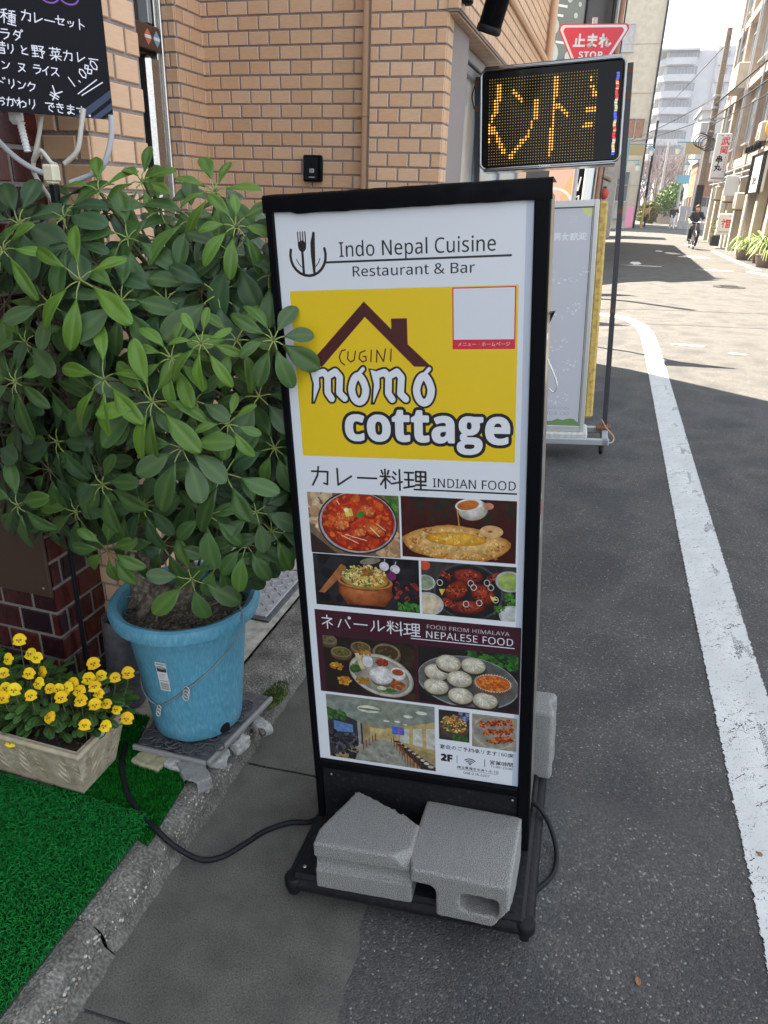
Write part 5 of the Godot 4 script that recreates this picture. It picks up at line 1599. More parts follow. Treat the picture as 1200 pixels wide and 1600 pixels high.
	sl.box(Vector3(0.15, 1.3, 0.092), Vector3(0.2, 0.05, 0.002))
	sl.box(Vector3(0, 0.68, 0.092), Vector3(0.46, 0.09, 0.002))
	lp(s5, "small_lettering", sl, M.grey_metal)
	lp(s5, "post", boxm(Vector3(0, 0.3, 0), Vector3(0.1, 0.6, 0.1)), M.grey_metal)
	lp(s5, "foot", boxm(Vector3(0, 0.03, 0), Vector3(0.5, 0.06, 0.4), 0.01), M.grey_metal)
	var cr := thing("white_storage_box", "cream storage box on the pavement beside the standing sign", "box", W(4.75, 0.03, 36.6))
	lp(cr, "body", boxm(Vector3(0, 0.3, 0), Vector3(0.8, 0.6, 0.6), 0.04), M.beige_wall)
	lp(cr, "lid", boxm(Vector3(0, 0.62, 0), Vector3(0.84, 0.05, 0.64), 0.02), M.beige_wall)

func _apartment() -> void:
	var o := W(3.4, 0.0, 170.0)
	var b := thing("white_apartment_tower", "tall white apartment tower with rows of long balconies at the street's end", "building", o)
	# left wing with long white balconies facing the sun, right wing in shade
	lp(b, "wall", boxm(Vector3(4.7, 14.4, -9.0), Vector3(9.0, 28.8, 18.0)), M.white_wall)
	lp(b, "wall", boxm(Vector3(14.2, 14.7, -8.0), Vector3(10.0, 29.4, 17.0)), M.white_wall)
	lp(b, "roof_house", boxm(Vector3(8.5, 30.2, -9.0), Vector3(3.5, 1.6, 4.0)), M.white_wall)
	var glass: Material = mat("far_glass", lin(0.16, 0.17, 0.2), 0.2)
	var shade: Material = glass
	for k in 10:
		var y := 1.7 + 2.75 * k
		# balcony band with a rounded end
		var bal := MB.new()
		var pts := []
		for e in [[-2.2, -26.0], [-0.9, -4.0], [-0.3, -0.6], [0.6, 0.9], [2.0, 1.3], [5.6, 1.3]]:
			pts.append(Vector3(e[0], y, e[1]))
		var rows := [[], []]
		for p in smooth_path(pts, 4):
			rows[0].append(p)
			rows[1].append(p + Vector3(0, 1.15, 0))
		bal.grid(rows)
		var inner := [[], []]
		for p in smooth_path(pts, 4):
			inner[0].append(p + Vector3(0.12, 1.15, -0.12))
			inner[1].append(p + Vector3(0.12, 0, -0.12))
		bal.grid(inner)
		bal.grid([rows[1], inner[0]])
		var br := lp(b, "balcony", bal, M.white_wall)
		var fl := MB.new()
		fl.box(Vector3(2.3, y - 0.06, -12.0), Vector3(6.0, 0.14, 25.0))
		mi("balcony_floor", fl.mesh(), M.white_wall, br)
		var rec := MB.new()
		rec.box(Vector3(3.4, y + 1.9, 0.02), Vector3(5.4, 1.4, 0.06))  # dark band laid on the wall for the shade in the balcony recess
		mi("balcony_recess_band", rec.mesh(), shade, br)
		for e in [3.2, 5.0]:
			win(b, o + Vector3(e, y + 1.75, 0.06), Vector3.RIGHT, 1.3, 1.2, M.white_wall, glass, 1, false)
		var rb := MB.new()
		rb.box(Vector3(14.0, y + 0.5, 1.0), Vector3(9.0, 1.1, 0.12))
		rb.box(Vector3(14.0, y - 0.1, 0.7), Vector3(9.0, 0.14, 0.7))
		lp(b, "balcony", rb, M.white_wall)
		for e in [10.8, 12.8, 14.8, 16.8]:
			win(b, o + Vector3(e, y + 1.65, 0.52), Vector3.RIGHT, 1.2, 1.1, M.white_wall, glass, 1, false)
	var roof := MB.new()
	roof.box(Vector3(2.0, 28.9, -11.0), Vector3(8.0, 0.3, 25.0))
	lp(b, "roof_edge", roof, M.white_wall)
	var ant := MB.new()
	ant.tube([Vector3(8.0, 31.0, -9), Vector3(8.0, 34.5, -9)], [0.08], 5)
	ant.tube([Vector3(7.3, 34.0, -9), Vector3(8.7, 34.0, -9)], [0.05], 5)
	ant.tube([Vector3(7.4, 33.3, -9), Vector3(8.6, 33.3, -9)], [0.05], 5)
	lp(b, "aerial", ant, M.grey_metal)
	# lower houses at the end of the street
	var houses := [
		["white_block_house", "white four storey house in front of the apartment tower", Vector3(9.6, 0, 92.0), Vector3(7.0, 10.5, 9.0), "white_wall", 3],
		["brown_house", "brown house with a red brick wall at the end of the street", Vector3(8.1, 0, 78.0), Vector3(5.0, 5.2, 7.0), "brown_wall", 1],
		["cream_gable_house", "cream house with a pitched roof beyond the bare trees", Vector3(6.4, 0, 118.0), Vector3(6.0, 5.6, 8.0), "beige_wall", 2],
	]
	for e in houses:
		var at := W(e[2].x, 0.0, e[2].z)
		var h := thing(e[0], e[1], "house", at)
		lp(h, "wall", boxm(Vector3(0, e[3].y * 0.5, 0), e[3]), M[e[4]])
		if e[5] == 2:
			var rf := MB.new()
			rf.prism(PackedVector2Array([Vector2(-3.4, 0), Vector2(3.4, 0), Vector2(0, 2.4)]), 8.6, Transform3D(Basis.IDENTITY, Vector3(0, e[3].y, 4.3)))
			lp(h, "roof", rf, mat("terracotta", lin(0.36, 0.18, 0.09), 0.8))
		else:
			lp(h, "roof", boxm(Vector3(0, e[3].y + 0.15, 0), e[3] * Vector3(1.06, 0, 1.06) + Vector3(0, 0.3, 0)), M.grey_wall)
		for r in int(e[3].y / 2.8):
			for k in 2:
				win(h, at + Vector3(-e[3].x * 0.25 + k * e[3].x * 0.5, 1.9 + 2.8 * r, e[3].z * 0.5), Vector3.RIGHT, 1.3, 1.2, M.grey_metal, M.window_glass, 1)
				win(h, at + Vector3(-e[3].x * 0.5, 1.9 + 2.8 * r, -e[3].z * 0.2 + k * e[3].z * 0.45), Vector3.BACK, 1.3, 1.2, M.grey_metal, M.window_glass, 1)

# ------------------------------------------------------------------ signs
func pose(yaw: float, lean: float, roll: float) -> Basis:       # turned about up, leaning back, then rolled anticlockwise
	var b := Basis(Vector3.UP, yaw) * Basis(Vector3.RIGHT, -lean) * Basis(Vector3.BACK, roll)
	return b

var sign_xf := Transform3D.IDENTITY

func _main_sign() -> void:
	sign_xf = Transform3D(pose(0.032, 0.042, 0.084), W(-0.276, 0.09, 1.369))
	var s := thing("restaurant_stand_sign", "black framed restaurant light box sign with yellow house logo and rows of food photos", "sign", sign_xf.origin, "", sign_xf.basis)
	var hw := 0.2775
	var top := 1.534
	var dp := 0.27
	# steel body behind the black front
	lp(s, "body", boxm(Vector3(0, top * 0.5 - 0.004, -dp * 0.5 - 0.016), Vector3(hw * 2.0 - 0.012, top - 0.008, dp - 0.03), 0.006), M.bronze_steel)
	var fr := MB.new()
	fr.box(Vector3(-(hw + 0.26) * 0.5, top * 0.5, -0.012), Vector3(hw - 0.26, top, 0.03), 0.003)
	fr.box(Vector3((hw + 0.248) * 0.5, top * 0.5, -0.012), Vector3(hw - 0.248, top, 0.03), 0.003)
	fr.box(Vector3(-0.006, 1.5245, -0.012), Vector3(0.508, 0.019, 0.03), 0.003)
	fr.box(Vector3(-0.006, 0.181, -0.008), Vector3(0.508, 0.024, 0.034), 0.003)
	lp(s, "front_frame", fr, M.black_frame)
	var kick := MB.new()
	kick.box(Vector3(-0.006, 0.084, -0.018), Vector3(0.508, 0.168, 0.02), 0.002)
	var kp := lp(s, "kick_panel", kick, M.black_base)
	var scr := MB.new()
	for e in [[-0.235, 0.14], [0.235, 0.145], [0.232, 0.02]]:
		scr.ball(Vector3(e[0], e[1], -0.007), Vector3(0.0035, 0.0035, 0.002), 8, 4)
	mi("screw", scr.mesh(), M.steel, kp)
	# black tape wrapped over the top edge, a little crumpled
	var tape := MB.new()
	var rows := []
	for j in 7:
		var row := []
		for i in 40:
			var x := lerpf(-hw - 0.003, hw + 0.0025, i / 39.0)
			var e := [Vector3(x, top - 0.034, 0.0045), Vector3(x, top - 0.016, 0.005), Vector3(x, top - 0.002, 0.005), Vector3(x, top + 0.003, 0.0), Vector3(x, top + 0.004, -0.03), Vector3(x, top + 0.004, -0.09), Vector3(x, top + 0.003, -0.14)]
			var p: Vector3 = e[j]
			var k := noise.get_noise_2d(x * 22.0, j * 1.7)
			p += Vector3(0, 0.0012 * k if j > 0 else 0.0016 * k + (0.004 if x < -0.22 else 0.0), absf(0.003 * noise.get_noise_2d(x * 60.0, j * 3.0)))
			row.append(p)
		rows.append(row)
	tape.grid(rows)
	lp(s, "tape", tape, mat("tape", lin(0.004, 0.004, 0.005), 0.25))
	M.tape.metallic_specular = 0.16
	# the printed face
	var face := MB.new()
	face.quad(Vector3(-0.26, 0.193, -0.003), Vector3(0.248, 0.193, -0.003), Vector3(0.248, 1.515, -0.003), Vector3(-0.26, 1.515, -0.003))
	var pm := mat("poster_print", Color.WHITE, 0.3)
	pm.albedo_texture = poster()
	var f := lp(s, "poster", face, pm)
	f.set_meta("label", "white sign face with a yellow momo cottage logo and rows of food photographs")
	# vent slots and marks on the right side
	var side := hw - 0.005
	var hook := MB.new()
	hook.tube(smooth_path([Vector3(side + 0.002, 1.2, -0.12), Vector3(side + 0.016, 1.17, -0.12), Vector3(side + 0.024, 1.145, -0.12), Vector3(side + 0.018, 1.13, -0.12), Vector3(side + 0.008, 1.138, -0.12)], 4), [0.0016], 6)
	lp(s, "wire_hook", hook, M.steel)
	var tabm := MB.new()
	tabm.tri(Vector3(side + 0.001, 1.29, -0.08), Vector3(side + 0.001, 1.29, -0.19), Vector3(side + 0.014, 1.294, -0.15))
	tabm.tri(Vector3(side + 0.001, 1.29, -0.19), Vector3(side + 0.001, 1.265, -0.18), Vector3(side + 0.014, 1.294, -0.15))
	lp(s, "torn_tape", tabm, M.tape)
	var st := MB.new()
	st.box(Vector3(side + 0.0008, 1.19, -0.1), Vector3(0.0016, 0.07, 0.05))
	lp(s, "side_sticker", st, mat("aged_sticker", lin(0.5, 0.48, 0.36), 0.6))
	var st2 := MB.new()
	st2.box(Vector3(side + 0.0008, 0.86, -0.075), Vector3(0.0016, 0.1, 0.055))
	var s2 := lp(s, "side_sticker", st2, M.white_plastic)
	var rd := MB.new()
	rd.box(Vector3(side + 0.002, 0.885, -0.075), Vector3(0.001, 0.03, 0.04))
	mi("sticker_print", rd.mesh(), mat("sticker_red", lin(0.5, 0.06, 0.08), 0.5), s2)
	var ltr := MB.new()
	for k in 3:
		ltr.box(Vector3(side + 0.0008, 0.98 + 0.035 * k, -0.085), Vector3(0.0012, 0.024 - 0.004 * k, 0.03))
	ltr.box(Vector3(side + 0.0008, 1.245, -0.12), Vector3(0.0012, 0.012, 0.05))
	lp(s, "side_lettering", ltr, M.sign_white)
	var rs := MB.new()
	for e in [[1.5, -0.05], [1.22, -0.04], [0.5, -0.05], [0.44, -0.09], [0.23, -0.05], [0.08, -0.06]]:
		rs.ball(Vector3(side + 0.001, e[0], e[1]), Vector3(0.002, 0.004, 0.004), 8, 4)
	lp(s, "rivet", rs, M.rust)
	# wheeled base
	var base := MB.new()
	var y := -0.05
	for x in [-0.285, 0.285]:
		base.tube(smooth_path([Vector3(x, y, 0.17), Vector3(x, y, 0.0), Vector3(x, y, -0.5)], 3), [0.021], 10)
	base.tube([Vector3(-0.285, y, 0.17), Vector3(0.285, y, 0.17)], [0.021], 10)
	base.tube([Vector3(-0.285, y, -0.5), Vector3(0.285, y, -0.5)], [0.018], 10)
	lp(s, "base_frame", base, M.black_base)
	lp(s, "base_plate", boxm(Vector3(0, -0.042, -0.165), Vector3(0.57, 0.044, 0.69), 0.008), M.black_base)
	lp(s, "plinth", boxm(Vector3(0, -0.01, -0.14), Vector3(0.52, 0.03, 0.24), 0.004), M.black_base)
	for e in [[-0.285, 0.17], [0.285, 0.17], [-0.285, -0.5], [0.285, -0.5]]:
		var c := MB.new()
		c.lathe([Vector2(0.0, -0.016), Vector2(0.021, -0.016), Vector2(0.024, -0.01), Vector2(0.024, 0.012), Vector2(0.02, 0.018), Vector2(0, 0.019)], 16, Transform3D(Basis.IDENTITY, Vector3(e[0], y, e[1])))
		var cp := lp(s, "corner_cap", c, M.black_rubber)
		var w := MB.new()
		w.lathe([Vector2(0, -0.011), Vector2(0.018, -0.011), Vector2(0.022, -0.006), Vector2(0.022, 0.006), Vector2(0.018, 0.011), Vector2(0, 0.011)], 14, Transform3D(Basis(Vector3.BACK, PI / 2), Vector3(e[0], y - 0.017, e[1])))
		mi("caster", w.mesh(), M.black_rubber, cp)
	var bolt := MB.new()
	bolt.lathe([Vector2(0.011, 0), Vector2(0.011, 0.004), Vector2(0.0075, 0.005), Vector2(0.0075, 0.012), Vector2(0.004, 0.015), Vector2(0, 0.0155)], 10, Transform3D(Basis.IDENTITY, Vector3(-0.262, y + 0.016, 0.15)))
	lp(s, "bolt", bolt, M.steel)

func blob(cv: Canvas, r: RandomNumberGenerator, l: float, t: float, w: float, h: float, cols: Array, cnt: int, s0: float, s1: float, clip := 0.0) -> void:
	# scatter of small strokes of colour inside an oval (clip > 0) or a box
	for i in cnt:
		var p := Vector2(r.randf(), r.randf())
		if clip > 0.0:
			var a := r.randf() * TAU
			var q := sqrt(r.randf()) * clip
			p = Vector2(0.5 + cos(a) * q * 0.5, 0.5 + sin(a) * q * 0.5)
		var c: Color = cols[r.randi() % cols.size()]
		var s := r.randf_range(s0, s1)
		cv.oval(Vector2(l + p.x * w, t - p.y * h), s, s * r.randf_range(0.35, 0.9), c, r.randf() * PI, 9)

func poster() -> ImageTexture:
	var S := 2600.0
	var cv := Canvas.new(self, 0.508, 1.322, -0.26, 1.515, S, lin(0.58, 0.6, 0.625))
	var ink := lin(0.012, 0.01, 0.012)
	var white := lin(0.6, 0.62, 0.645)
	var r := RandomNumberGenerator.new()
	r.seed = 21
	cv.rect(0.2335, 1.515, 0.248, 0.193, lin(0.4, 0.445, 0.52))
	# heading
	cv.latin("Indo Nepal Cuisine", -0.129, 0.179, 1.408, 1.446, ink)
	cv.rect(-0.16, 1.4095, 0.209, 1.4055, ink)
	cv.latin("Restaurant & Bar", -0.103, 0.14, 1.379, 1.3985, ink)
	var bowl := []
	for k in 15:
		var a := PI * (1.0 - 0.1 + 0.0857 * k)
		bowl.append(Vector2(-0.195 + cos(a) * 0.0375, 1.422 + sin(a) * 0.0385))
	cv.line(bowl, 0.0052, ink)
	for sgn in [-1.0, 1.0]:
		var arc := []
		for k in 6:
			var a: float = PI * (1.5 + sgn * (0.18 + 0.045 * k))
			arc.append(Vector2(-0.195 + cos(a) * 0.026, 1.424 + sin(a) * 0.028))
		cv.line(arc, 0.0016, ink)
	cv.rect(-0.2085, 1.438, -0.2035, 1.385, ink)
	cv.oval(Vector2(-0.206, 1.44), 0.0085, 0.011, ink)
	for k in 4:
		cv.rect(-0.2145 + 0.0052 * k, 1.467, -0.2122 + 0.0052 * k, 1.441, ink)
	cv.poly([Vector2(-0.186, 1.385), Vector2(-0.1815, 1.385), Vector2(-0.1775, 1.465), Vector2(-0.182, 1.466), Vector2(-0.188, 1.445), Vector2(-0.1885, 1.42)], ink)
	# yellow panel
	cv.rect(-0.24, 1.3545, 0.223, 1.0065, lin(0.64, 0.44, 0.008))
	var red := lin(0.52, 0.015, 0.035)
	cv.rect(0.0965, 1.3525, 0.2185, 1.2355, red)
	cv.rect(0.0985, 1.3505, 0.2165, 1.254, lin(0.56, 0.575, 0.62))
	cv.kana("メニュー・ホームページ", Vector2(0.106, 1.2502), 0.0095, 0.0009, white, 0.0094)
	var brown := lin(0.055, 0.008, 0.008)
	cv.poly([Vector2(-0.215, 1.2015), Vector2(-0.083, 1.331), Vector2(-0.028, 1.276), Vector2(-0.028, 1.297), Vector2(0.0045, 1.297), Vector2(0.0045, 1.2465), Vector2(0.0525, 1.2015), Vector2(0.017, 1.2015), Vector2(-0.0825, 1.301), Vector2(-0.181, 1.2015)], brown)
	# the name over the roof line, drawn by hand
	var cug := [[[-0.128, 1.236, -0.136, 1.234, -0.142, 1.222, -0.139, 1.211, -0.131, 1.205]], [[-0.122, 1.232, -0.124, 1.217, -0.118, 1.211, -0.11, 1.215, -0.106, 1.233]], [[-0.085, 1.234, -0.096, 1.23, -0.099, 1.218, -0.092, 1.211, -0.084, 1.214, -0.084, 1.222, -0.09, 1.222]], [[-0.072, 1.235, -0.074, 1.212]], [[-0.062, 1.211, -0.06, 1.235, -0.047, 1.212, -0.042, 1.237]], [[-0.03, 1.237, -0.032, 1.213]]]
	for ch in cug:
		for st in ch:
			var pts := []
			for i in range(0, st.size(), 2):
				pts.append(Vector2(st[i], st[i + 1]))
			cv.line(pts, 0.0026, brown)
	# momo: broad pen letters, white on a black outline
	for pass_ in 2:
		var g := 0.0085 if pass_ == 0 else 0.0
		var c := ink if pass_ == 0 else white
		for m0 in [-0.2055, -0.0725]:
			cv.poly([Vector2(m0 - 0.0035 - g * 0.5, 1.1955 + g * 0.3), Vector2(m0 + 0.016 + g * 0.4, 1.19 + g * 0.5), Vector2(m0 + 0.0145 + g * 0.5, 1.158), Vector2(m0 + 0.0005 + g * 0.2, 1.1275 - g * 0.6), Vector2(m0 - 0.001 - g * 0.6, 1.1275 - g * 0.6), Vector2(m0 + 0.003 - g * 0.5, 1.165)], c)
			cv.line([Vector2(m0 + 0.014, 1.186), Vector2(m0 + 0.027, 1.19), Vector2(m0 + 0.035, 1.18), Vector2(m0 + 0.033, 1.146), Vector2(m0 + 0.041, 1.134)], 0.0145 + g, c)
			cv.line([Vector2(m0 + 0.04, 1.184), Vector2(m0 + 0.053, 1.191), Vector2(m0 + 0.062, 1.18), Vector2(m0 + 0.059, 1.146), Vector2(m0 + 0.07, 1.135)], 0.0145 + g, c)
		for o0 in [-0.1035, 0.036]:
			for e in [[-1.0], [1.0]]:
				var pts := []
				for k in 9:
					var a: float = PI * 0.5 + e[0] * PI * k / 8.0
					pts.append(Vector2(o0 + cos(a) * 0.0155 * (1.0 - 0.25 * maxf(sin(a), 0.0)), 1.155 + sin(a) * 0.0275))
				cv.line(pts, 0.0155 + g, c)
			cv.line([Vector2(o0, 1.184), Vector2(o0 + 0.012, 1.197)], 0.008 + g, c)
	cv.latin("cottage", -0.137, 0.2105, 1.0215, 1.1105, ink, "Droid Sans", 0.0085, 700)
	cv.latin("cottage", -0.137, 0.2105, 1.0215, 1.1105, white, "Droid Sans", 0.0018, 700)
	# Indian food
	cv.kana("カレー料理", Vector2(-0.2305, 0.987), 0.0535, 0.0042, ink, 0.0545)
	cv.latin("INDIAN FOOD", 0.051, 0.226, 0.946, 0.966, ink)
	cv.rect(0.009, 0.9405, 0.229, 0.9372, ink)
	_photo_curry(cv, r, -0.238, 0.922, 0.213, 0.148)
	_photo_naan(cv, r, -0.0205, 0.923, 0.25, 0.143)
	_photo_pot(cv, r, -0.236, 0.7725, 0.252, 0.1325)
	_photo_grill(cv, r, 0.021, 0.7725, 0.211, 0.133)
	# Nepalese food
	cv.rect(-0.243, 0.6265, 0.2455, 0.398, lin(0.04, 0.009, 0.016))
	cv.kana("ネパール料理", Vector2(-0.2335, 0.617), 0.0415, 0.003, white, 0.0418)
	cv.latin("FOOD FROM HIMALAYA", 0.031, 0.22, 0.6025, 0.613, lin(0.5, 0.44, 0.45))
	cv.latin("NEPALESE FOOD", 0.029, 0.228, 0.578, 0.5965, white)
	cv.rect(-0.008, 0.5738, 0.232, 0.5715, white)
	_photo_thali(cv, r, -0.228, 0.557, 0.228, 0.154)
	_photo_momo(cv, r, 0.0085, 0.5555, 0.2325, 0.152)
	_photo_room(cv, r, -0.2315, 0.391, 0.277, 0.189)
	_photo_small(cv, r, 0.0555, 0.3865, 0.0745, 0.0855, 0)
	_photo_small(cv, r, 0.136, 0.3865, 0.1055, 0.0935, 1)
	cv.kana("宴会のご予約承ります", Vector2(0.056, 0.2875), 0.0146, 0.0012, ink, 0.0141)
	cv.rect(0.2005, 0.287, 0.2015, 0.273, ink)
	cv.latin("60", 0.206, 0.22, 0.2755, 0.2855, ink)
	cv.kana("席", Vector2(0.2215, 0.2875), 0.0146, 0.0012, ink)
	cv.latin("2F", 0.06, 0.087, 0.2385, 0.258, ink, "Droid Sans", 0.0012, 700)
	cv.rect(0.0985, 0.259, 0.0998, 0.236, ink)
	cv.rect(0.1665, 0.259, 0.1678, 0.236, ink)
	for k in 3:
		var arc := []
		for t in 9:
			var a := PI * (0.25 + 0.0625 * t)
			arc.append(Vector2(0.131, 0.2365) + Vector2(cos(a), sin(a)) * (0.0065 + 0.0055 * k))
		cv.line(arc, 0.0026, ink)
	cv.oval(Vector2(0.131, 0.238), 0.0023, 0.0023, ink)
	cv.kana("営業時間", Vector2(0.178, 0.2605), 0.0142, 0.0012, ink, 0.0143)
	cv.latin("11:00~23:00", 0.181, 0.233, 0.2385, 0.2445, ink)
	cv.kana("埼玉県蕨市中央", Vector2(0.099, 0.2305), 0.0097, 0.0009, ink, 0.0097)
	cv.latin("1-9-10", 0.168, 0.2, 0.222, 0.2295, ink)
	cv.rect(0.099, 0.2195, 0.2, 0.2187, ink)
	cv.latin("048-278-5207", 0.115, 0.179, 0.2075, 0.2145, ink)
	return cv.tex(787, 2048)

func _photo_curry(cv: Canvas, r: RandomNumberGenerator, l: float, t: float, w: float, h: float) -> void:
	var sub := Canvas.new(self, w, h, l, t, cv.s, lin(0.16, 0.1, 0.06))
	blob(sub, r, l, t, w * 0.35, h * 0.6, [lin(0.55, 0.4, 0.25), lin(0.62, 0.5, 0.34), lin(0.4, 0.24, 0.12)], 40, 0.008, 0.02)
	sub.poly([Vector2(l, t - h * 0.65), Vector2(l + w * 0.3, t - h), Vector2(l, t - h)], lin(0.03, 0.015, 0.012))
	blob(sub, r, l + w * 0.75, t - h * 0.6, w * 0.25, h * 0.4, [lin(0.5, 0.33, 0.18), lin(0.36, 0.2, 0.1)], 25, 0.008, 0.016)
	blob(sub, r, l + w * 0.84, t, w * 0.16, h * 0.3, [lin(0.03, 0.13, 0.015), lin(0.08, 0.25, 0.03)], 40, 0.003, 0.008)
	var c := Vector2(l + w * 0.54, t - h * 0.46)
	sub.oval(c, w * 0.44, h * 0.52, lin(0.02, 0.014, 0.014), 0.12, 40)
	sub.oval(c, w * 0.425, h * 0.495, lin(0.36, 0.34, 0.36), 0.12, 40)
	sub.dome(c + Vector2(0.001, 0.001), w * 0.405, h * 0.475, lin(0.22, 0.012, 0.004), lin(0.56, 0.05, 0.008), Vector2(-0.004, 0.008), 0.12, 12)
	blob(sub, r, c.x - w * 0.39, c.y + h * 0.45, w * 0.78, h * 0.9, [lin(0.5, 0.035, 0.006), lin(0.6, 0.07, 0.01), lin(0.42, 0.02, 0.005), lin(0.66, 0.12, 0.015)], 320, 0.002, 0.008, 0.97)
	for e in [[-0.12, 0.08, 0.3, 0.12, 0.4], [0.12, 0.2, 0.2, 0.12, -0.6], [0.18, -0.1, 0.3, 0.13, -0.4], [-0.18, -0.05, 0.22, 0.12, 0.1], [0.02, -0.16, 0.2, 0.09, 0.3]]:
		sub.oval(c + Vector2(e[0] * w + 0.002, e[1] * h - 0.004), e[2] * w * 0.45, e[3] * h * 0.8, lin(0.2, 0.012, 0.004), e[4])
		sub.dome(c + Vector2(e[0] * w, e[1] * h), e[2] * w * 0.42, e[3] * h * 0.75, lin(0.36, 0.03, 0.006), lin(0.75, 0.22, 0.04), Vector2(-0.002, 0.004), e[4], 8)
		blob(sub, r, c.x + (e[0] - e[2] * 0.36) * w, c.y + e[1] * h + 0.008, e[2] * w * 0.72, 0.016, [lin(0.72, 0.2, 0.04), lin(0.55, 0.08, 0.01), lin(0.7, 0.3, 0.1)], 26, 0.0014, 0.004)
	sub.poly([c + Vector2(-0.03, 0.032), c + Vector2(-0.012, 0.034), c + Vector2(-0.008, 0.016), c + Vector2(-0.026, 0.013)], lin(0.72, 0.55, 0.1))
	sub.oval(c + Vector2(-0.024, 0.029), 0.006, 0.005, lin(0.8, 0.72, 0.4))
	sub.oval(c + Vector2(0.008, 0.02), 0.011, 0.006, lin(0.05, 0.2, 0.02), 0.7)
	for e in [[-0.04, -0.032, 0.0, -0.05], [-0.03, -0.03, 0.02, -0.042], [0.045, 0.0, 0.065, -0.015], [0.03, -0.01, 0.05, -0.03], [-0.045, 0.05, -0.04, 0.042]]:
		sub.line([c + Vector2(e[0], e[1]), c + Vector2(e[2], e[3])], 0.0022, lin(0.72, 0.55, 0.4))
	_paste(cv, sub, l, t)

func _paste(cv: Canvas, sub: Canvas, l: float, t: float) -> void:
	# a printed photograph is never razor sharp
	var im := sub.img
	var w := im.get_width()
	var h := im.get_height()
	im.resize(int(w * 0.5), int(h * 0.5), Image.INTERPOLATE_LANCZOS)
	for y in im.get_height():
		for x in im.get_width():
			var c := im.get_pixel(x, y)
			var k := 0.9 + 0.2 * noise.get_noise_2d(x * 0.03 + t * 90.0, y * 0.03) + 0.06 * noise.get_noise_2d(x * 0.21, y * 0.21 + l * 70.0)
			im.set_pixel(x, y, Color(c.r * k, c.g * k, c.b * k))
	im.resize(w, h, Image.INTERPOLATE_CUBIC)
	var p := cv.px(Vector2(l, t))
	cv.img.blit_rect(im, Rect2i(0, 0, w, h), Vector2i(int(p.x), int(p.y)))

func _photo_naan(cv: Canvas, r: RandomNumberGenerator, l: float, t: float, w: float, h: float) -> void:
	var sub := Canvas.new(self, w, h, l, t, cv.s, lin(0.045, 0.006, 0.004))
	sub.rect(l, t, l + w, t - h * 0.22, lin(0.012, 0.014, 0.008))
	blob(sub, r, l, t, w, h * 0.3, [lin(0.02, 0.02, 0.01), lin(0.05, 0.008, 0.005)], 60, 0.008, 0.02)
	var c := Vector2(l + w * 0.48, t - h * 0.74)
	var pts := []
	for k in 26:
		var a := TAU * k / 26
		pts.append(c + Vector2(cos(a) * w * 0.475 * (1.0 + 0.04 * sin(a * 5.0)), sin(a) * h * 0.29 * (1.0 + 0.1 * sin(a * 4.0 + 1.0))))
	sub.poly(pts, lin(0.4, 0.17, 0.03))
	sub.dome(c + Vector2(0, 0.003), w * 0.46, h * 0.275, lin(0.46, 0.21, 0.04), lin(0.76, 0.52, 0.22), Vector2(0.0, 0.006), 0.0, 14)
	blob(sub, r, c.x - w * 0.45, c.y + h * 0.27, w * 0.9, h * 0.54, [lin(0.7, 0.45, 0.16), lin(0.62, 0.36, 0.1), lin(0.5, 0.24, 0.05), lin(0.74, 0.52, 0.22)], 260, 0.0014, 0.0045, 0.95)
	for e in [[-0.36, 0.02], [-0.25, 0.18], [0.22, 0.14], [0.36, -0.02], [0.1, -0.2], [-0.1, -0.22], [0.3, -0.2]]:
		blob(sub, r, c.x + e[0] * w - 0.012, c.y + e[1] * h + 0.007, 0.026, 0.014, [lin(0.36, 0.11, 0.015), lin(0.46, 0.19, 0.03)], 14, 0.0014, 0.004)
	sub.dome(c + Vector2(0.0, 0.012), w * 0.27, h * 0.11, lin(0.5, 0.2, 0.012), lin(0.8, 0.48, 0.06), Vector2(0.01, 0.003), 0.0, 8)
	blob(sub, r, c.x - w * 0.26, c.y + 0.012 + h * 0.11, w * 0.52, h * 0.22, [lin(0.72, 0.42, 0.05), lin(0.6, 0.27, 0.02), lin(0.8, 0.56, 0.16)], 50, 0.0015, 0.0045, 0.85)
	sub.oval(Vector2(l + w * 0.79, t - h * 0.5), w * 0.1, h * 0.1, lin(0.62, 0.38, 0.16))
	sub.oval(Vector2(l + w * 0.78, t - h * 0.5), w * 0.02, h * 0.02, lin(0.3, 0.12, 0.03))
	var b := Vector2(l + w * 0.6, t - h * 0.14)
	sub.dome(b + Vector2(0.008, -0.004), w * 0.13, h * 0.17, lin(0.3, 0.27, 0.22), lin(0.78, 0.76, 0.7), Vector2(-0.006, 0.004), 0.2, 9)
	sub.oval(b + Vector2(-0.001, 0.007), w * 0.12, h * 0.1, lin(0.72, 0.71, 0.68), 0.2)
	sub.oval(b + Vector2(-0.003, 0.006), w * 0.095, h * 0.075, lin(0.5, 0.14, 0.02), 0.2)
	sub.line([b + Vector2(-0.026, -0.006), b + Vector2(-0.023, -0.03), b + Vector2(-0.021, -0.058)], 0.0022, lin(0.6, 0.3, 0.06))
	sub.oval(b + Vector2(0.041, 0.006), 0.011, 0.008, lin(0.5, 0.22, 0.14))
	_paste(cv, sub, l, t)

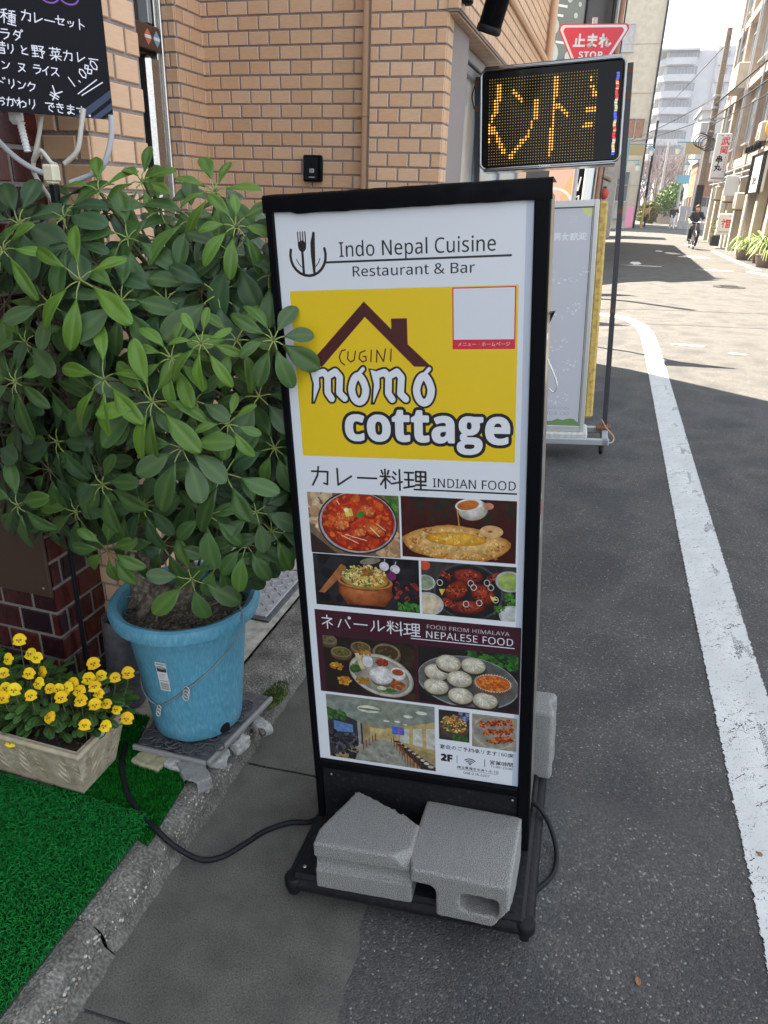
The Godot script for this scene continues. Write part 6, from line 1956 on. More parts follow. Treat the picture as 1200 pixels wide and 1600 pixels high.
func _photo_pot(cv: Canvas, r: RandomNumberGenerator, l: float, t: float, w: float, h: float) -> void:
	var sub := Canvas.new(self, w, h, l, t, cv.s, lin(0.012, 0.011, 0.013))
	blob(sub, r, l, t, w, h, [lin(0.02, 0.018, 0.022), lin(0.006, 0.005, 0.008)], 90, 0.01, 0.03)
	sub.poly([Vector2(l + w * 0.03, t - h * 0.75), Vector2(l + w * 0.27, t - h * 0.17), Vector2(l + w * 0.32, t - h * 0.22), Vector2(l + w * 0.3, t - h * 0.34), Vector2(l + w * 0.09, t - h * 0.76)], lin(0.34, 0.12, 0.04))
	var c := Vector2(l + w * 0.49, t - h * 0.52)
	sub.poly([c + Vector2(-w * 0.25, h * 0.02), c + Vector2(w * 0.25, h * 0.02), c + Vector2(w * 0.26, -h * 0.2), c + Vector2(w * 0.18, -h * 0.42), c + Vector2(-w * 0.18, -h * 0.42), c + Vector2(-w * 0.26, -h * 0.2)], lin(0.17, 0.034, 0.008))
	sub.dome(c + Vector2(0, -h * 0.17), w * 0.245, h * 0.25, lin(0.2, 0.042, 0.01), lin(0.52, 0.17, 0.05), Vector2(-0.016, 0.004), 0.0, 12)
	sub.oval(c + Vector2(0, h * 0.03), w * 0.268, h * 0.165, lin(0.2, 0.05, 0.012))
	sub.oval(c + Vector2(0, h * 0.045), w * 0.262, h * 0.155, lin(0.46, 0.16, 0.05))
	sub.oval(c + Vector2(0, h * 0.05), w * 0.24, h * 0.135, lin(0.12, 0.05, 0.01))
	sub.dome(c + Vector2(0, h * 0.1), w * 0.225, h * 0.2, lin(0.3, 0.17, 0.03), lin(0.66, 0.5, 0.16), Vector2(-0.004, 0.008), 0.0, 9)
	blob(sub, r, c.x - w * 0.22, c.y + h * 0.36, w * 0.44, h * 0.42, [lin(0.68, 0.52, 0.16), lin(0.75, 0.65, 0.34), lin(0.6, 0.38, 0.07), lin(0.06, 0.18, 0.02), lin(0.5, 0.14, 0.02), lin(0.72, 0.6, 0.3)], 420, 0.0016, 0.0042, 0.96)
	blob(sub, r, c.x - w * 0.06, c.y + h * 0.3, w * 0.14, h * 0.16, [lin(0.3, 0.1, 0.02), lin(0.04, 0.16, 0.02), lin(0.45, 0.08, 0.02)], 40, 0.002, 0.005, 0.9)
	for e in [[0.68, 0.16, 0.6, 0.58, 0.6], [0.78, 0.2, 0.62, 0.6, 0.62], [0.745, 0.33, 0.16, 0.02, 0.1]]:
		sub.oval(Vector2(l + w * e[0], t - h * e[1]), w * 0.045, h * 0.085, lin(e[2], e[3], e[4]))
		sub.line([Vector2(l + w * e[0], t - h * (e[1] - 0.06)), Vector2(l + w * e[0] + 0.002, t - h * (e[1] - 0.14))], 0.002, lin(e[2], e[3], e[4]))
	blob(sub, r, l + w * 0.78, t - h * 0.46, w * 0.22, h * 0.3, [lin(0.3, 0.03, 0.02), lin(0.2, 0.02, 0.015), lin(0.02, 0.01, 0.01)], 40, 0.002, 0.007)
	blob(sub, r, l + w * 0.8, t - h * 0.82, w * 0.2, h * 0.16, [lin(0.03, 0.14, 0.02), lin(0.06, 0.22, 0.03)], 46, 0.002, 0.006)
	sub.oval(Vector2(l + w * 0.55, t - h * 0.08), w * 0.1, h * 0.06, lin(0.2, 0.18, 0.12), 0.2)
	_paste(cv, sub, l, t)

func _photo_grill(cv: Canvas, r: RandomNumberGenerator, l: float, t: float, w: float, h: float) -> void:
	var sub := Canvas.new(self, w, h, l, t, cv.s, lin(0.03, 0.028, 0.026))
	blob(sub, r, l, t, w, h, [lin(0.045, 0.04, 0.035), lin(0.02, 0.018, 0.018)], 60, 0.01, 0.025)
	var c := Vector2(l + w * 0.5, t - h * 0.52)
	sub.oval(c, w * 0.37, h * 0.53, lin(0.06, 0.06, 0.065), 0.0, 40)
	sub.oval(c, w * 0.35, h * 0.5, lin(0.012, 0.012, 0.014), 0.0, 40)
	for e in [[0.0, 0.3, 0.22, 0.17, 0.0], [-0.12, 0.02, 0.2, 0.2, 0.7], [0.16, -0.02, 0.2, 0.22, -0.6], [0.0, -0.28, 0.26, 0.16, 0.1], [-0.2, -0.24, 0.14, 0.1, -0.6], [-0.23, 0.28, 0.12, 0.05, -0.9], [0.27, 0.3, 0.12, 0.05, 0.9]]:
		var p: Vector2 = c + Vector2(e[0] * w, e[1] * h)
		sub.dome(p, e[2] * w * 0.72, e[3] * h * 0.78, lin(0.07, 0.006, 0.005), lin(0.42, 0.06, 0.02), Vector2(-0.003, 0.005), e[4], 9)
		blob(sub, r, p.x - e[2] * w * 0.6, p.y + e[3] * h * 0.6, e[2] * w * 1.2, e[3] * h * 1.2, [lin(0.32, 0.03, 0.015), lin(0.42, 0.07, 0.02), lin(0.1, 0.008, 0.008), lin(0.24, 0.02, 0.012), lin(0.5, 0.13, 0.05), lin(0.03, 0.006, 0.006)], 60, 0.001, 0.0036, 0.9)
	for e in [[0.03, 0.17], [0.24, 0.12], [-0.02, -0.22], [0.2, 0.2], [0.29, -0.1], [-0.3, 0.14], [0.12, -0.18], [0.06, 0.1]]:
		var ring := []
		for k in 9:
			ring.append(c + Vector2(e[0] * w + cos(TAU * k / 8) * 0.0065, e[1] * h + sin(TAU * k / 8) * 0.0075))
		sub.line(ring, 0.0018, lin(0.6, 0.58, 0.55))
	sub.poly([c + Vector2(-w * 0.31, h * 0.02), c + Vector2(-w * 0.24, h * 0.03), c + Vector2(-w * 0.28, -h * 0.1)], lin(0.66, 0.5, 0.08))
	sub.poly([c + Vector2(w * 0.23, -h * 0.03), c + Vector2(w * 0.33, -h * 0.1), c + Vector2(w * 0.25, -h * 0.12)], lin(0.66, 0.54, 0.14))
	for e in [[0.04, 0.4, 0.1, 0.13, 0.24, 0.28, 0.17], [0.93, 0.27, 0.13, 0.17, 0.3, 0.4, 0.1], [0.06, 0.8, 0.16, 0.2, 0.6, 0.5, 0.34], [0.96, 0.88, 0.12, 0.16, 0.5, 0.5, 0.48]]:
		sub.oval(Vector2(l + w * e[0], t - h * e[1]), w * e[2] * 1.12, h * e[3] * 1.12, lin(0.42, 0.43, 0.42))
		sub.oval(Vector2(l + w * e[0], t - h * e[1]), w * e[2] * 0.92, h * e[3] * 0.92, lin(e[4], e[5], e[6]))
	sub.oval(Vector2(l + w * 0.04, t - h * 0.08), w * 0.06, h * 0.09, lin(0.5, 0.07, 0.03))
	blob(sub, r, l + w * 0.88, t - h * 0.5, w * 0.1, h * 0.2, [lin(0.04, 0.16, 0.02), lin(0.09, 0.26, 0.04)], 26, 0.002, 0.006)
	blob(sub, r, l + w * 0.78, t - h * 0.74, w * 0.1, h * 0.14, [lin(0.04, 0.16, 0.02)], 14, 0.002, 0.006)
	_paste(cv, sub, l, t)

func _photo_thali(cv: Canvas, r: RandomNumberGenerator, l: float, t: float, w: float, h: float) -> void:
	var sub := Canvas.new(self, w, h, l, t, cv.s, lin(0.018, 0.012, 0.009))
	blob(sub, r, l + w * 0.5, t - h * 0.1, w * 0.5, h * 0.9, [lin(0.045, 0.026, 0.014), lin(0.03, 0.017, 0.01)], 60, 0.01, 0.03)
	var bowls := [[0.2, 0.27, 0.115, 0.095, 0.1, 0.09, 0.02], [0.42, 0.15, 0.11, 0.1, 0.12, 0.07, 0.03], [0.7, 0.2, 0.15, 0.16, 0.06, 0.03, 0.015], [0.06, 0.07, 0.1, 0.09, 0.12, 0.1, 0.06]]
	for e in bowls:
		var p := Vector2(l + w * e[0], t - h * e[1])
		sub.oval(p + Vector2(0, -0.005), w * e[2] * 1.05, h * e[3] * 1.25, lin(0.1, 0.06, 0.03))
		sub.oval(p, w * e[2], h * e[3], lin(0.2, 0.15, 0.08))
		sub.oval(p, w * e[2] * 0.84, h * e[3] * 0.8, lin(e[4], e[5], e[6]))
		blob(sub, r, p.x - w * e[2] * 0.7, p.y + h * e[3] * 0.7, w * e[2] * 1.4, h * e[3] * 1.4, [lin(0.2, 0.14, 0.03), lin(0.07, 0.14, 0.03), lin(0.05, 0.03, 0.01)], 20, 0.0014, 0.004, 0.8)
	for e in [[0.13, 0.53], [0.2, 0.76], [0.22, 0.8]]:
		blob(sub, r, l + w * (e[0] - 0.07), t - h * (e[1] - 0.06), w * 0.15, h * 0.13, [lin(0.55, 0.26, 0.02), lin(0.66, 0.38, 0.05), lin(0.36, 0.12, 0.01)], 34, 0.0022, 0.006, 0.9)
	var c := Vector2(l + w * 0.63, t - h * 0.62)
	sub.oval(c, w * 0.36, h * 0.37, lin(0.3, 0.28, 0.24), -0.28, 40)
	sub.oval(c, w * 0.345, h * 0.352, lin(0.5, 0.47, 0.4), -0.28, 40)
	sub.dome(c, w * 0.315, h * 0.315, lin(0.2, 0.18, 0.14), lin(0.46, 0.42, 0.35), Vector2(0.006, 0.004), -0.28, 10)
	sub.oval(c + Vector2(0.004, -0.008), w * 0.14, h * 0.16, lin(0.12, 0.1, 0.07))
	sub.dome(c, w * 0.135, h * 0.165, lin(0.36, 0.35, 0.32), lin(0.82, 0.82, 0.81), Vector2(-0.003, 0.006), 0.0, 9)
	blob(sub, r, c.x - w * 0.13, c.y + h * 0.16, w * 0.26, h * 0.3, [lin(0.74, 0.74, 0.72), lin(0.6, 0.6, 0.58), lin(0.85, 0.85, 0.84)], 130, 0.0008, 0.002, 0.9)
	for e in [[-0.28, 0.08, 0.12, 0.13, [lin(0.05, 0.13, 0.02), lin(0.03, 0.08, 0.015)]], [-0.2, -0.14, 0.17, 0.12, [lin(0.42, 0.2, 0.02), lin(0.3, 0.12, 0.01)]], [0.18, -0.14, 0.16, 0.14, [lin(0.26, 0.05, 0.015), lin(0.4, 0.1, 0.02)]], [0.02, 0.24, 0.15, 0.1, [lin(0.34, 0.04, 0.015), lin(0.2, 0.02, 0.01)]], [-0.16, 0.36, 0.12, 0.12, [lin(0.5, 0.13, 0.02), lin(0.2, 0.34, 0.06), lin(0.66, 0.62, 0.5)]], [0.08, -0.26, 0.2, 0.06, [lin(0.05, 0.14, 0.02)]]]:
		blob(sub, r, c.x + (e[0] - e[2] * 0.5) * w, c.y + (e[1] + e[3] * 0.5) * h, e[2] * w, e[3] * h, e[4], 44, 0.002, 0.006, 0.95)
	sub.oval(c + Vector2(-0.032, 0.036), 0.0135, 0.016, lin(0.6, 0.6, 0.62))
	sub.oval(c + Vector2(0.042, 0.01), 0.0185, 0.0175, lin(0.66, 0.65, 0.62))
	sub.oval(c + Vector2(0.042, 0.014), 0.0145, 0.009, lin(0.36, 0.07, 0.02))
	sub.poly([c + Vector2(-0.064, 0.055), c + Vector2(-0.054, 0.057), c + Vector2(-0.04, 0.014), c + Vector2(-0.05, 0.01)], lin(0.5, 0.42, 0.22))
	sub.oval(c + Vector2(0.0, -0.035), 0.012, 0.006, lin(0.5, 0.52, 0.34))
	_paste(cv, sub, l, t)

func _photo_momo(cv: Canvas, r: RandomNumberGenerator, l: float, t: float, w: float, h: float) -> void:
	var sub := Canvas.new(self, w, h, l, t, cv.s, lin(0.014, 0.012, 0.012))
	blob(sub, r, l + w * 0.45, t, w * 0.55, h * 0.26, [lin(0.02, 0.09, 0.015), lin(0.04, 0.15, 0.02), lin(0.01, 0.04, 0.008)], 130, 0.003, 0.01)
	var c := Vector2(l + w * 0.5, t - h * 0.57)
	sub.oval(c, w * 0.515, h * 0.465, lin(0.3, 0.3, 0.29), -0.06, 44)
	sub.dome(c + Vector2(0, 0.001), w * 0.505, h * 0.45, lin(0.13, 0.13, 0.12), lin(0.05, 0.05, 0.05), Vector2(0.01, 0.004), -0.06, 14)
	for e in [[0.19, 0.44, 1.0], [0.31, 0.26, 1.0], [0.56, 0.26, 0.95], [0.18, 0.7, 1.0], [0.42, 0.52, 1.0], [0.43, 0.82, 1.0], [0.68, 0.86, 0.98]]:
		var p := Vector2(l + w * e[0], t - h * e[1])
		var s: float = e[2]
		sub.oval(p + Vector2(0.002, -0.008), 0.031 * s, 0.02 * s, lin(0.035, 0.034, 0.03))
		sub.dome(p, 0.03 * s, 0.0225 * s, lin(0.3, 0.26, 0.17), lin(0.76, 0.72, 0.6), Vector2(-0.004, 0.006), 0.0, 12)
		for k in 9:
			var a: float = TAU * k / 9 + e[0] * 9.0
			var q0 := p + Vector2(0.001, 0.007)
			var q1 := p + Vector2(cos(a) * 0.012, 0.006 + sin(a) * 0.008)
			var q2 := p + Vector2(cos(a + 0.35) * 0.023, 0.001 + sin(a + 0.35) * 0.016)
			sub.line([q0, q1, q2], 0.0016, lin(0.5, 0.45, 0.32))
			sub.line([q0 + Vector2(0.0014, 0.001), q1 + Vector2(0.0016, 0.001), q2 + Vector2(0.0012, 0.001)], 0.0011, lin(0.84, 0.81, 0.72))
		sub.dome(p + Vector2(0.001, 0.008), 0.0055, 0.004, lin(0.45, 0.4, 0.28), lin(0.8, 0.77, 0.66), Vector2(-0.001, 0.001), 0.0, 4)
	var b := Vector2(l + w * 0.755, t - h * 0.53)
	sub.oval(b + Vector2(0, -0.004), w * 0.195, h * 0.185, lin(0.14, 0.06, 0.03))
	sub.oval(b, w * 0.195, h * 0.165, lin(0.5, 0.44, 0.34))
	for k in 40:
		var a := TAU * k / 40
		sub.oval(b + Vector2(cos(a) * w * 0.187, sin(a) * h * 0.157), 0.0016, 0.0016, lin(0.08, 0.03, 0.02), 0, 6)
	sub.oval(b, w * 0.172, h * 0.14, lin(0.48, 0.1, 0.012))
	blob(sub, r, b.x - w * 0.16, b.y + h * 0.13, w * 0.32, h * 0.26, [lin(0.56, 0.15, 0.02), lin(0.42, 0.07, 0.01), lin(0.62, 0.24, 0.05)], 90, 0.0018, 0.006, 0.95)
	_paste(cv, sub, l, t)

func _photo_room(cv: Canvas, r: RandomNumberGenerator, l: float, t: float, w: float, h: float) -> void:
	var sub := Canvas.new(self, w, h, l, t, cv.s, lin(0.3, 0.22, 0.1))
	# ceiling, walls, floor of the printed dining room
	sub.poly([Vector2(l, t), Vector2(l + w, t), Vector2(l + w, t - h * 0.24), Vector2(l + w * 0.55, t - h * 0.42), Vector2(l + w * 0.3, t - h * 0.38), Vector2(l, t - h * 0.2)], lin(0.2, 0.23, 0.19))
	sub.poly([Vector2(l + w * 0.15, t), Vector2(l + w * 0.9, t), Vector2(l + w * 0.55, t - h * 0.33)], lin(0.22, 0.24, 0.19))
	sub.poly([Vector2(l, t - h * 0.2), Vector2(l + w * 0.33, t - h * 0.4), Vector2(l + w * 0.33, t - h * 0.72), Vector2(l, t - h)], lin(0.035, 0.035, 0.04))
	sub.poly([Vector2(l + w * 0.06, t - h * 0.4), Vector2(l + w * 0.24, t - h * 0.44), Vector2(l + w * 0.24, t - h * 0.56), Vector2(l + w * 0.06, t - h * 0.58)], lin(0.1, 0.2, 0.4))
	blob(sub, r, l, t - h * 0.24, w * 0.18, h * 0.14, [lin(0.06, 0.17, 0.03), lin(0.03, 0.09, 0.02)], 40, 0.003, 0.007)
	blob(sub, r, l, t - h * 0.58, w * 0.3, h * 0.42, [lin(0.02, 0.02, 0.026), lin(0.05, 0.05, 0.06), lin(0.1, 0.1, 0.12), lin(0.012, 0.012, 0.014)], 120, 0.003, 0.009)
	sub.poly([Vector2(l + w * 0.55, t - h * 0.42), Vector2(l + w, t - h * 0.24), Vector2(l + w, t - h * 0.74), Vector2(l + w * 0.55, t - h * 0.62)], lin(0.42, 0.32, 0.13))
	for k in 3:
		var x := l + w * (0.68 + 0.12 * k)
		sub.poly([Vector2(x, t - h * (0.41 - 0.03 * k)), Vector2(x + w * 0.085, t - h * (0.39 - 0.03 * k)), Vector2(x + w * 0.085, t - h * (0.63 + 0.02 * k)), Vector2(x, t - h * (0.61 + 0.02 * k))], lin(0.5, 0.5, 0.42))
	sub.rect(l + w * 0.61, t - h * 0.38, l + w * 0.72, t - h * 0.5, lin(0.05, 0.12, 0.5))
	sub.rect(l + w * 0.66, t - h * 0.4, l + w * 0.7, t - h * 0.48, lin(0.3, 0.1, 0.4))
	sub.rect(l + w * 0.4, t - h * 0.44, l + w * 0.56, t - h * 0.62, lin(0.46, 0.36, 0.16))
	sub.poly([Vector2(l + w * 0.36, t - h * 0.62), Vector2(l + w * 0.6, t - h * 0.62), Vector2(l + w * 0.78, t - h), Vector2(l + w * 0.24, t - h)], lin(0.26, 0.26, 0.21))
	blob(sub, r, l + w * 0.28, t - h * 0.72, w * 0.44, h * 0.28, [lin(0.3, 0.3, 0.25), lin(0.2, 0.2, 0.16)], 60, 0.003, 0.008)
	for k in 9:
		var f := k / 8.0
		var x := l + w * lerpf(0.62, 0.86, f)
		var y := t - h * lerpf(0.6, 0.96, f)
		var s := lerpf(0.006, 0.019, f)
		sub.line([Vector2(x - s, y - s * 1.4), Vector2(x - s, y + s)], 0.0018, lin(0.18, 0.035, 0.015))
		sub.line([Vector2(x, y - s * 1.4), Vector2(x, y + s * 1.2)], 0.0022, lin(0.14, 0.03, 0.012))
		sub.poly([Vector2(x, y), Vector2(x + s * 2.2, y + s * 0.2), Vector2(x + s * 3.0, y - s * 0.7), Vector2(x + s * 0.6, y - s)], lin(0.03, 0.018, 0.013))
		sub.oval(Vector2(x + s * 1.4, y + s * 0.2), s * 0.4, s * 0.25, lin(0.5, 0.48, 0.44))
	for k in 5:
		var x := l + w * lerpf(0.45, 0.33, k / 4.0)
		var y := t - h * lerpf(0.6, 0.76, k / 4.0)
		sub.line([Vector2(x, y - 0.008), Vector2(x, y + 0.012)], 0.003, lin(0.2, 0.06, 0.02))
	sub.rect(l + w * 0.285, t - h * 0.36, l + w * 0.315, t - h * 0.86, lin(0.28, 0.27, 0.24))
	for e in [[0.4, 0.16, 0.03], [0.76, 0.2, 0.012], [0.88, 0.12, 0.014], [0.56, 0.31, 0.008], [0.66, 0.3, 0.008], [0.73, 0.33, 0.006]]:
		sub.oval(Vector2(l + w * e[0], t - h * e[1]), e[2], e[2] * 0.35, lin(0.62, 0.62, 0.5))
	sub.rect(l + w * 0.31, t - h * 0.15, l + w * 0.52, t - h * 0.18, lin(0.16, 0.17, 0.14))
	_paste(cv, sub, l, t)

func _photo_small(cv: Canvas, r: RandomNumberGenerator, l: float, t: float, w: float, h: float, kind: int) -> void:
	var sub := Canvas.new(self, w, h, l, t, cv.s, lin(0.03, 0.03, 0.028) if kind == 0 else lin(0.3, 0.27, 0.2))
	var c := Vector2(l + w * 0.5, t - h * 0.5)
	if kind == 0:
		sub.oval(c + Vector2(0, -0.005), w * 0.47, h * 0.36, lin(0.08, 0.05, 0.035))
		blob(sub, r, l + w * 0.06, t - h * 0.12, w * 0.86, h * 0.62, [lin(0.5, 0.18, 0.03), lin(0.62, 0.34, 0.08), lin(0.4, 0.1, 0.02), lin(0.1, 0.2, 0.03), lin(0.66, 0.5, 0.24)], 200, 0.0014, 0.004, 0.96)
		blob(sub, r, l + w * 0.45, t - h * 0.82, w * 0.5, h * 0.18, [lin(0.04, 0.2, 0.03), lin(0.02, 0.1, 0.015)], 40, 0.002, 0.006)
		blob(sub, r, l + w * 0.7, t, w * 0.3, h * 0.25, [lin(0.2, 0.26, 0.4), lin(0.08, 0.1, 0.2)], 14, 0.003, 0.006)
	else:
		sub.oval(c, w * 0.5, h * 0.5, lin(0.36, 0.35, 0.29))
		sub.oval(c, w * 0.47, h * 0.46, lin(0.26, 0.25, 0.2))
		for k in 3:
			var a: Vector2 = c + Vector2(-w * 0.34 + 0.012 * k, h * (0.2 - 0.24 * k))
			var b := c + Vector2(w * 0.4, h * (0.36 - 0.24 * k))
			sub.line([a - Vector2(0.02, 0.004), b + Vector2(0.012, 0.004)], 0.0012, lin(0.3, 0.2, 0.1))
			for j in 5:
				var p := a.lerp(b, (j + 0.5) / 5.0)
				blob(sub, r, p.x - 0.011, p.y + 0.009, 0.022, 0.018, [lin(0.3, 0.035, 0.012), lin(0.45, 0.08, 0.02), lin(0.16, 0.015, 0.008), lin(0.56, 0.18, 0.05)], 22, 0.0018, 0.0048, 0.95)
	_paste(cv, sub, l, t)

func _led_sign() -> void:
	var bs := pose(0.032, 0.03, 0.077)
	var at := W(-0.505, 1.809, 5.2)
	var s := thing("led_message_sign", "chrome framed LED message sign showing amber dots on two black posts", "sign", at, "", bs)
	var hw := 0.445
	var h := 0.587
	lp(s, "housing", boxm(Vector3(0, h * 0.5, -0.1), Vector3(hw * 2 - 0.03, h - 0.03, 0.17), 0.02), M.black_frame)
	var rim := MB.new()
	var pts := []
	var rad := 0.05
	for e in [[hw - rad, rad, -PI / 2], [hw - rad, h - rad, 0.0], [-hw + rad, h - rad, PI / 2], [-hw + rad, rad, PI]]:
		for k in 5:
			var a: float = e[2] + PI / 2 * k / 4.0
			pts.append(Vector3(e[0] + cos(a) * (rad - 0.012), e[1] + sin(a) * (rad - 0.012), -0.008))
	pts.append(pts[0])
	rim.tube(pts, [0.009], 10, false)
	lp(s, "chrome_rim", rim, M.chrome)
	var topc := MB.new()
	topc.box(Vector3(0, h - 0.004, -0.1), Vector3(hw * 2 - 0.06, 0.02, 0.2), 0.008)
	topc.box(Vector3(0, 0.004, -0.1), Vector3(hw * 2 - 0.06, 0.02, 0.2), 0.008)
	lp(s, "chrome_edge", topc, M.chrome)
	lp(s, "front_glass", boxm(Vector3(0, h * 0.5, -0.013), Vector3(hw * 2 - 0.05, h - 0.05, 0.004), 0.001), mat("smoked_panel", lin(0.006, 0.006, 0.006), 0.12))
	M.smoked_panel.metallic_specular = 0.25
	# dots
	var x0 := -hw + 0.075 * hw * 2
	var y0 := h * 0.865
	var px := 0.01665
	var segs := [
		[3.6, 0.0, 3.4, 4.7], [2.5, 5.3, 2.3, 9.4], [1.3, 10.2, 1.0, 12.2], [0.2, 12.8, 0.6, 15.9], [1.8, 14.5, 2.4, 16.0], [3.1, 17.0, 3.7, 19.2], [4.1, 19.3, 4.6, 21.3], [5.1, 21.5, 5.4, 23.4], [6.0, 22.2, 6.0, 23.0], [0.0, 18.3, 0.0, 18.5],
		[9.0, 2.6, 9.6, 3.1], [10.3, 3.8, 11.0, 4.6], [11.6, 5.2, 12.2, 6.0], [17.6, 6.2, 17.5, 12.2], [16.2, 13.0, 15.9, 15.0], [15.0, 16.0, 14.6, 17.6], [13.8, 18.6, 13.0, 19.6], [12.5, 19.0, 11.8, 20.8], [10.7, 21.2, 10.1, 22.8], [9.2, 23.2, 8.2, 25.0],
		[24.6, -1.4, 24.2, 7.5], [24.2, 8.0, 23.9, 13.5], [23.8, 14.0, 23.2, 24.4], [25.0, 8.6, 26.4, 8.6], [26.6, 9.4, 28.0, 9.8], [28.0, 10.8, 29.4, 11.6],
		[36.8, 0.2, 37.0, 1.2], [37.6, 3.0, 37.8, 3.6], [38.4, 4.8, 38.6, 6.0], [36.0, 9.8, 38.4, 9.8], [36.0, 10.9, 38.4, 10.9], [35.7, 14.8, 38.0, 14.8], [35.7, 15.9, 38.0, 15.9]]
	var lit := []
	var dim := []
	for j in range(-2, 28):
		for i in 40:
			var p := Vector2(i, j)
			var on := false
			for g in segs:
				if p.distance_to(Geometry2D.get_closest_point_to_segment(p, Vector2(g[0], g[1]), Vector2(g[2], g[3]))) < 0.72:
					on = true
					break
			var q := Vector3(x0 + i * px, y0 - j * px - 0.022, -0.0095)
			if on:
				lit.append(q)
			else:
				dim.append(q)
	var dot := MB.new()
	dot.lathe([Vector2(1.0, 0.0), Vector2(0.8, 0.5), Vector2(0.0, 0.7)], 8, Transform3D(Basis(Vector3.RIGHT, PI / 2), Vector3.ZERO))
	var em := mat("amber_lit", lin(0.7, 0.3, 0.04), 0.4)
	em.emission_enabled = true
	em.emission = Color(1.0, 0.7, 0.25)
	em.emission_energy_multiplier = 0.2
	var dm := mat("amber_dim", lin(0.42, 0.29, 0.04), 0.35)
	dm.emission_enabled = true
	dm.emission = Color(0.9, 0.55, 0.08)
	dm.emission_energy_multiplier = 0.02  # the dots that are off are given a faint glow too
	for set_ in [[lit, "lit_led", em, 0.0056], [dim, "dim_led", dm, 0.0031]]:
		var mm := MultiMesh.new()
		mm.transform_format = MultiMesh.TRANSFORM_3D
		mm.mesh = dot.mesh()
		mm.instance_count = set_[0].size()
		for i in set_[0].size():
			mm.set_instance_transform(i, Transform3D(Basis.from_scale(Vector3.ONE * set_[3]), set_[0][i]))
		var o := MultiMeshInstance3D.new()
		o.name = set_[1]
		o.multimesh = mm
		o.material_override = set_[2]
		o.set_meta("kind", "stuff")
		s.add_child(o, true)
	# strip of coloured lights down the right edge
	var cols := {"b": Color(0.1, 0.16, 0.8), "r": Color(0.85, 0.06, 0.08), "y": Color(0.8, 0.62, 0.25), "w": Color(0.8, 0.72, 0.66), "g": Color(0.42, 0.6, 0.32)}
	var seq := "bbbbbryyrryrrrrrrwywgywgybbbbbbywyyrryrrrrrywwyywyywbb"
	for key in cols:
		var m := MB.new()
		for i in seq.length():
			if seq[i] == key:
				m.box(Vector3(hw - 0.052 + 0.002 * sin(i * 0.9), h - 0.09 - i * 0.0084, -0.0085), Vector3(0.018, 0.0052, 0.004), 0.001)
		var lm := mat("strip_" + key, cols[key].linear_to_srgb(), 0.4)
		lm.emission_enabled = true
		lm.emission = cols[key].linear_to_srgb()
		lm.emission_energy_multiplier = 0.12
		var o := lp(s, "light_strip", m, lm)
		o.set_meta("kind", "stuff")
	var nm := mi("maker_lettering", lettering("TOWA", 0.075, 0.012, "Droid Sans", 700), M.white_plastic, s)
	nm.position = Vector3(-0.02, 0.012, 0.006)
	# posts and foot
	for sx in [-1.0, 1.0]:
		var p := MB.new()
		var low: float = -1.71 if sx > 0 else -1.64
		p.box(Vector3(sx * (hw + 0.018), (0.55 + low) * 0.5, -0.06), Vector3(0.034, 0.55 - low, 0.03), 0.002)
		var po := lp(s, "post", p, mat("post_black", lin(0.022, 0.022, 0.03), 0.45))
		var pk := MB.new()
		for e in [0.51, 0.37, -0.28, -0.9]:
			pk.box(Vector3(sx * (hw + 0.018), e, -0.043), Vector3(0.026, 0.03, 0.004), 0.001)
		mi("rust_patch", pk.mesh(), M.rust, po)
	var hd := MB.new()
	hd.tube(smooth_path([Vector3(-hw - 0.036, 0.5, -0.05), Vector3(-hw - 0.052, 0.44, -0.05), Vector3(-hw - 0.036, 0.37, -0.05)], 4), [0.004], 6)
	lp(s, "handle", hd, M.black_rubber)
	var ft := MB.new()
	ft.box(Vector3(-0.02, -1.72, -0.06), Vector3(1.02, 0.04, 0.05), 0.004)
	ft.box(Vector3(-0.02, -1.72, 0.28), Vector3(1.02, 0.04, 0.04), 0.004)
	ft.box(Vector3(hw + 0.018, -1.72, 0.11), Vector3(0.04, 0.04, 0.38), 0.004)
	ft.box(Vector3(-hw - 0.05, -1.72, 0.11), Vector3(0.04, 0.04, 0.38), 0.004)
	lp(s, "foot_frame", ft, M.grey_metal)
	lp(s, "foot_bracket", boxm(Vector3(hw + 0.01, -1.69, -0.02), Vector3(0.1, 0.02, 0.12), 0.003), M.rust)
	for e in [[-0.5, 0.26], [0.44, 0.27], [-0.5, -0.06], [0.46, -0.06]]:
		var c := MB.new()
		c.lathe([Vector2(0, -0.012), Vector2(0.028, -0.012), Vector2(0.033, -0.006), Vector2(0.033, 0.006), Vector2(0.028, 0.012), Vector2(0, 0.012)], 16, Transform3D(Basis(Vector3.BACK, PI / 2), Vector3(e[0], -1.775, e[1])))
		var cw := lp(s, "caster", c, M.black_rubber)
		var fk := MB.new()
		fk.box(Vector3(e[0] - 0.017, -1.76, e[1]), Vector3(0.004, 0.05, 0.03))
		fk.box(Vector3(e[0] + 0.017, -1.76, e[1]), Vector3(0.004, 0.05, 0.03))
		fk.box(Vector3(e[0], -1.742, e[1]), Vector3(0.05, 0.006, 0.05))
		mi("fork", fk.mesh(), M.rust, cw)
	var wr := MB.new()
	wr.tube(smooth_path([Vector3(0.44, -1.62, 0.06), Vector3(0.47, -1.66, 0.12), Vector3(0.52, -1.71, 0.16), Vector3(0.515, -1.74, 0.2), Vector3(0.47, -1.74, 0.24)], 5), [0.005], 6)
	lp(s, "wire_stay", wr, mat("copper_wire", lin(0.42, 0.26, 0.17), 0.5, 0.4))

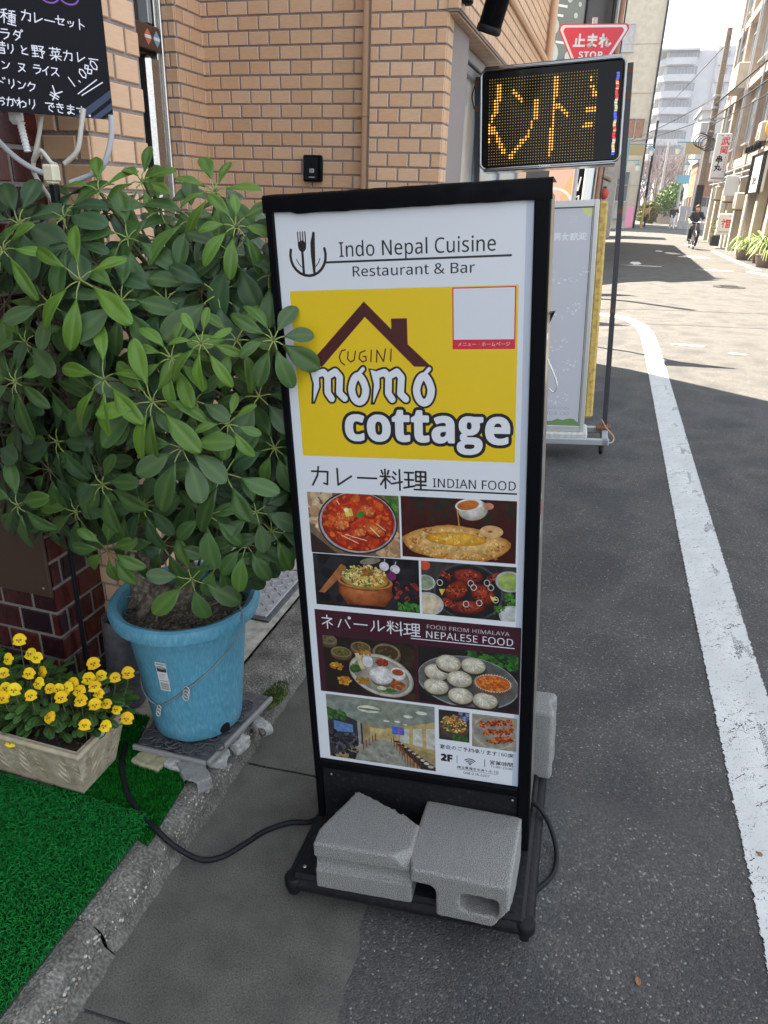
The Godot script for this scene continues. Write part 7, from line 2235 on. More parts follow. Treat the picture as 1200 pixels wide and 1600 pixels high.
func _faded_sign() -> void:
	var bs := pose(0.05, 0.02, 0.069)
	var s := thing("faded_menu_sign", "sun bleached white standing sign with a yellow side and torn poster", "sign", W(-0.272, 0.17, 4.9), "", bs)
	var hw := 0.225
	var h := 1.45
	lp(s, "body", boxm(Vector3(0, h * 0.5, -0.11), Vector3(hw * 2 - 0.01, h, 0.18), 0.006), M.white_plastic)
	lp(s, "yellow_side", boxm(Vector3(hw + 0.025, h * 0.5 + 0.04, -0.12), Vector3(0.055, h - 0.1, 0.17), 0.012), nmat("old_yellow", ntex(256, 0.03, [[0.0, lin(0.26, 0.16, 0.04)], [0.5, lin(0.5, 0.34, 0.08)], [1.0, lin(0.56, 0.4, 0.13)]], FastNoiseLite.TYPE_SIMPLEX_SMOOTH, 5, 70), 3.0, 0.6))
	var fr := MB.new()
	fr.box(Vector3(-hw + 0.014, h * 0.5, -0.006), Vector3(0.028, h, 0.024), 0.003)
	fr.box(Vector3(hw - 0.014, h * 0.5, -0.006), Vector3(0.028, h, 0.024), 0.003)
	fr.box(Vector3(0, h - 0.02, -0.006), Vector3(hw * 2 - 0.056, 0.04, 0.024), 0.003)
	fr.box(Vector3(0, 0.02, -0.006), Vector3(hw * 2 - 0.056, 0.04, 0.024), 0.003)
	lp(s, "frame", fr, mat("aluminium", lin(0.5, 0.5, 0.48), 0.4, 0.5))
	var cv := Canvas.new(self, 0.394, 1.37, -0.197, 1.41, 1500.0, lin(0.48, 0.485, 0.52))
	var r := RandomNumberGenerator.new()
	r.seed = 5
	var pale := lin(0.66, 0.67, 0.7)
	cv.rect(-0.197, 1.41, 0.197, 1.404, lin(0.03, 0.03, 0.03))
	cv.rect(0.186, 1.41, 0.19, 0.04, lin(0.03, 0.03, 0.03))
	cv.rect(0.19, 1.41, 0.197, 0.04, lin(0.5, 0.5, 0.48))
	cv.poly([Vector2(0.12, 1.404), Vector2(0.187, 1.404), Vector2(0.187, 1.36), Vector2(0.17, 1.35), Vector2(0.14, 1.375)], lin(0.56, 0.6, 0.24))
	cv.kana("男女歓迎", Vector2(-0.04, 1.27), 0.052, 0.007, pale, 0.05)
	cv.latin("2F", 0.05, 0.1, 1.32, 1.36, lin(0.52, 0.53, 0.58))
	for e in [[0.05, 1.05, 0.14], [0.04, 0.82, 0.12], [-0.02, 0.6, 0.1], [0.05, 0.47, 0.1], [0.03, 0.24, 0.09]]:
		for k in 34:
			var a := PI + PI * r.randf() * 1.05 + 0.3
			var f := r.randf_range(0.62, 1.0) if k < 24 else r.randf_range(0.1, 0.9)
			var q := Vector2(e[0] + cos(a) * e[2] * f, e[1] + sin(a) * e[2] * 0.62 * f)
			var pts := []
			for j in 6:
				pts.append(q + Vector2(cos(TAU * j / 6.0), sin(TAU * j / 6.0) * 0.6) * r.randf_range(0.002, 0.013))
			cv.poly(pts, [pale, lin(0.56, 0.58, 0.62), lin(0.46, 0.47, 0.52)][r.randi() % 3])
	cv.latin("0806", -0.04, 0.12, 0.15, 0.17, lin(0.34, 0.35, 0.4))
	cv.latin("308 00", -0.04, 0.12, 0.11, 0.135, lin(0.34, 0.35, 0.4))
	var green := []
	green.append(Vector2(-0.197, 0.04))
	for k in 12:
		green.append(Vector2(-0.197 + 0.035 * k, 0.08 + 0.012 * sin(k * 2.1) + 0.01 * sin(k * 5.0)))
	green.append(Vector2(0.186, 0.04))
	cv.poly(green, lin(0.14, 0.24, 0.09))
	var m := mat("faded_print", Color.WHITE, 0.4)
	m.albedo_texture = cv.tex(591, 2048)
	var q := MB.new()
	q.quad(Vector3(-0.197, 0.04, -0.004), Vector3(0.197, 0.04, -0.004), Vector3(0.197, 1.41, -0.004), Vector3(-0.197, 1.41, -0.004))
	lp(s, "poster", q, m)
	lp(s, "foot", boxm(Vector3(0.0, -0.035, -0.09), Vector3(hw * 2 + 0.05, 0.07, 0.26), 0.01), nmat("old_white", ntex(256, 0.03, [[0.0, lin(0.3, 0.28, 0.24)], [0.6, lin(0.52, 0.52, 0.5)], [1.0, lin(0.6, 0.6, 0.58)]], FastNoiseLite.TYPE_SIMPLEX_SMOOTH, 5, 71), 3.0, 0.6))

# ------------------------------------------------------------------ near things
func sd_box(p: Vector3, c: Vector3, h: Vector3, r: float) -> float:
	var q := (p - c).abs() - (h - Vector3.ONE * r)
	return q.max(Vector3.ZERO).length() + minf(maxf(q.x, maxf(q.y, q.z)), 0.0) - r

func rough(p: Vector3, s: float) -> float:
	return noise.get_noise_3d(p.x * 140.0 + s, p.y * 140.0, p.z * 140.0) * 0.0014 + noise.get_noise_3d(p.x * 45.0, p.y * 45.0 + s, p.z * 45.0) * 0.0011

func _blocks() -> void:
	# right block: hollow, one cell whole and one broken open
	var b1 := thing("hollow_concrete_block", "grey hollow concrete block with an open cell weighing down the sign's base", "concrete block", sign_xf * Vector3(0.137, -0.02, 0.1), "", sign_xf.basis * Basis(Vector3.UP, -0.03))
	var m := MB.new()
	nets(m, Vector3(-0.14, -0.012, -0.13), Vector3(0.142, 0.142, 0.14), 0.0055, func(p: Vector3) -> float:
		var d := sd_box(p, Vector3(0.0, 0.062, 0.005), Vector3(0.12, 0.0625, 0.112), 0.005)
		d = maxf(d, -sd_box(p, Vector3(0.052, 0.056, 0.03), Vector3(0.043, 0.025, 0.12), 0.014))
		# the broken cell on the left: only the upper shell is left
		d = maxf(d, -sd_box(p, Vector3(-0.118, 0.026, 0.03), Vector3(0.07, 0.058, 0.2), 0.02))
		# chipped right end
		var n := Vector3(0.8, -0.45, 0.25).normalized()
		d = maxf(d, (p - Vector3(0.118, 0.03, 0.06)).dot(n) + 0.006 * noise.get_noise_3d(p.x * 30, p.y * 30, p.z * 30))
		var e := Vector3(-1.0, 0.12, 0.28).normalized()
		d = maxf(d, (p - Vector3(-0.112, 0.1, 0.1)).dot(e) + 0.008 * noise.get_noise_3d(p.x * 25, 3.0, p.z * 25))
		return d + rough(p, 0.0))
	lp(b1, "block_body", m, M.block)
	# left block: a broken piece with a groove round its side
	var b2 := thing("broken_concrete_block", "broken wedge of grooved concrete block lying on the sign's base", "concrete block", sign_xf * Vector3(-0.095, -0.02, 0.105), "", sign_xf.basis * Basis(Vector3.UP, 0.02))
	var m2 := MB.new()
	nets(m2, Vector3(-0.132, -0.012, -0.11), Vector3(0.125, 0.152, 0.115), 0.0055, func(p: Vector3) -> float:
		var d := sd_box(p, Vector3(0.0, 0.068, 0.0), Vector3(0.118, 0.068, 0.096), 0.005)
		# oblique broken face behind
		d = maxf(d, (p - Vector3(0.05, 0.0, -0.055)).dot(Vector3(0.42, 0.05, -0.9).normalized()) + 0.006 * noise.get_noise_3d(p.x * 28, p.y * 28, 1.0))
		d = maxf(d, (p - Vector3(-0.112, 0.0, 0.03)).dot(Vector3(-0.93, 0.0, -0.36).normalized()))
		# groove along the front and the sides
		d = maxf(d, -sd_box(p, Vector3(0.0, 0.076, 0.117), Vector3(0.3, 0.02, 0.034), 0.014))
		d = maxf(d, (p - Vector3(0.095, 0.13, 0.085)).dot(Vector3(0.5, 0.55, 0.66).normalized()) + 0.005 * noise.get_noise_3d(p.x * 40, p.y * 40, p.z * 40))
		return d + rough(p, 9.0))
	lp(b2, "block_body", m2, M.block)
	var b3 := thing("rear_concrete_block", "pale concrete block standing on the sign's base behind it", "concrete block", sign_xf * Vector3(0.236, -0.02, -0.37), "", sign_xf.basis * Basis(Vector3.UP, -0.05))
	var m3 := MB.new()
	nets(m3, Vector3(-0.1, -0.012, -0.07), Vector3(0.1, 0.232, 0.07), 0.008, func(p: Vector3) -> float:
		var d := sd_box(p, Vector3(0.0, 0.1, 0.0), Vector3(0.085, 0.115, 0.055), 0.01)
		d = maxf(d, -sd_box(p, Vector3(0.095, 0.1, 0.0), Vector3(0.022, 0.2, 0.022), 0.01))
		return d + rough(p, 5.0))
	lp(b3, "block_body", m3, M.block)

# ---- leaves
func leaf_shape(len: float, wid: float, droop: float, fold: float, c: Color, rib: Color, bend := 0.0) -> MB:
	# a leaflet along +z from its stalk, face up (+y), with a folded midrib and curled margin
	var m := MB.new()
	m.use_col = true
	var rows := []
	var nu := 10
	for j in nu:
		var q := j / float(nu - 1)
		var t := 1.0 - pow(1.0 - q, 1.45)
		var w := 0.0
		if t < 0.58:
			w = 0.07 + 0.93 * pow(sin(PI * 0.5 * t / 0.58), 1.25)
		else:
			w = sqrt(maxf(0.0, 1.0 - pow((t - 0.58) / 0.424, 2.0)))
		w *= wid * 0.5
		var row := []
		for i in 7:
			var s := (i - 3) / 3.0
			var y := -droop * t * t + fold * absf(s) * w * 1.2 - 0.35 * fold * wid * pow(absf(s), 3.0)
			row.append(Vector3(s * w + bend * t * t * len, y + 0.006 * len * sin(t * 9.0 + s * 3.0), t * len * (1.0 - 0.12 * droop / len * t)))
		rows.append(row)
	m.grid(rows, [], false)
	for j in nu:
		for i in 7:
			var k := j * 7 + i
			var f := 0.0
			if i == 3:
				f = 0.75
			elif i == 0 or i == 6:
				f = 0.38
			m.c[k] = c.lerp(rib, f)
	# make the upper side face +y
	if m.n[(nu / 2) * 7 + 3].y < 0:
		for k in m.n.size():
			m.n[k] = -m.n[k]
		var r := PackedInt32Array()
		for k in range(0, m.ix.size(), 3):
			r.append_array(PackedInt32Array([m.ix[k], m.ix[k + 2], m.ix[k + 1]]))
		m.ix = r
	return m

func _pot_and_plant() -> void:
	var px := -1.07
	var pd := 1.625
	var y0 := 0.062
	var pot := thing("blue_plastic_pot", "large faded blue plastic flower pot with a price label and a cord tied round it", "flower pot", W(px, y0, pd), "", Basis(Vector3.BACK, 0.03))
	var m := MB.new()
	m.lathe([Vector2(0.0, 0.0), Vector2(0.126, 0.0), Vector2(0.137, 0.012), Vector2(0.14, 0.05), Vector2(0.151, 0.15), Vector2(0.164, 0.27), Vector2(0.177, 0.382), Vector2(0.18, 0.39), Vector2(0.204, 0.392), Vector2(0.216, 0.4), Vector2(0.22, 0.42), Vector2(0.216, 0.437), Vector2(0.207, 0.442), Vector2(0.192, 0.437), Vector2(0.184, 0.42), Vector2(0.179, 0.36)], 48, Transform3D.IDENTITY, 0.0055, 10)
	lp(pot, "pot_wall", m, M.blue_plastic)
	var so := MB.new()
	var rows := []
	for j in 9:
		var row := []
		for i in 33:
			var a := TAU * i / 32
			var r := 0.183 * j / 8.0
			var h := 0.388 + 0.014 * noise.get_noise_2d(cos(a) * r * 25.0, sin(a) * r * 25.0) + 0.02 * exp(-r * r * 120.0)
			row.append(Vector3(cos(a) * r, h, sin(a) * r))
		rows.append(row)
	so.grid(rows, [], true)
	lp(pot, "soil", so, M.gravel_soil)
	# pebbles and dry leaves on the soil
	var peb := MB.new()
	for k in 160:
		var a := rng.randf() * TAU
		var r := sqrt(rng.randf()) * 0.172
		peb.ball(Vector3(cos(a) * r, 0.398 + 0.006 * rng.randf(), sin(a) * r), Vector3(0.004, 0.003, 0.005) * rng.randf_range(0.6, 1.7), 6, 4, Basis(Vector3.UP, rng.randf() * TAU))
	var pb := lp(pot, "pebbles", peb, M.gravel_soil)
	pb.set_meta("kind", "stuff")
	var dry := MB.new()
	for k in 9:
		var a := rng.randf() * TAU
		var r := rng.randf_range(0.07, 0.165)
		var q := Vector3(cos(a) * r, 0.41, sin(a) * r)
		var dir := Vector3(rng.randf_range(-1, 1), rng.randf_range(-0.1, 0.25), rng.randf_range(-1, 1)).normalized() * rng.randf_range(0.04, 0.1)
		dry.tube([q, q + dir * 0.5 + Vector3(0, 0.006, 0), q + dir], [0.0022, 0.002, 0.001], 5)
	lp(pot, "dry_twig", dry, mat("dry", lin(0.24, 0.16, 0.1), 0.9))
	# label with barcode print
	var a0 := 1.52
	var lab := MB.new()
	var lrows := []
	var luv := []
	for j in 5:
		var row := []
		var ur := []
		for i in 6:
			var a := a0 - 0.1 + 0.2 * i / 5.0
			var y := 0.21 + 0.105 * j / 4.0
			var r := (0.151 + (y - 0.15) * 0.112) * (1.0 + 0.0055 * cos(a * 10.0)) + 0.0025
			row.append(Vector3(cos(a) * r, y, sin(a) * r))
			ur.append(Vector2(1.0 - i / 5.0, 1.0 - j / 4.0))
		lrows.append(row)
		luv.append(ur)
	lab.grid(lrows, luv, true)
	var cv := Canvas.new(self, 0.032, 0.105, 0.0, 0.105, 3000.0, lin(0.6, 0.6, 0.58))
	cv.rect(0.003, 0.1, 0.029, 0.095, grey(0.25))
	cv.rect(0.002, 0.088, 0.03, 0.07, grey(0.03))
	cv.oval(Vector2(0.016, 0.086), 0.013, 0.006, grey(0.3))
	for k in 4:
		cv.rect(0.004, 0.062 - 0.005 * k, 0.026 - 0.003 * k, 0.06 - 0.005 * k, grey(0.35))
	cv.rect(0.002, 0.038, 0.03, 0.0355, grey(0.12))
	for k in 7:
		cv.rect(0.003, 0.03 - 0.004 * k, 0.029, 0.0285 - 0.004 * k - 0.001 * (k % 2), grey(0.04))
	var lm := mat("price_label_print", Color.WHITE, 0.5)
	lm.albedo_texture = cv.tex(96, 315)
	lp(pot, "price_label", lab, lm)
	# plastic cord: round the pot below, then up over the rim at the right
	var pts := []
	for k in 30:
		var t := k / 29.0
		var a := lerpf(3.35, 0.42, t)
		var y := 0.205 - 0.065 * sin(minf(t * 1.35, 1.0) * PI * 0.62) + maxf(0.0, t - 0.55) * 0.36
		var r := 0.14 + (y - 0.05) * 0.11 + 0.005
		pts.append(Vector3(cos(a) * r, y, sin(a) * r))
	pts.append(Vector3(0.19, 0.345, 0.07))
	pts.append(Vector3(0.22, 0.41, 0.055))
	pts.append(Vector3(0.2, 0.448, 0.03))
	pts.append(Vector3(0.16, 0.43, -0.02))
	var co := MB.new()
	co.tube(smooth_path(pts, 2), [0.0028], 6)
	var cord := lp(pot, "cord", co, mat("cord", lin(0.17, 0.22, 0.23), 0.6))
	var kn := MB.new()
	for e in [[22, 0.02], [16, 0.013]]:
		var c: Vector3 = pts[e[0]]
		for k in 3:
			var ring := []
			for j in 9:
				var b := TAU * j / 8.0
				ring.append(c * Vector3(1.03, 1, 1.03) + Vector3(cos(b) * e[1] * 0.5, sin(b) * e[1] * 0.7 - 0.008 * k, 0.004 * k))
			kn.tube(ring, [0.0017], 5, false)
	mi("cord_knot", kn.mesh(), M.white_cord, cord)
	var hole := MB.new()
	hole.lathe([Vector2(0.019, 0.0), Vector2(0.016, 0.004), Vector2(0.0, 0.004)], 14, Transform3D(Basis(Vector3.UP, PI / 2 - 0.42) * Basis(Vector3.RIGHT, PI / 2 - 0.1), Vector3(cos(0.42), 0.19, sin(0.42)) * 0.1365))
	lp(pot, "drain_hole_disc", hole, M.black_rubber)  # black disc painted in for the dark inside of an open drain hole
	_umbrella_plant(W(px, y0 + 0.39, pd))

func _umbrella_plant(foot: Vector3) -> void:
	var t := thing("umbrella_plant", "bushy umbrella plant with glossy green whorled leaves growing in the blue pot", "plant", foot)
	var trunk := MB.new()
	var stems := [
		[[Vector3(-0.12, -0.01, 0.02), 0.052], [Vector3(-0.16, 0.09, 0.0), 0.04], [Vector3(-0.13, 0.2, -0.02), 0.036], [Vector3(-0.16, 0.36, 0.03), 0.028], [Vector3(-0.22, 0.6, 0.1), 0.018], [Vector3(-0.25, 0.85, 0.15), 0.01]],
		[[Vector3(-0.05, -0.01, 0.0), 0.045], [Vector3(-0.02, 0.1, -0.03), 0.034], [Vector3(-0.04, 0.24, -0.04), 0.03], [Vector3(0.03, 0.45, 0.0), 0.022], [Vector3(0.08, 0.7, 0.03), 0.015], [Vector3(0.1, 0.95, 0.05), 0.009]],
		[[Vector3(-0.1, 0.15, -0.01), 0.034], [Vector3(-0.02, 0.24, 0.03), 0.028], [Vector3(0.1, 0.34, 0.06), 0.02], [Vector3(0.24, 0.5, 0.1), 0.014], [Vector3(0.33, 0.72, 0.12), 0.009]],
		[[Vector3(-0.14, 0.22, 0.0), 0.028], [Vector3(-0.25, 0.36, 0.05), 0.02], [Vector3(-0.4, 0.55, 0.12), 0.013], [Vector3(-0.48, 0.8, 0.14), 0.008]]]
	var sticks := []
	for s in stems:
		var pts := []
		var rad := []
		for e in s:
			pts.append(e[0])
			rad.append(e[1])
		var sm := smooth_path(pts, 5)
		var rr := []
		for i in sm.size():
			var f := float(i) / 5.0
			var k := mini(int(f), rad.size() - 2)
			var base: float = lerpf(rad[k], rad[k + 1], f - k)
			rr.append(base * 0.82 * (1.0 + 0.16 * noise.get_noise_2d(i * 1.7, s.size() * 9.0)))
		trunk.tube(sm, rr, 10)
		sticks.append_array(sm)
	for k in 7:
		var a := TAU * k / 7.0
		trunk.tube([Vector3(-0.1, 0.05, 0), Vector3(-0.1 + cos(a) * 0.06, 0.02, sin(a) * 0.05), Vector3(-0.1 + cos(a) * 0.1, -0.012, sin(a) * 0.09)], [0.03, 0.022, 0.008], 8)
	lp(t, "trunk", trunk, M.bark)
	# whorls of leaves: position, leaf length, how young (0 dark .. 1 fresh green), which way the whorl looks
	var cl := []
	var named := [
		[0.001, 0.971, 0.295, 0.115, 1], [0.053, 0.771, 0.325, 0.105, 0.9], [0.168, 0.734, 0.325, 0.105, 0.85], [0.284, 0.863, 0.305, 0.072, 0.95], [0.204, 0.824, 0.295, 0.085, 0.7], [0.231, 0.639, 0.325, 0.1, 0.35],
		[0.309, 0.577, 0.285, 0.105, 0.25], [-0.004, 0.513, 0.305, 0.09, 0.2], [-0.193, 1.019, 0.285, 0.085, 0.8], [-0.111, 0.911, 0.265, 0.085, 0.35], [-0.212, 0.733, 0.295, 0.1, 0.3], [-0.194, 0.820, 0.265, 0.09, 0.35],
		[-0.273, 0.415, 0.295, 0.1, 0.1], [0.321, 1.084, 0.205, 0.075, 0.85], [0.233, 1.148, 0.125, 0.085, 0.85], [0.045, 1.163, 0.105, 0.075, 0.8], [-0.054, 1.141, 0.125, 0.085, 0.75], [0.426, 0.875, 0.265, 0.08, 0.2],
		[0.332, 0.864, 0.245, 0.085, 0.75], [0.074, 0.456, 0.265, 0.085, 0.12], [0.246, 0.458, 0.265, 0.095, 0.15], [0.324, 0.692, 0.285, 0.06, 0.9], [0.248, 0.734, 0.285, 0.085, 0.3], [0.303, 1.027, 0.185, 0.1, 0.12],
		[0.373, 0.991, 0.165, 0.095, 0.1], [0.175, 1.089, 0.125, 0.1, 0.1], [0.043, 1.050, 0.175, 0.1, 0.15], [0.097, 1.106, 0.125, 0.1, 0.12], [-0.117, 1.086, 0.175, 0.11, 0.1], [-0.214, 1.070, 0.205, 0.1, 0.12],
		[0.060, 0.927, 0.245, 0.105, 0.2], [0.145, 0.928, 0.205, 0.11, 0.1], [0.271, 0.949, 0.205, 0.11, 0.1], [0.359, 0.737, 0.205, 0.09, 0.3], [0.384, 0.615, 0.185, 0.09, 0.3], [0.339, 0.456, 0.205, 0.085, 0.3],
		[0.162, 0.252, 0.225, 0.1, 0.3], [-0.184, 0.572, 0.225, 0.1, 0.05]]
	named.append_array([[-0.037, 0.298, 0.185, 0.09, 0.1], [0.299, 0.356, 0.185, 0.09, 0.2], [0.075, 0.326, 0.205, 0.09, 0.15], [0.359, 0.392, 0.165, 0.085, 0.15], [-0.176, 0.376, 0.205, 0.09, 0.08], [0.227, 0.299, 0.205, 0.085, 0.2]])
	for e in named:
		cl.append([Vector3(e[0], e[1], e[2]), e[3] * 0.95, e[4], true])
	# filling whorls deeper in the crown
	var tries := 0
	while cl.size() < 225 and tries < 9000:
		tries += 1
		var p := Vector3(rng.randf_range(-0.62, 0.44), rng.randf_range(0.06, 1.12), rng.randf_range(-0.3, 0.28))
		var q := (p - Vector3(-0.06, 0.62, 0.0)) / Vector3(0.58, 0.55, 0.33)
		if q.length() > 1.0 or q.length() < 0.35:
			continue
		if p.y < 0.28 and absf(p.x + 0.06) < 0.26 and p.z > -0.12:
			continue
		var ok := true
		for c in cl:
			if (c[0] - p).length() < 0.068:
				ok = false
				break
		if ok:
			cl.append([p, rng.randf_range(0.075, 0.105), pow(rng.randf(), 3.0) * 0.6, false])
	# leaf meshes, shared
	var shapes := {}
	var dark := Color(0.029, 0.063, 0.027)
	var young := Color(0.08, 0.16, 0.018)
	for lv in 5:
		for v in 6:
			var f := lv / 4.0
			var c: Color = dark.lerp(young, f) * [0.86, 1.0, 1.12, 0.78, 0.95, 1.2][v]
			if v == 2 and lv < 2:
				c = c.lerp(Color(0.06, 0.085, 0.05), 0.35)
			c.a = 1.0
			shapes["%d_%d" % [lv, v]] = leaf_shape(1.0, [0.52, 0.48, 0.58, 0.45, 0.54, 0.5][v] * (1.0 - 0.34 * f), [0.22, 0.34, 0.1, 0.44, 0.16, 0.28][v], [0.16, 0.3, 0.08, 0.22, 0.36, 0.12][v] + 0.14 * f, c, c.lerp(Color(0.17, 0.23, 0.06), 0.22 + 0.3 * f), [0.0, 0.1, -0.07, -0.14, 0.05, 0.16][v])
	var meshes := {}
	for k in shapes:
		meshes[k] = shapes[k].mesh()
	var rest := MB.new()
	rest.use_col = true
	var twigs := MB.new()
	var core := Vector3(-0.06, 0.58, -0.08)
	var stalkm := mat("petiole", lin(0.2, 0.26, 0.06), 0.5)
	for c in cl:
		var p: Vector3 = c[0]
		var out := (p - core).normalized()
		var axis := (out * 0.75 + Vector3(0.12, 0.45, 0.65) + Vector3(rng.randf_range(-0.3, 0.3), rng.randf_range(-0.2, 0.3), rng.randf_range(-0.2, 0.2))).normalized()
		if c[3]:
			axis = (Vector3(0.1, 0.42, 0.8) + out * 0.35 + Vector3(rng.randf_range(-0.25, 0.25), rng.randf_range(-0.15, 0.2), 0)).normalized()
		# twig to the nearest stem
		var best: Vector3 = sticks[0]
		for s in sticks:
			if s.distance_squared_to(p) < best.distance_squared_to(p):
				best = s
		var mid := p.lerp(best, 0.5) - Vector3(0, 0.03, 0) - axis * 0.04
		twigs.tube(smooth_path([best, mid, p - axis * 0.012, p], 3), [0.005, 0.004, 0.0035], 6)
		var x := axis.cross(Vector3.UP)
		x = x.normalized()
		var yv := x.cross(axis)
		var cnt := (6 + rng.randi() % 3) if c[3] else 6 + rng.randi() % 3
		var ph := rng.randf() * TAU
		var node: Node3D = null
		var pet := MB.new()
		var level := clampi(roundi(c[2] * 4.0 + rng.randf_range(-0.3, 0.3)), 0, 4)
		if c[3]:
			node = Node3D.new()
			node.name = "leaf_whorl"
			node.position = p
			t.add_child(node, true)
		for i in cnt:
			var a := ph + TAU * i / cnt + rng.randf_range(-0.18, 0.18)
			var rad := x * cos(a) + yv * sin(a)
			var spread := rng.randf_range(0.16, 0.5)
			if rad.dot(Vector3.UP) < -0.3:
				spread -= 0.2
			var dir := (rad + axis * (spread - 0.12)).normalized()
			var sl: float = c[1] * rng.randf_range(0.26, 0.38)
			var ln: float = c[1] * rng.randf_range(0.78, 1.12) * (1.1 if rad.dot(Vector3.DOWN) > 0.2 else 0.9)
			var st := dir * sl
			dir = (dir + Vector3(0, -0.22, 0)).normalized()
			var up := (axis + rad * -0.2 + Vector3(0, 0.25, 0)).normalized()
			var side := up.cross(dir).normalized()
			up = dir.cross(side).normalized()
			var roll := Basis(dir, rng.randf_range(-0.35, 0.35))
			var bs := (roll * Basis(side, up, dir)).scaled_local(Vector3(ln, ln, ln))
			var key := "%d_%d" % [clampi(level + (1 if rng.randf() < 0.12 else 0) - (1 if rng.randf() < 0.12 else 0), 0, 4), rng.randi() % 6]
			if c[3]:
				pet.tube([Vector3.ZERO, st * 0.6 + axis * 0.004, st], [0.0019, 0.0015, 0.0013], 5, false)
				var o := mi("leaf", meshes[key], M.leaf, node)
				o.transform = Transform3D(bs, st)
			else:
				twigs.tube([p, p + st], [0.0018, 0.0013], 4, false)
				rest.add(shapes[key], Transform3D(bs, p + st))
		if c[3]:
			mi("leaf_stalk", pet.mesh(), stalkm, node)
	lp(t, "twig", twigs, mat("green_twig", lin(0.09, 0.085, 0.035), 0.7))
	var rl := lp(t, "inner_leaves", rest, M.leaf)
	rl.set_meta("kind", "stuff")

func _planter() -> void:
	var x0 := -1.86
	var x1 := -1.185
	var d0 := 1.215
	var d1 := 1.43
	var y0 := 0.034
	var h := 0.175
	var p := thing("stone_look_planter", "long beige planter with moulded leaf reliefs holding yellow pansies", "planter", W(x1, y0, d0))
	var m := MB.new()
	var i := 0.035
	var top := [W(x0, y0 + h, d0), W(x1, y0 + h, d0), W(x1, y0 + h, d1), W(x0, y0 + h, d1)]
	var bot := [W(x0 + i, y0, d0 + i), W(x1 - i, y0, d0 + i), W(x1 - i, y0, d1 - i), W(x0 + i, y0, d1 - i)]
	var w := 0.014
	var tin := [W(x0 + w, y0 + h, d0 + w), W(x1 - w, y0 + h, d0 + w), W(x1 - w, y0 + h, d1 - w), W(x0 + w, y0 + h, d1 - w)]
	var bin := [W(x0 + w, y0 + h - 0.05, d0 + w), W(x1 - w, y0 + h - 0.05, d0 + w), W(x1 - w, y0 + h - 0.05, d1 - w), W(x0 + w, y0 + h - 0.05, d1 - w)]
	for k in 4:
		var l := (k + 1) % 4
		m.quad(bot[k], bot[l], top[l], top[k])
		m.quad(top[k], top[l], tin[l], tin[k])
		m.quad(tin[k], tin[l], bin[l], bin[k])
	m.quad(bot[3], bot[2], bot[1], bot[0])
	wp(p, "wall", m, M.planter_clay)
	var rim := MB.new()
	var path := []
	for k in 5:
		path.append(top[k % 4] + Vector3(0, -0.004, 0))
	for k in 4:
		rim.tube([path[k], path[k + 1]], [0.0085], 8, true)
		rim.ball(path[k], Vector3.ONE * 0.0088, 8, 6)
	wp(p, "rim", rim, M.planter_clay)
	# acanthus reliefs on the long side and on the end
	for k in 8:
		var at: Vector3
		var u: Vector3
		var n: Vector3
		var upv := Vector3.UP
		if k < 6:
			var f := (k + 0.5 + (0.12 if k % 2 else -0.12)) / 6.0
			at = (bot[0].lerp(bot[1], f)).lerp(top[0].lerp(top[1], f), 0.12)
			u = Vector3.RIGHT
			upv = (top[0].lerp(top[1], f) - bot[0].lerp(bot[1], f)).normalized()
		else:
			var f := (k - 6 + 0.5) / 2.0
			at = (bot[1].lerp(bot[2], f)).lerp(top[1].lerp(top[2], f), 0.12)
			u = Vector3.FORWARD
			upv = (top[1].lerp(top[2], f) - bot[1].lerp(bot[2], f)).normalized()
		n = u.cross(upv).normalized()
		var r := MB.new()
		r.tube([at, at + upv * 0.07 + n * 0.002, at + upv * 0.135], [0.0022, 0.002, 0.001], 6)
		for j in 4:
			for sx in [-1.0, 1.0]:
				var b := at + upv * (0.015 + 0.028 * j)
				var lenj := 0.046 - 0.007 * j
				var tip: Vector3 = b + u * sx * lenj * 0.75 + upv * lenj * 0.75
				var curl: Vector3 = tip + u * sx * 0.012 - upv * 0.006
				r.tube(smooth_path([b, b.lerp(tip, 0.5) + u * sx * 0.004 + n * 0.001, tip, curl], 3), [0.002, 0.003, 0.003, 0.0026, 0.0026, 0.0024, 0.002, 0.0018, 0.0014, 0.001], 6)
		wp(p, "leaf_relief", r, M.planter_clay)
	var so := MB.new()
	var rows := []
	for j in 12:
		var row := []
		for q in 36:
			var x := lerpf(x0 + w, x1 - w, q / 35.0)
			var d := lerpf(d0 + w, d1 - w, j / 11.0)
			row.append(W(x, y0 + h - 0.026 + 0.012 * noise.get_noise_2d(x * 22.0, d * 22.0), d))
		rows.append(row)
	so.grid(rows)
	wp(p, "soil", so, M.soil)
	_pansies(y0 + h - 0.03)

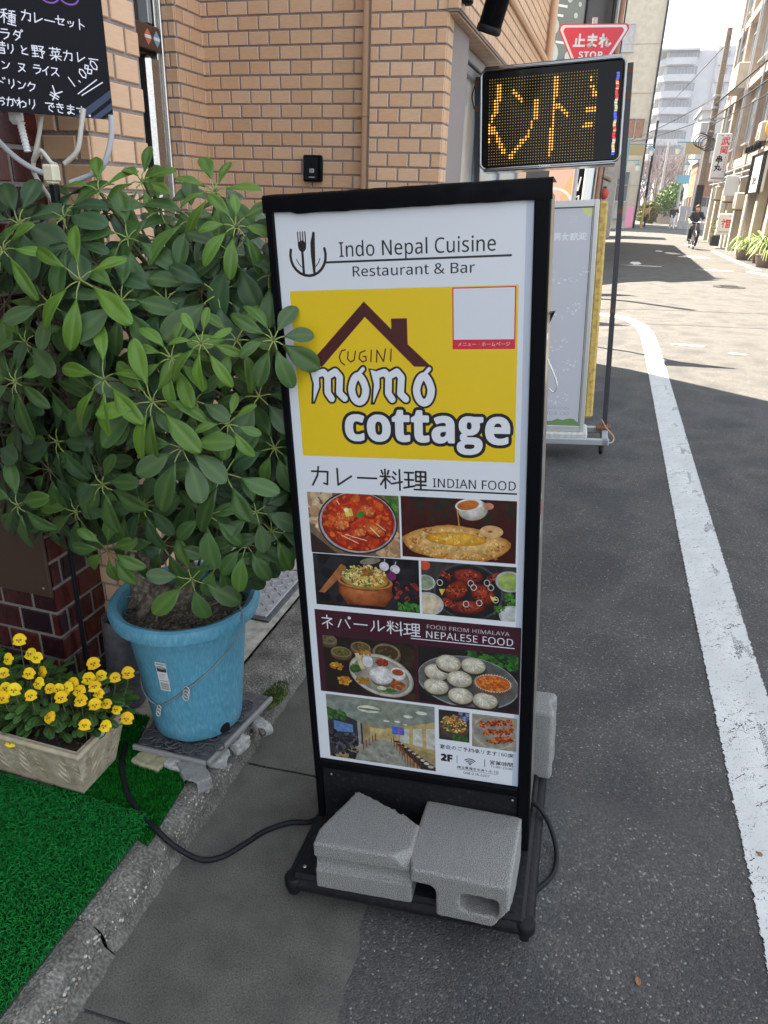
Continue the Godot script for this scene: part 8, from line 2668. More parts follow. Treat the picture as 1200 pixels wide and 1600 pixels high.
func flower_shape(c: Color, seed_: int) -> MB:
	# a pansy facing +z: two petals behind, two at the sides, a broad one below
	var m := MB.new()
	m.use_col = true
	var pet := [[0.9, 0.021, 0.019, -0.002], [2.24, 0.021, 0.019, -0.001], [0.12, 0.018, 0.016, 0.001], [3.02, 0.018, 0.016, 0.0015], [-PI / 2, 0.018, 0.024, 0.003]]
	for p in pet:
		var dir := Vector3(cos(p[0]), sin(p[0]), 0)
		var side := Vector3(-dir.y, dir.x, 0)
		var rows := []
		for j in 6:
			var t := j / 5.0
			var row := []
			for i in 7:
				var s := (i - 3) / 3.0
				var w: float = p[2] * (0.2 + 0.9 * sin(PI * pow(t, 0.8) * 0.62)) * 0.78
				if j == 5:
					w *= 0.72
				var bend := 0.0016 * sin(s * 4.0 + p[0] * 3.0 + seed_) * t - 0.003 * t * t
				row.append(dir * p[1] * t * (1.0 - 0.13 * s * s) + side * s * w + Vector3(0, 0, p[3] + bend + 0.002 * (1.0 - s * s)))
			rows.append(row)
		var base := m.v.size()
		m.grid(rows, [], true)
		for j in 6:
			for i in 7:
				var k := c
				k = k.lerp(Color(0.8, 0.34, 0.01), 0.22 * (1.0 - j / 5.0))
				m.c[base + j * 7 + i] = k
	return m

func mark_shape() -> MB:
	var m := MB.new()
	for a in [-PI / 2, 0.15, PI - 0.15]:
		var dir := Vector3(cos(a), sin(a), 0)
		var side := Vector3(-dir.y, dir.x, 0)
		for k in 3:
			var s := (k - 1) * 0.5
			m.tri(Vector3(0, 0, 0.0055), (dir * (0.0086 - 0.002 * absf(s)) + side * (s * 0.0046 + 0.0009)) + Vector3(0, 0, 0.0055), (dir * (0.0086 - 0.002 * absf(s)) + side * (s * 0.0046 - 0.0009)) + Vector3(0, 0, 0.0055))
	return m

func _pansies(y: float) -> void:
	var yel := [Color(0.82, 0.55, 0.008), Color(0.86, 0.62, 0.015), Color(0.8, 0.5, 0.008)]
	var fm := []
	for k in 3:
		fm.append(flower_shape(yel[k], k).mesh())
	var mk := mark_shape().mesh()
	var eye := MB.new()
	eye.ball(Vector3(0, 0.001, 0.0065), Vector3(0.0022, 0.0022, 0.0015), 8, 5)
	var eyem := eye.mesh()
	var mm := mat("pansy_mark", lin(0.03, 0.004, 0.008), 0.8)
	var em := mat("pansy_eye", lin(0.7, 0.42, 0.02), 0.6)
	var lf := []
	for k in 3:
		lf.append(leaf_shape(1.0, 0.5, 0.25, 0.2, [Color(0.022, 0.06, 0.012), Color(0.035, 0.09, 0.016), Color(0.05, 0.12, 0.022)][k], Color(0.09, 0.15, 0.04)))
	# where the flowers stand, shared out to the plants they grow on
	var spots := [
		[-1.457, 0.425, 1.360], [-1.428, 0.384, 1.360], [-1.377, 0.403, 1.330], [-1.508, 0.320, 1.330], [-1.405, 0.350, 1.320], [-1.377, 0.349, 1.340], [-1.455, 0.318, 1.280], [-1.414, 0.329, 1.270], [-1.438, 0.311, 1.250], [-1.360, 0.323, 1.270],
		[-1.330, 0.325, 1.310], [-1.300, 0.331, 1.310], [-1.282, 0.332, 1.320], [-1.241, 0.332, 1.320], [-1.223, 0.319, 1.300], [-1.240, 0.345, 1.360], [-1.205, 0.342, 1.340], [-1.260, 0.358, 1.410], [-1.231, 0.330, 1.400], [-1.192, 0.326, 1.410],
		[-1.196, 0.321, 1.340], [-1.196, 0.298, 1.320], [-1.184, 0.281, 1.350], [-1.279, 0.294, 1.240], [-1.167, 0.299, 1.240], [-1.120, 0.292, 1.260], [-1.155, 0.344, 1.420], [-1.161, 0.260, 1.360], [-1.130, 0.237, 1.360], [-1.403, 0.195, 1.215],
		[-1.278, 0.323, 1.290], [-1.502, 0.356, 1.350], [-1.367, 0.334, 1.310], [-1.279, 0.334, 1.340]]
	var plants := []
	for k in 6:
		var x := -1.79 + 0.1 * k
		var d := 1.37 if k % 2 else 1.33
		plants.append(W(x, y, d))
	var nodes := []
	for k in 6:
		var t := thing("pansy_plant", "yellow pansy plant in bloom in the beige planter", "flower", plants[k], "yellow pansies in the planter")
		nodes.append(t)
		var lm := MB.new()
		lm.use_col = true
		var st := MB.new()
		for i in 120:
			var a := rng.randf() * TAU
			var r := sqrt(rng.randf()) * 0.125
			var hgt := rng.randf_range(0.015, 0.1) * (1.0 - r * 2.0) + 0.015
			var q := Vector3(cos(a) * r, hgt, sin(a) * r * 0.95)
			q.z = clampf(q.z, -0.09, 0.06)
			var dir := Vector3(cos(a), rng.randf_range(-0.1, 0.5), sin(a)).normalized()
			var up := (Vector3.UP + Vector3(rng.randf_range(-0.5, 0.5), 0, rng.randf_range(-0.2, 0.6))).normalized()
			var side := up.cross(dir).normalized()
			up = dir.cross(side)
			var s := rng.randf_range(0.032, 0.055)
			lm.add(lf[rng.randi() % 3], Transform3D(Basis(side, up, dir).scaled_local(Vector3.ONE * s), q))
			st.tube([Vector3(q.x * 0.3, 0, q.z * 0.3), q], [0.0016, 0.001], 4, false)
		var fo := lp(t, "foliage", lm, M.small_leaf)
		fo.set_meta("kind", "stuff")
		lp(t, "stem", st, M.green_twig)
	for s in spots:
		var p := W(s[0], s[1], s[2])
		var best := 0
		for k in 6:
			if plants[k].distance_to(p) < plants[best].distance_to(p):
				best = k
		var t: Node3D = nodes[best]
		var look := (Vector3(0.22, 0.45, 0.85) + Vector3(rng.randf_range(-0.5, 0.4), rng.randf_range(-0.25, 0.45), rng.randf_range(-0.2, 0.2))).normalized()
		var f := mi("flower", fm[rng.randi() % 3], M.petal, t)
		var x := Vector3.UP.cross(look).normalized()
		f.transform = Transform3D(Basis(x, look.cross(x), look) * Basis(Vector3.BACK, rng.randf_range(-0.3, 0.3)).scaled(Vector3.ONE * rng.randf_range(0.7, 0.9)), p - t.position)
		mi("flower_mark", mk, mm, f)
		mi("flower_eye", eyem, em, f)
		var stalk := MB.new()
		var q := p - t.position
		stalk.tube(smooth_path([Vector3(q.x * 0.5, 0, q.z * 0.5), q * Vector3(0.9, 0.6, 0.9), q - look * 0.006], 3), [0.0015], 5, false)
		lp(t, "flower_stalk", stalk, M.green_twig)

func _mats_and_cables() -> void:
	# thick artificial turf mat of curled strands
	var a := thing("green_grass_mat", "thick green plastic grass doormat with curled bristles in front of the planter", "mat", W(-1.3, FLOOR, 0.9))
	wp(a, "backing", boxm(W(-1.59, FLOOR + 0.006, 0.62), Vector3(1.2, 0.008, 1.24), 0.002), M.turf_base)
	var loop := MB.new()
	loop.tube(smooth_path([Vector3(-0.004, 0, 0), Vector3(-0.005, 0.009, 0.001), Vector3(0, 0.0145, 0.003), Vector3(0.005, 0.011, 0.006), Vector3(0.0065, 0.006, 0.008)], 2), [0.0014], 4, false)
	_turf(a, "bristles", loop, -2.1, -0.99, 0.4, 1.238, 0.0055, FLOOR + 0.009, [Color(0.006, 0.12, 0.018), Color(0.01, 0.16, 0.026), Color(0.005, 0.085, 0.013)], 0.85, 1.15)
	var b := thing("green_turf_piece", "small thin piece of bright green artificial turf under the planter", "mat", W(-1.1, FLOOR, 1.3))
	var back := MB.new()
	back.prism(PackedVector2Array([Vector2(-1.32, 1.24), Vector2(-0.955, 1.16), Vector2(-0.955, 1.18), Vector2(-0.985, 1.435), Vector2(-1.2, 1.46), Vector2(-1.24, 1.6), Vector2(-1.4, 1.6)]), 0.006, Transform3D(Basis(Vector3.RIGHT, Vector3.FORWARD, Vector3.UP), Vector3(0, FLOOR + 0.006, 0)))
	wp(b, "backing", back, M.turf_base)
	var blade := MB.new()
	blade.quad(Vector3(-0.0012, 0, 0), Vector3(0.0012, 0, 0), Vector3(0.0008, 0.008, 0.002), Vector3(-0.0008, 0.008, 0.002))
	var poly := PackedVector2Array([Vector2(-1.32, 1.24), Vector2(-0.955, 1.16), Vector2(-0.955, 1.18), Vector2(-0.985, 1.435), Vector2(-1.2, 1.46), Vector2(-1.24, 1.6), Vector2(-1.4, 1.6)])
	_turf(b, "blades", blade, -1.4, -0.95, 1.16, 1.6, 0.0026, FLOOR + 0.006, [Color(0.005, 0.12, 0.008), Color(0.01, 0.17, 0.013), Color(0.003, 0.07, 0.006)], 0.7, 1.3, poly)
	# power cable from under the planter to the sign
	var pts := [W(-1.23, 0.034, 1.46), W(-1.19, 0.036, 1.385), W(-1.11, 0.034, 1.295), W(-1.03, 0.034, 1.24), W(-0.955, 0.034, 1.205), W(-0.9, 0.0, 1.2), W(-0.84, -0.045, 1.218), W(-0.79, -0.052, 1.25), W(-0.75, -0.048, 1.305), W(-0.715, -0.045, 1.36), W(-0.66, -0.04, 1.405), W(-0.6, -0.03, 1.42), W(-0.54, 0.02, 1.44), W(-0.5, 0.06, 1.5)]
	var m := MB.new()
	m.tube(smooth_path(pts, 5), [0.0078], 10)
	single("black_power_cable", m, M.black_rubber, "black power cable running from the turf over the kerb to the sign", "cable", pts[0])
	var p2 := [W(-0.01, 0.1, 1.56), W(0.018, 0.095, 1.545), W(0.05, 0.05, 1.535), W(0.073, 0.018, 1.49), W(0.072, 0.013, 1.43), W(0.05, 0.012, 1.385), W(0.015, 0.012, 1.345), W(-0.05, 0.014, 1.32), W(-0.15, 0.0, 1.33)]
	var m2 := MB.new()
	m2.tube(smooth_path(p2, 6), [0.0062], 10)
	single("black_loop_cable", m2, M.black_rubber, "black cable looping out from the sign's side onto the asphalt", "cable", p2[0])

func _turf(parent: Node3D, called: String, shape: MB, x0: float, x1: float, d0: float, d1: float, step: float, y: float, cols: Array, s0: float, s1: float, poly := PackedVector2Array()) -> void:
	var xf := []
	var cc := []
	var d := d0
	while d < d1:
		var x := x0
		while x < x1:
			var q := Vector2(x + rng.randf_range(-0.5, 0.5) * step, d + rng.randf_range(-0.5, 0.5) * step)
			if q.x < x1 and q.y < d1 and (poly.is_empty() or Geometry2D.is_point_in_polygon(q, poly)):
				xf.append(Transform3D(Basis(Vector3.UP, rng.randf() * TAU).scaled(Vector3.ONE * rng.randf_range(s0, s1)), W(q.x, y, q.y) - parent.position))
				cc.append(cols[rng.randi() % cols.size()])
			x += step
		d += step
	var mm := MultiMesh.new()
	mm.transform_format = MultiMesh.TRANSFORM_3D
	mm.use_colors = true
	mm.mesh = shape.mesh()
	mm.instance_count = xf.size()
	for i in xf.size():
		mm.set_instance_transform(i, xf[i])
		mm.set_instance_color(i, cc[i])
	var o := MultiMeshInstance3D.new()
	o.name = called
	o.multimesh = mm
	o.material_override = M.turf
	o.set_meta("kind", "stuff")
	parent.add_child(o, true)

func pebble(called: String, at: Vector3, r: Vector3, turn: float, m: Material, label: String, cat: String, group := "", flat := 0.35) -> void:
	var o := thing(called, label, cat, at, group)
	var mb := MB.new()
	nets(mb, -r * 1.25, r * 1.25, maxf(r.x, r.z) / 11.0, func(p: Vector3) -> float:
		var q := Basis(Vector3.UP, turn) * p
		var d := sd_box(q, Vector3.ZERO, r, minf(r.x, minf(r.y, r.z)) * flat)
		return d + 0.004 * noise.get_noise_3d(p.x * 26 + at.x * 50, p.y * 26, p.z * 26) + 0.002 * noise.get_noise_3d(p.x * 80, p.y * 80, p.z * 80))
	lp(o, "stone_body", mb, m)

func _small_near() -> void:
	# slate-grey boards under the pot, with netting and stones holding them
	var b := thing("grey_base_board", "grey board littered with torn black netting under the blue pot", "board", W(-1.05, 0.0, 1.6))
	var m := MB.new()
	m.prism(PackedVector2Array([Vector2(-1.185, 1.445), Vector2(-0.945, 1.452), Vector2(-0.9, 1.79), Vector2(-1.22, 1.8)]), 0.012, Transform3D(Basis(Vector3.RIGHT, Vector3.FORWARD, Vector3.UP), Vector3(0, 0.055, 0)))
	wp(b, "board", m, M.slate)
	var lip := MB.new()
	lip.bar(W(-1.19, 0.052, 1.443), W(-0.945, 0.052, 1.448), 0.012, 0.018, 0.003)
	lip.bar(W(-0.94, 0.052, 1.45), W(-0.894, 0.052, 1.79), 0.012, 0.018, 0.003)
	wp(b, "edge_strip", lip, mat("edge_grey", lin(0.22, 0.21, 0.2), 0.7))
	var net := MB.new()
	for k in 70:
		var a := rng.randf() * TAU
		var c := W(-1.06 + rng.randf_range(-0.13, 0.13), 0.062 + rng.randf() * 0.012, 1.46 + pow(rng.randf(), 1.5) * 0.3)
		var pts := []
		for j in 5:
			pts.append(c + Vector3(cos(a + j * 0.9) * 0.02, 0.003 * sin(j * 2.0), sin(a + j * 0.9) * 0.016))
		net.tube(smooth_path(pts, 2), [0.0028], 5)
	var nn := wp(b, "netting", net, M.netting)
	nn.set_meta("kind", "stuff")
	for e in [[-0.9, -0.012, 1.71, 0.045, 0.016, 0.022, 0.5], [-0.922, 0.0, 1.6, 0.026, 0.02, 0.032, 0.2], [-0.94, 0.004, 1.51, 0.026, 0.018, 0.036, 0.9], [-1.02, 0.026, 1.435, 0.05, 0.01, 0.024, 0.1]]:
		pebble("kerb_stone_chip", W(e[0], e[1] + 0.01, e[2]), Vector3(e[3], e[4], e[5]), e[6], M.stone, "pale grey stone wedged under the edge of the pot's board", "stone", "stones under the pot's board")
	pebble("broken_grey_brick", W(-0.965, 0.03, 1.415), Vector3(0.055, 0.022, 0.036), 0.75, M.block, "broken light grey brick lying against the corner of the turf", "brick", "", 0.2)
	pebble("yellowish_stone", W(-1.12, 0.03, 1.425), Vector3(0.05, 0.012, 0.03), 0.1, mat("sandstone", lin(0.32, 0.28, 0.17), 0.9), "flat yellowish stone at the edge of the turf", "stone")
	# moss beside the board
	var ms := thing("moss_clump", "clump of green moss growing beside the pot's board", "moss", W(-0.9, 0.035, 1.83))
	var mo := MB.new()
	for k in 420:
		var a := rng.randf() * TAU
		var r := sqrt(rng.randf()) * 0.055
		var q := Vector3(cos(a) * r * 0.7, 0.0, sin(a) * r * 1.5)
		var hgt := 0.008 + 0.016 * (1.0 - r / 0.055) * rng.randf()
		var lean := Vector3(rng.randf_range(-0.006, 0.006), hgt, rng.randf_range(-0.006, 0.006))
		mo.tri(q + Vector3(-0.002, 0, 0), q + Vector3(0.002, 0, 0.001), q + lean)
		mo.tri(q + Vector3(0, 0, -0.002), q + Vector3(0.0, 0, 0.002), q + lean)
	lp(ms, "shoots", mo, M.moss)
	lp(ms, "cushion", sphere_mb(Vector3(0, -0.012, 0), Vector3(0.03, 0.014, 0.06)), M.moss)
	# drain cover in the entrance floor
	var dc := thing("drain_cover", "grey chequered drain cover set in the entrance floor behind the pot", "drain cover", W(-1.31, FLOOR, 2.48))
	lp(dc, "frame", boxm(Vector3(0, 0.0, 0), Vector3(0.36, 0.012, 0.44), 0.002), M.slate)
	lp(dc, "plate", boxm(Vector3(0, 0.006, 0), Vector3(0.32, 0.01, 0.4), 0.002), M.grey_metal)
	var rib := MB.new()
	for i in 9:
		for j in 12:
			rib.box(Vector3(-0.14 + 0.035 * i, 0.0125, -0.18 + 0.033 * j), Vector3(0.026, 0.005, 0.006), 0.001, Basis(Vector3.UP, 0.78 if (i + j) % 2 else -0.78))
	lp(dc, "tread", rib, M.grey_metal).set_meta("kind", "stuff")
	# dark plastic pipe beside the pot, scraps on the road
	var dp := MB.new()
	dp.lathe([Vector2(0.055, 0), Vector2(0.055, 0.1), Vector2(0.06, 0.105), Vector2(0.06, 0.13), Vector2(0.055, 0.135), Vector2(0.05, 0.33)], 18, Transform3D(Basis.IDENTITY, W(-1.36, 0.02, 1.66)))
	single("grey_pipe_stub", dp, M.slate, "dull grey plastic pipe standing behind the blue pot", "pipe", W(-1.36, 0.02, 1.66))
	for e in [[0.93, 1.65, 0.9, "fallen dry leaf at the edge of the white line"], [0.27, 1.2, 0.3, "curled brown leaf scrap lying on the bare asphalt"]]:
		var x: float = e[0] - (0.35 if e[1] > 1.5 else 0.0)
		var lf := leaf_shape(0.022, 0.012, 0.004, 0.5, Color(0.22, 0.09, 0.03), Color(0.3, 0.16, 0.07))
		var o := mi(numbered("dry_leaf"), lf.mesh(), M.leaf, self)
		o.transform = Transform3D(Basis(Vector3.UP, e[2]), W(x, gy(x) + 0.007, e[1]))
		tag(o, e[3], "leaf")

func sphere_mb(c: Vector3, r: Vector3) -> MB:
	var m := MB.new()
	m.ball(c, r, 14, 8)
	return m

# ------------------------------------------------------------------ the street beyond
func _street_things() -> void:
	# stop sign: red inverted triangle
	var s := thing("stop_sign", "red triangular Japanese stop sign standing at the crossing", "traffic sign", W(-0.61, 0.0, 9.8))
	var out := PackedVector2Array()
	var inn := PackedVector2Array()
	var bor := PackedVector2Array()
	for k in 3:
		var a := -PI / 2 + TAU * k / 3
		for j in 5:
			var b := a - 0.7 + 0.35 * j
			out.append(Vector2(cos(a), sin(a)) * 0.38 + Vector2(cos(b), sin(b)) * 0.05)
			bor.append(Vector2(cos(a), sin(a)) * 0.365 + Vector2(cos(b), sin(b)) * 0.045)
			inn.append(Vector2(cos(a), sin(a)) * 0.335 + Vector2(cos(b), sin(b)) * 0.035)
	var face := Transform3D(Basis(Vector3.UP, 0.1), Vector3(0, 3.2, 0.05))
	var red := mat("sign_red", lin(0.52, 0.03, 0.05), 0.45)
	var m := MB.new()
	m.prism(out, 0.02, face)
	lp(s, "plate", m, red)
	var m2 := MB.new()
	m2.prism(bor, 0.0, face.translated_local(Vector3(0, 0, 0.003)))
	lp(s, "white_border", m2, M.sign_white)
	var m3 := MB.new()
	m3.prism(inn, 0.0, face.translated_local(Vector3(0, 0, 0.006)))
	lp(s, "red_field", m3, red)
	var t := mi("white_lettering", strokes("止まれ", 0.14, 0.021), M.sign_white, s)
	t.transform = face.translated_local(Vector3(-0.21, 0.145, 0.0085))
	var t2 := mi("white_lettering", lettering("STOP", 0.26, 0.065, "Droid Sans", 700), M.sign_white, s)
	t2.transform = face.translated_local(Vector3(0, -0.06, 0.0085))
	var p := MB.new()
	p.tube([Vector3(0, -0.06, 0), Vector3(0, 3.5, 0)], [0.03], 10)
	lp(s, "pole", p, M.grey_metal)
	# utility pole with bands, transformer arms and wires
	var u := thing("utility_pole", "tall brown grey concrete utility pole with a black lower sleeve", "utility pole", W(3.45, 0.04, 42.0))
	var pl := MB.new()
	pl.tube([Vector3(0, -0.1, 0), Vector3(0, 9.15, 0)], [0.19, 0.12], 12)
	lp(u, "pole", pl, M.pole_concrete)
	var sl := MB.new()
	sl.tube([Vector3(0, 0, 0), Vector3(0, 2.6, 0)], [0.197, 0.183], 12)
	lp(u, "sleeve", sl, M.black_rubber)
	for y: float in [4.9, 5.3, 5.9, 6.4]:
		var c := MB.new()
		c.tube([Vector3(0, y, 0), Vector3(0, y + 0.09, 0)], [0.18], 12)
		lp(u, "band", c, M.grey_metal)
	var fit := MB.new()
	fit.bar(Vector3(-0.7, 5.4, 0.1), Vector3(0.5, 5.5, 0.1), 0.08, 0.08)
	fit.bar(Vector3(-0.5, 6.1, 0.1), Vector3(0.3, 6.6, 0.1), 0.06, 0.06)
	fit.box(Vector3(-0.35, 5.1, 0.15), Vector3(0.3, 0.45, 0.3), 0.03)
	fit.box(Vector3(0.3, 4.7, 0.2), Vector3(0.25, 0.3, 0.25), 0.03)
	lp(u, "cable_fitting", fit, M.grey_metal)
	var coil := MB.new()
	for k in 4:
		var ring := []
		for j in 13:
			var a := TAU * j / 12.0
			ring.append(Vector3(-0.4 + cos(a) * 0.34 + 0.12 * k, 4.55 + sin(a) * 0.3 - 0.06 * k, 0.22 + 0.04 * k))
		coil.tube(ring, [0.025], 5, false)
	lp(u, "cable_coil", coil, M.wire)
	var wires := [
		[[3.4, 6.1, 42.0], [4.3, 6.6, 30.0], [5.2, 7.2, 16.0], [6.5, 7.4, 2.0], 0.035, "thick black overhead cable along the tan building"],
		[[3.35, 5.5, 42.0], [4.2, 5.75, 30.0], [4.9, 6.0, 18.0], [5.8, 6.3, 2.0], 0.03, "black overhead cable just below the thickest one"],
		[[3.35, 5.2, 42.0], [4.25, 5.3, 30.0], [4.9, 5.5, 18.0], [5.6, 5.8, 2.0], 0.02, "lowest black overhead cable by the tan building"],
		[[3.4, 6.4, 42.0], [1.3, 5.6, 47.0], [-0.4, 5.3, 53.0], [-2.0, 5.3, 60.0], 0.02, "sagging overhead wire from the pole to the beige block"],
		[[3.4, 5.6, 42.0], [1.2, 5.1, 46.0], [-0.6, 5.0, 50.0], [-3.0, 5.2, 56.0], 0.02, "lower overhead wire from the pole across the street"],
		[[3.45, 8.6, 42.0], [3.0, 10.0, 70.0], [2.2, 11.0, 95.0], [1.0, 12.0, 130.0], 0.02, "thin overhead wire running up the street from the pole top"],
		[[3.45, 8.7, 42.0], [4.6, 9.2, 40.0], [6.5, 10.0, 38.0], [9.0, 11.0, 34.0], 0.015, "thin wire from the pole top over the tan building"],
		[[-6.0, 6.6, 13.6], [0.0, 5.7, 13.9], [5.0, 6.0, 14.0], [12.0, 7.2, 14.4], 0.016, "high wire crossing above the side street"],
		[[-6.0, 6.9, 15.4], [0.0, 6.0, 15.7], [5.0, 6.3, 15.8], [12.0, 7.5, 16.4], 0.02, "second high wire crossing above the side street"]]
	for w in wires:
		var pts := []
		for k in 4:
			pts.append(W(w[k][0], w[k][1], w[k][2]))
		var wm := MB.new()
		wm.tube(smooth_path(pts, 8), [w[4]], 5)
		single("overhead_wire", wm, M.wire, w[5], "wire", pts[0])
	# teal lamp posts with banners
	for e in [[-0.3, 55.0, 1.0, "teal street lamp with two lanterns and a banner beside the beige block"], [4.1, 53.0, -1.0, "teal street lamp with two lanterns and a banner beside the utility pole"]]:
		var l := thing("street_lamp", e[3], "street lamp", W(e[0], 0.03, e[1]), "teal street lamps with banners")
		var sx: float = e[2]
		var pm := MB.new()
		pm.tube([Vector3(0, 0, 0), Vector3(0, 5.6, 0)], [0.09, 0.06], 10)
		lp(l, "post", pm, M.grey_metal if sx < 0 else M.teal_metal)
		var am := MB.new()
		am.tube([Vector3(-0.1 * sx, 5.25, 0), Vector3(1.55 * sx, 5.25, 0)], [0.035], 8)
		am.tube([Vector3(0, 4.3, 0), Vector3(0.8 * sx, 4.3, 0)], [0.03], 8)
		lp(l, "arm", am, M.teal_metal)
		lp(l, "banner", boxm(Vector3(0.55 * sx, 4.9, 0), Vector3(0.95, 0.62, 0.03), 0.005), mat("banner_cloth", lin(0.3, 0.24, 0.12), 0.8))
		for x in [1.45, 0.75]:
			var y := 4.85 if x > 1.0 else 3.95
			var la := MB.new()
			la.lathe([Vector2(0.0, -0.28), Vector2(0.1, -0.26), Vector2(0.17, 0.05)], 8, Transform3D(Basis.IDENTITY, Vector3(x * sx, y, 0)))
			var lg := lp(l, "lantern_glass", la, M.lamp_glass)
			var cap := MB.new()
			cap.lathe([Vector2(0.22, 0.05), Vector2(0.2, 0.09), Vector2(0.06, 0.2), Vector2(0.0, 0.32)], 8, Transform3D(Basis.IDENTITY, Vector3(x * sx, y, 0)))
			mi("lantern_cap", cap.mesh(), M.teal_metal, lg)
	# thin poles further up the street
	for e in [[1.6, 70.0, 8.0, 0.11, "slim dark pole at the kerb beyond the beige block"], [3.3, 85.0, 7.5, 0.13, "grey pole beside the hedge up the street"], [3.95, 66.0, 5.5, 0.12, "light grey pole behind the walker"], [1.4, 63.0, 2.2, 0.1, "short yellow and black guard post beside the beige block"]]:
		var pm := MB.new()
		pm.tube([W(e[0], 0, e[1]), W(e[0], e[2], e[1])], [e[3], e[3] * 0.8], 8)
		single("street_pole", pm, [M.black_rubber, M.grey_metal, M.grey_metal, mat("guard_yellow", lin(0.4, 0.28, 0.05), 0.6)][[1.6, 3.3, 3.95, 1.4].find(e[0])], e[4], "pole", W(e[0], 0, e[1]))
	var bs := thing("blue_street_plate", "small blue street name plate on the grey pole", "sign", W(3.95, 3.6, 65.8))
	lp(bs, "plate", boxm(Vector3(0.1, 0, 0), Vector3(0.9, 0.6, 0.03), 0.01), mat("plate_blue", lin(0.16, 0.4, 0.52), 0.5))
	lp(bs, "clamp", boxm(Vector3(0, 0, -0.06), Vector3(0.1, 0.1, 0.1)), M.grey_metal)
	# grey hoarding and low wall
	var gf := thing("grey_hoarding", "light grey sheet hoarding on a low wall at the roadside", "fence", W(4.6, 0.0, 66.0))
	lp(gf, "low_wall", boxm(Vector3(0.9, 0.3, 0), Vector3(2.6, 0.7, 0.3), 0.02), M.grey_wall)
	for k in 5:
		lp(gf, "sheet", boxm(Vector3(-0.1 + 0.5 * k, 1.15, 0), Vector3(0.47, 1.1, 0.06), 0.015), M.white_wall)
	var pw := thing("planter_wall", "low stone retaining wall under the green shrubs", "wall", W(3.7, 0.0, 84.0))
	lp(pw, "wall", boxm(Vector3(0.4, 0.6, 0), Vector3(2.2, 1.2, 2.0), 0.03), M.grey_wall)
	# plant trough by the right-hand shops
	var tr := thing("black_plant_trough", "black plant trough with a small green shrub beside the standing sign", "planter", W(4.35, 0.03, 38.4))
	lp(tr, "trough", boxm(Vector3(0, 0.22, 0), Vector3(0.7, 0.44, 0.5), 0.03), M.black_rubber)
	var lf := MB.new()
	_leaf_ball(lf, Vector3(-0.1, 0.75, 0), Vector3(0.4, 0.5, 0.3), 160, 0.14, [Color(0.1, 0.15, 0.03), Color(0.16, 0.22, 0.05)])
	lp(tr, "shrub", lf, M.small_leaf)
	# spiky striped plants in pots at the right edge
	var pot_m := mat("clay_pot", lin(0.12, 0.09, 0.07), 0.8)
	for e in [[4.25, 25.2, 1.0, "striped spider plant in a dark pot"], [4.4, 27.0, 1.15, "arching leafy plant behind the striped spider plant"], [4.1, 28.4, 0.8, "low leafy plant nearest the dark doorway"]]:
		var sp := thing("spider_plant", e[3], "plant", W(e[0], 0.03, e[1]))
		var pm := MB.new()
		pm.lathe([Vector2(0.0, 0.0), Vector2(0.22, 0.0), Vector2(0.3, 0.34), Vector2(0.28, 0.36), Vector2(0.0, 0.3)], 18)
		lp(sp, "pot", pm, pot_m)
		var bl := MB.new()
		bl.use_col = true
		for k in 70:
			var a := rng.randf() * TAU
			var dir := Vector3(cos(a), 0, sin(a))
			var ln: float = rng.randf_range(0.5, 0.95) * e[2]
			var hgt: float = rng.randf_range(0.25, 0.7) * e[2]
			var rows := []
			for j in 6:
				var f := j / 5.0
				var c := dir * ln * f + Vector3(0, 0.33 + hgt * sin(f * 2.2) - 0.35 * f * f, 0)
				var side := dir.cross(Vector3.UP) * 0.035 * (1.0 - f * 0.85)
				rows.append([c - side, c, c + side])
			var base := bl.v.size()
			bl.grid(rows)
			var edge := Color(0.3, 0.33, 0.12)
			var mid := Color(0.08, 0.16, 0.03)
			if rng.randf() < 0.4:
				edge = mid
			for j in 6:
				for i in 3:
					bl.c[base + j * 3 + i] = mid if i == 1 else edge
		lp(sp, "leaves", bl, M.small_leaf)

func _leaf_ball(m: MB, c: Vector3, r: Vector3, cnt: int, size: float, cols: Array) -> void:
	m.use_col = true
	for k in cnt:
		var d := Vector3(rng.randfn(), rng.randfn(), rng.randfn()).normalized() * pow(rng.randf(), 0.45)
		var p := c + d * r * (1.0 + 0.25 * noise.get_noise_3d(d.x * 2.0 + c.x, d.y * 2.0, d.z * 2.0))
		var a := Vector3(rng.randfn(), rng.randfn(), rng.randfn()).normalized()
		var b := a.cross(Vector3(rng.randfn(), rng.randfn(), rng.randfn())).normalized()
		var s := size * rng.randf_range(0.6, 1.2)
		m.col = cols[rng.randi() % cols.size()]
		m.quad(p - a * s * 0.5, p + b * s * 0.28, p + a * s * 0.5, p - b * s * 0.28)
	m.col = Color.WHITE

# ------------------------------------------------------------------ people
func capsule(p: Vector3, a: Vector3, b: Vector3, ra: float, rb: float) -> float:
	var ab := b - a
	var t := clampf((p - a).dot(ab) / ab.length_squared(), 0.0, 1.0)
	return p.distance_to(a + ab * t) - lerpf(ra, rb, t)

func smin(a: float, b: float, k: float) -> float:
	var h := maxf(k - absf(a - b), 0.0) / k
	return minf(a, b) - h * h * k * 0.25

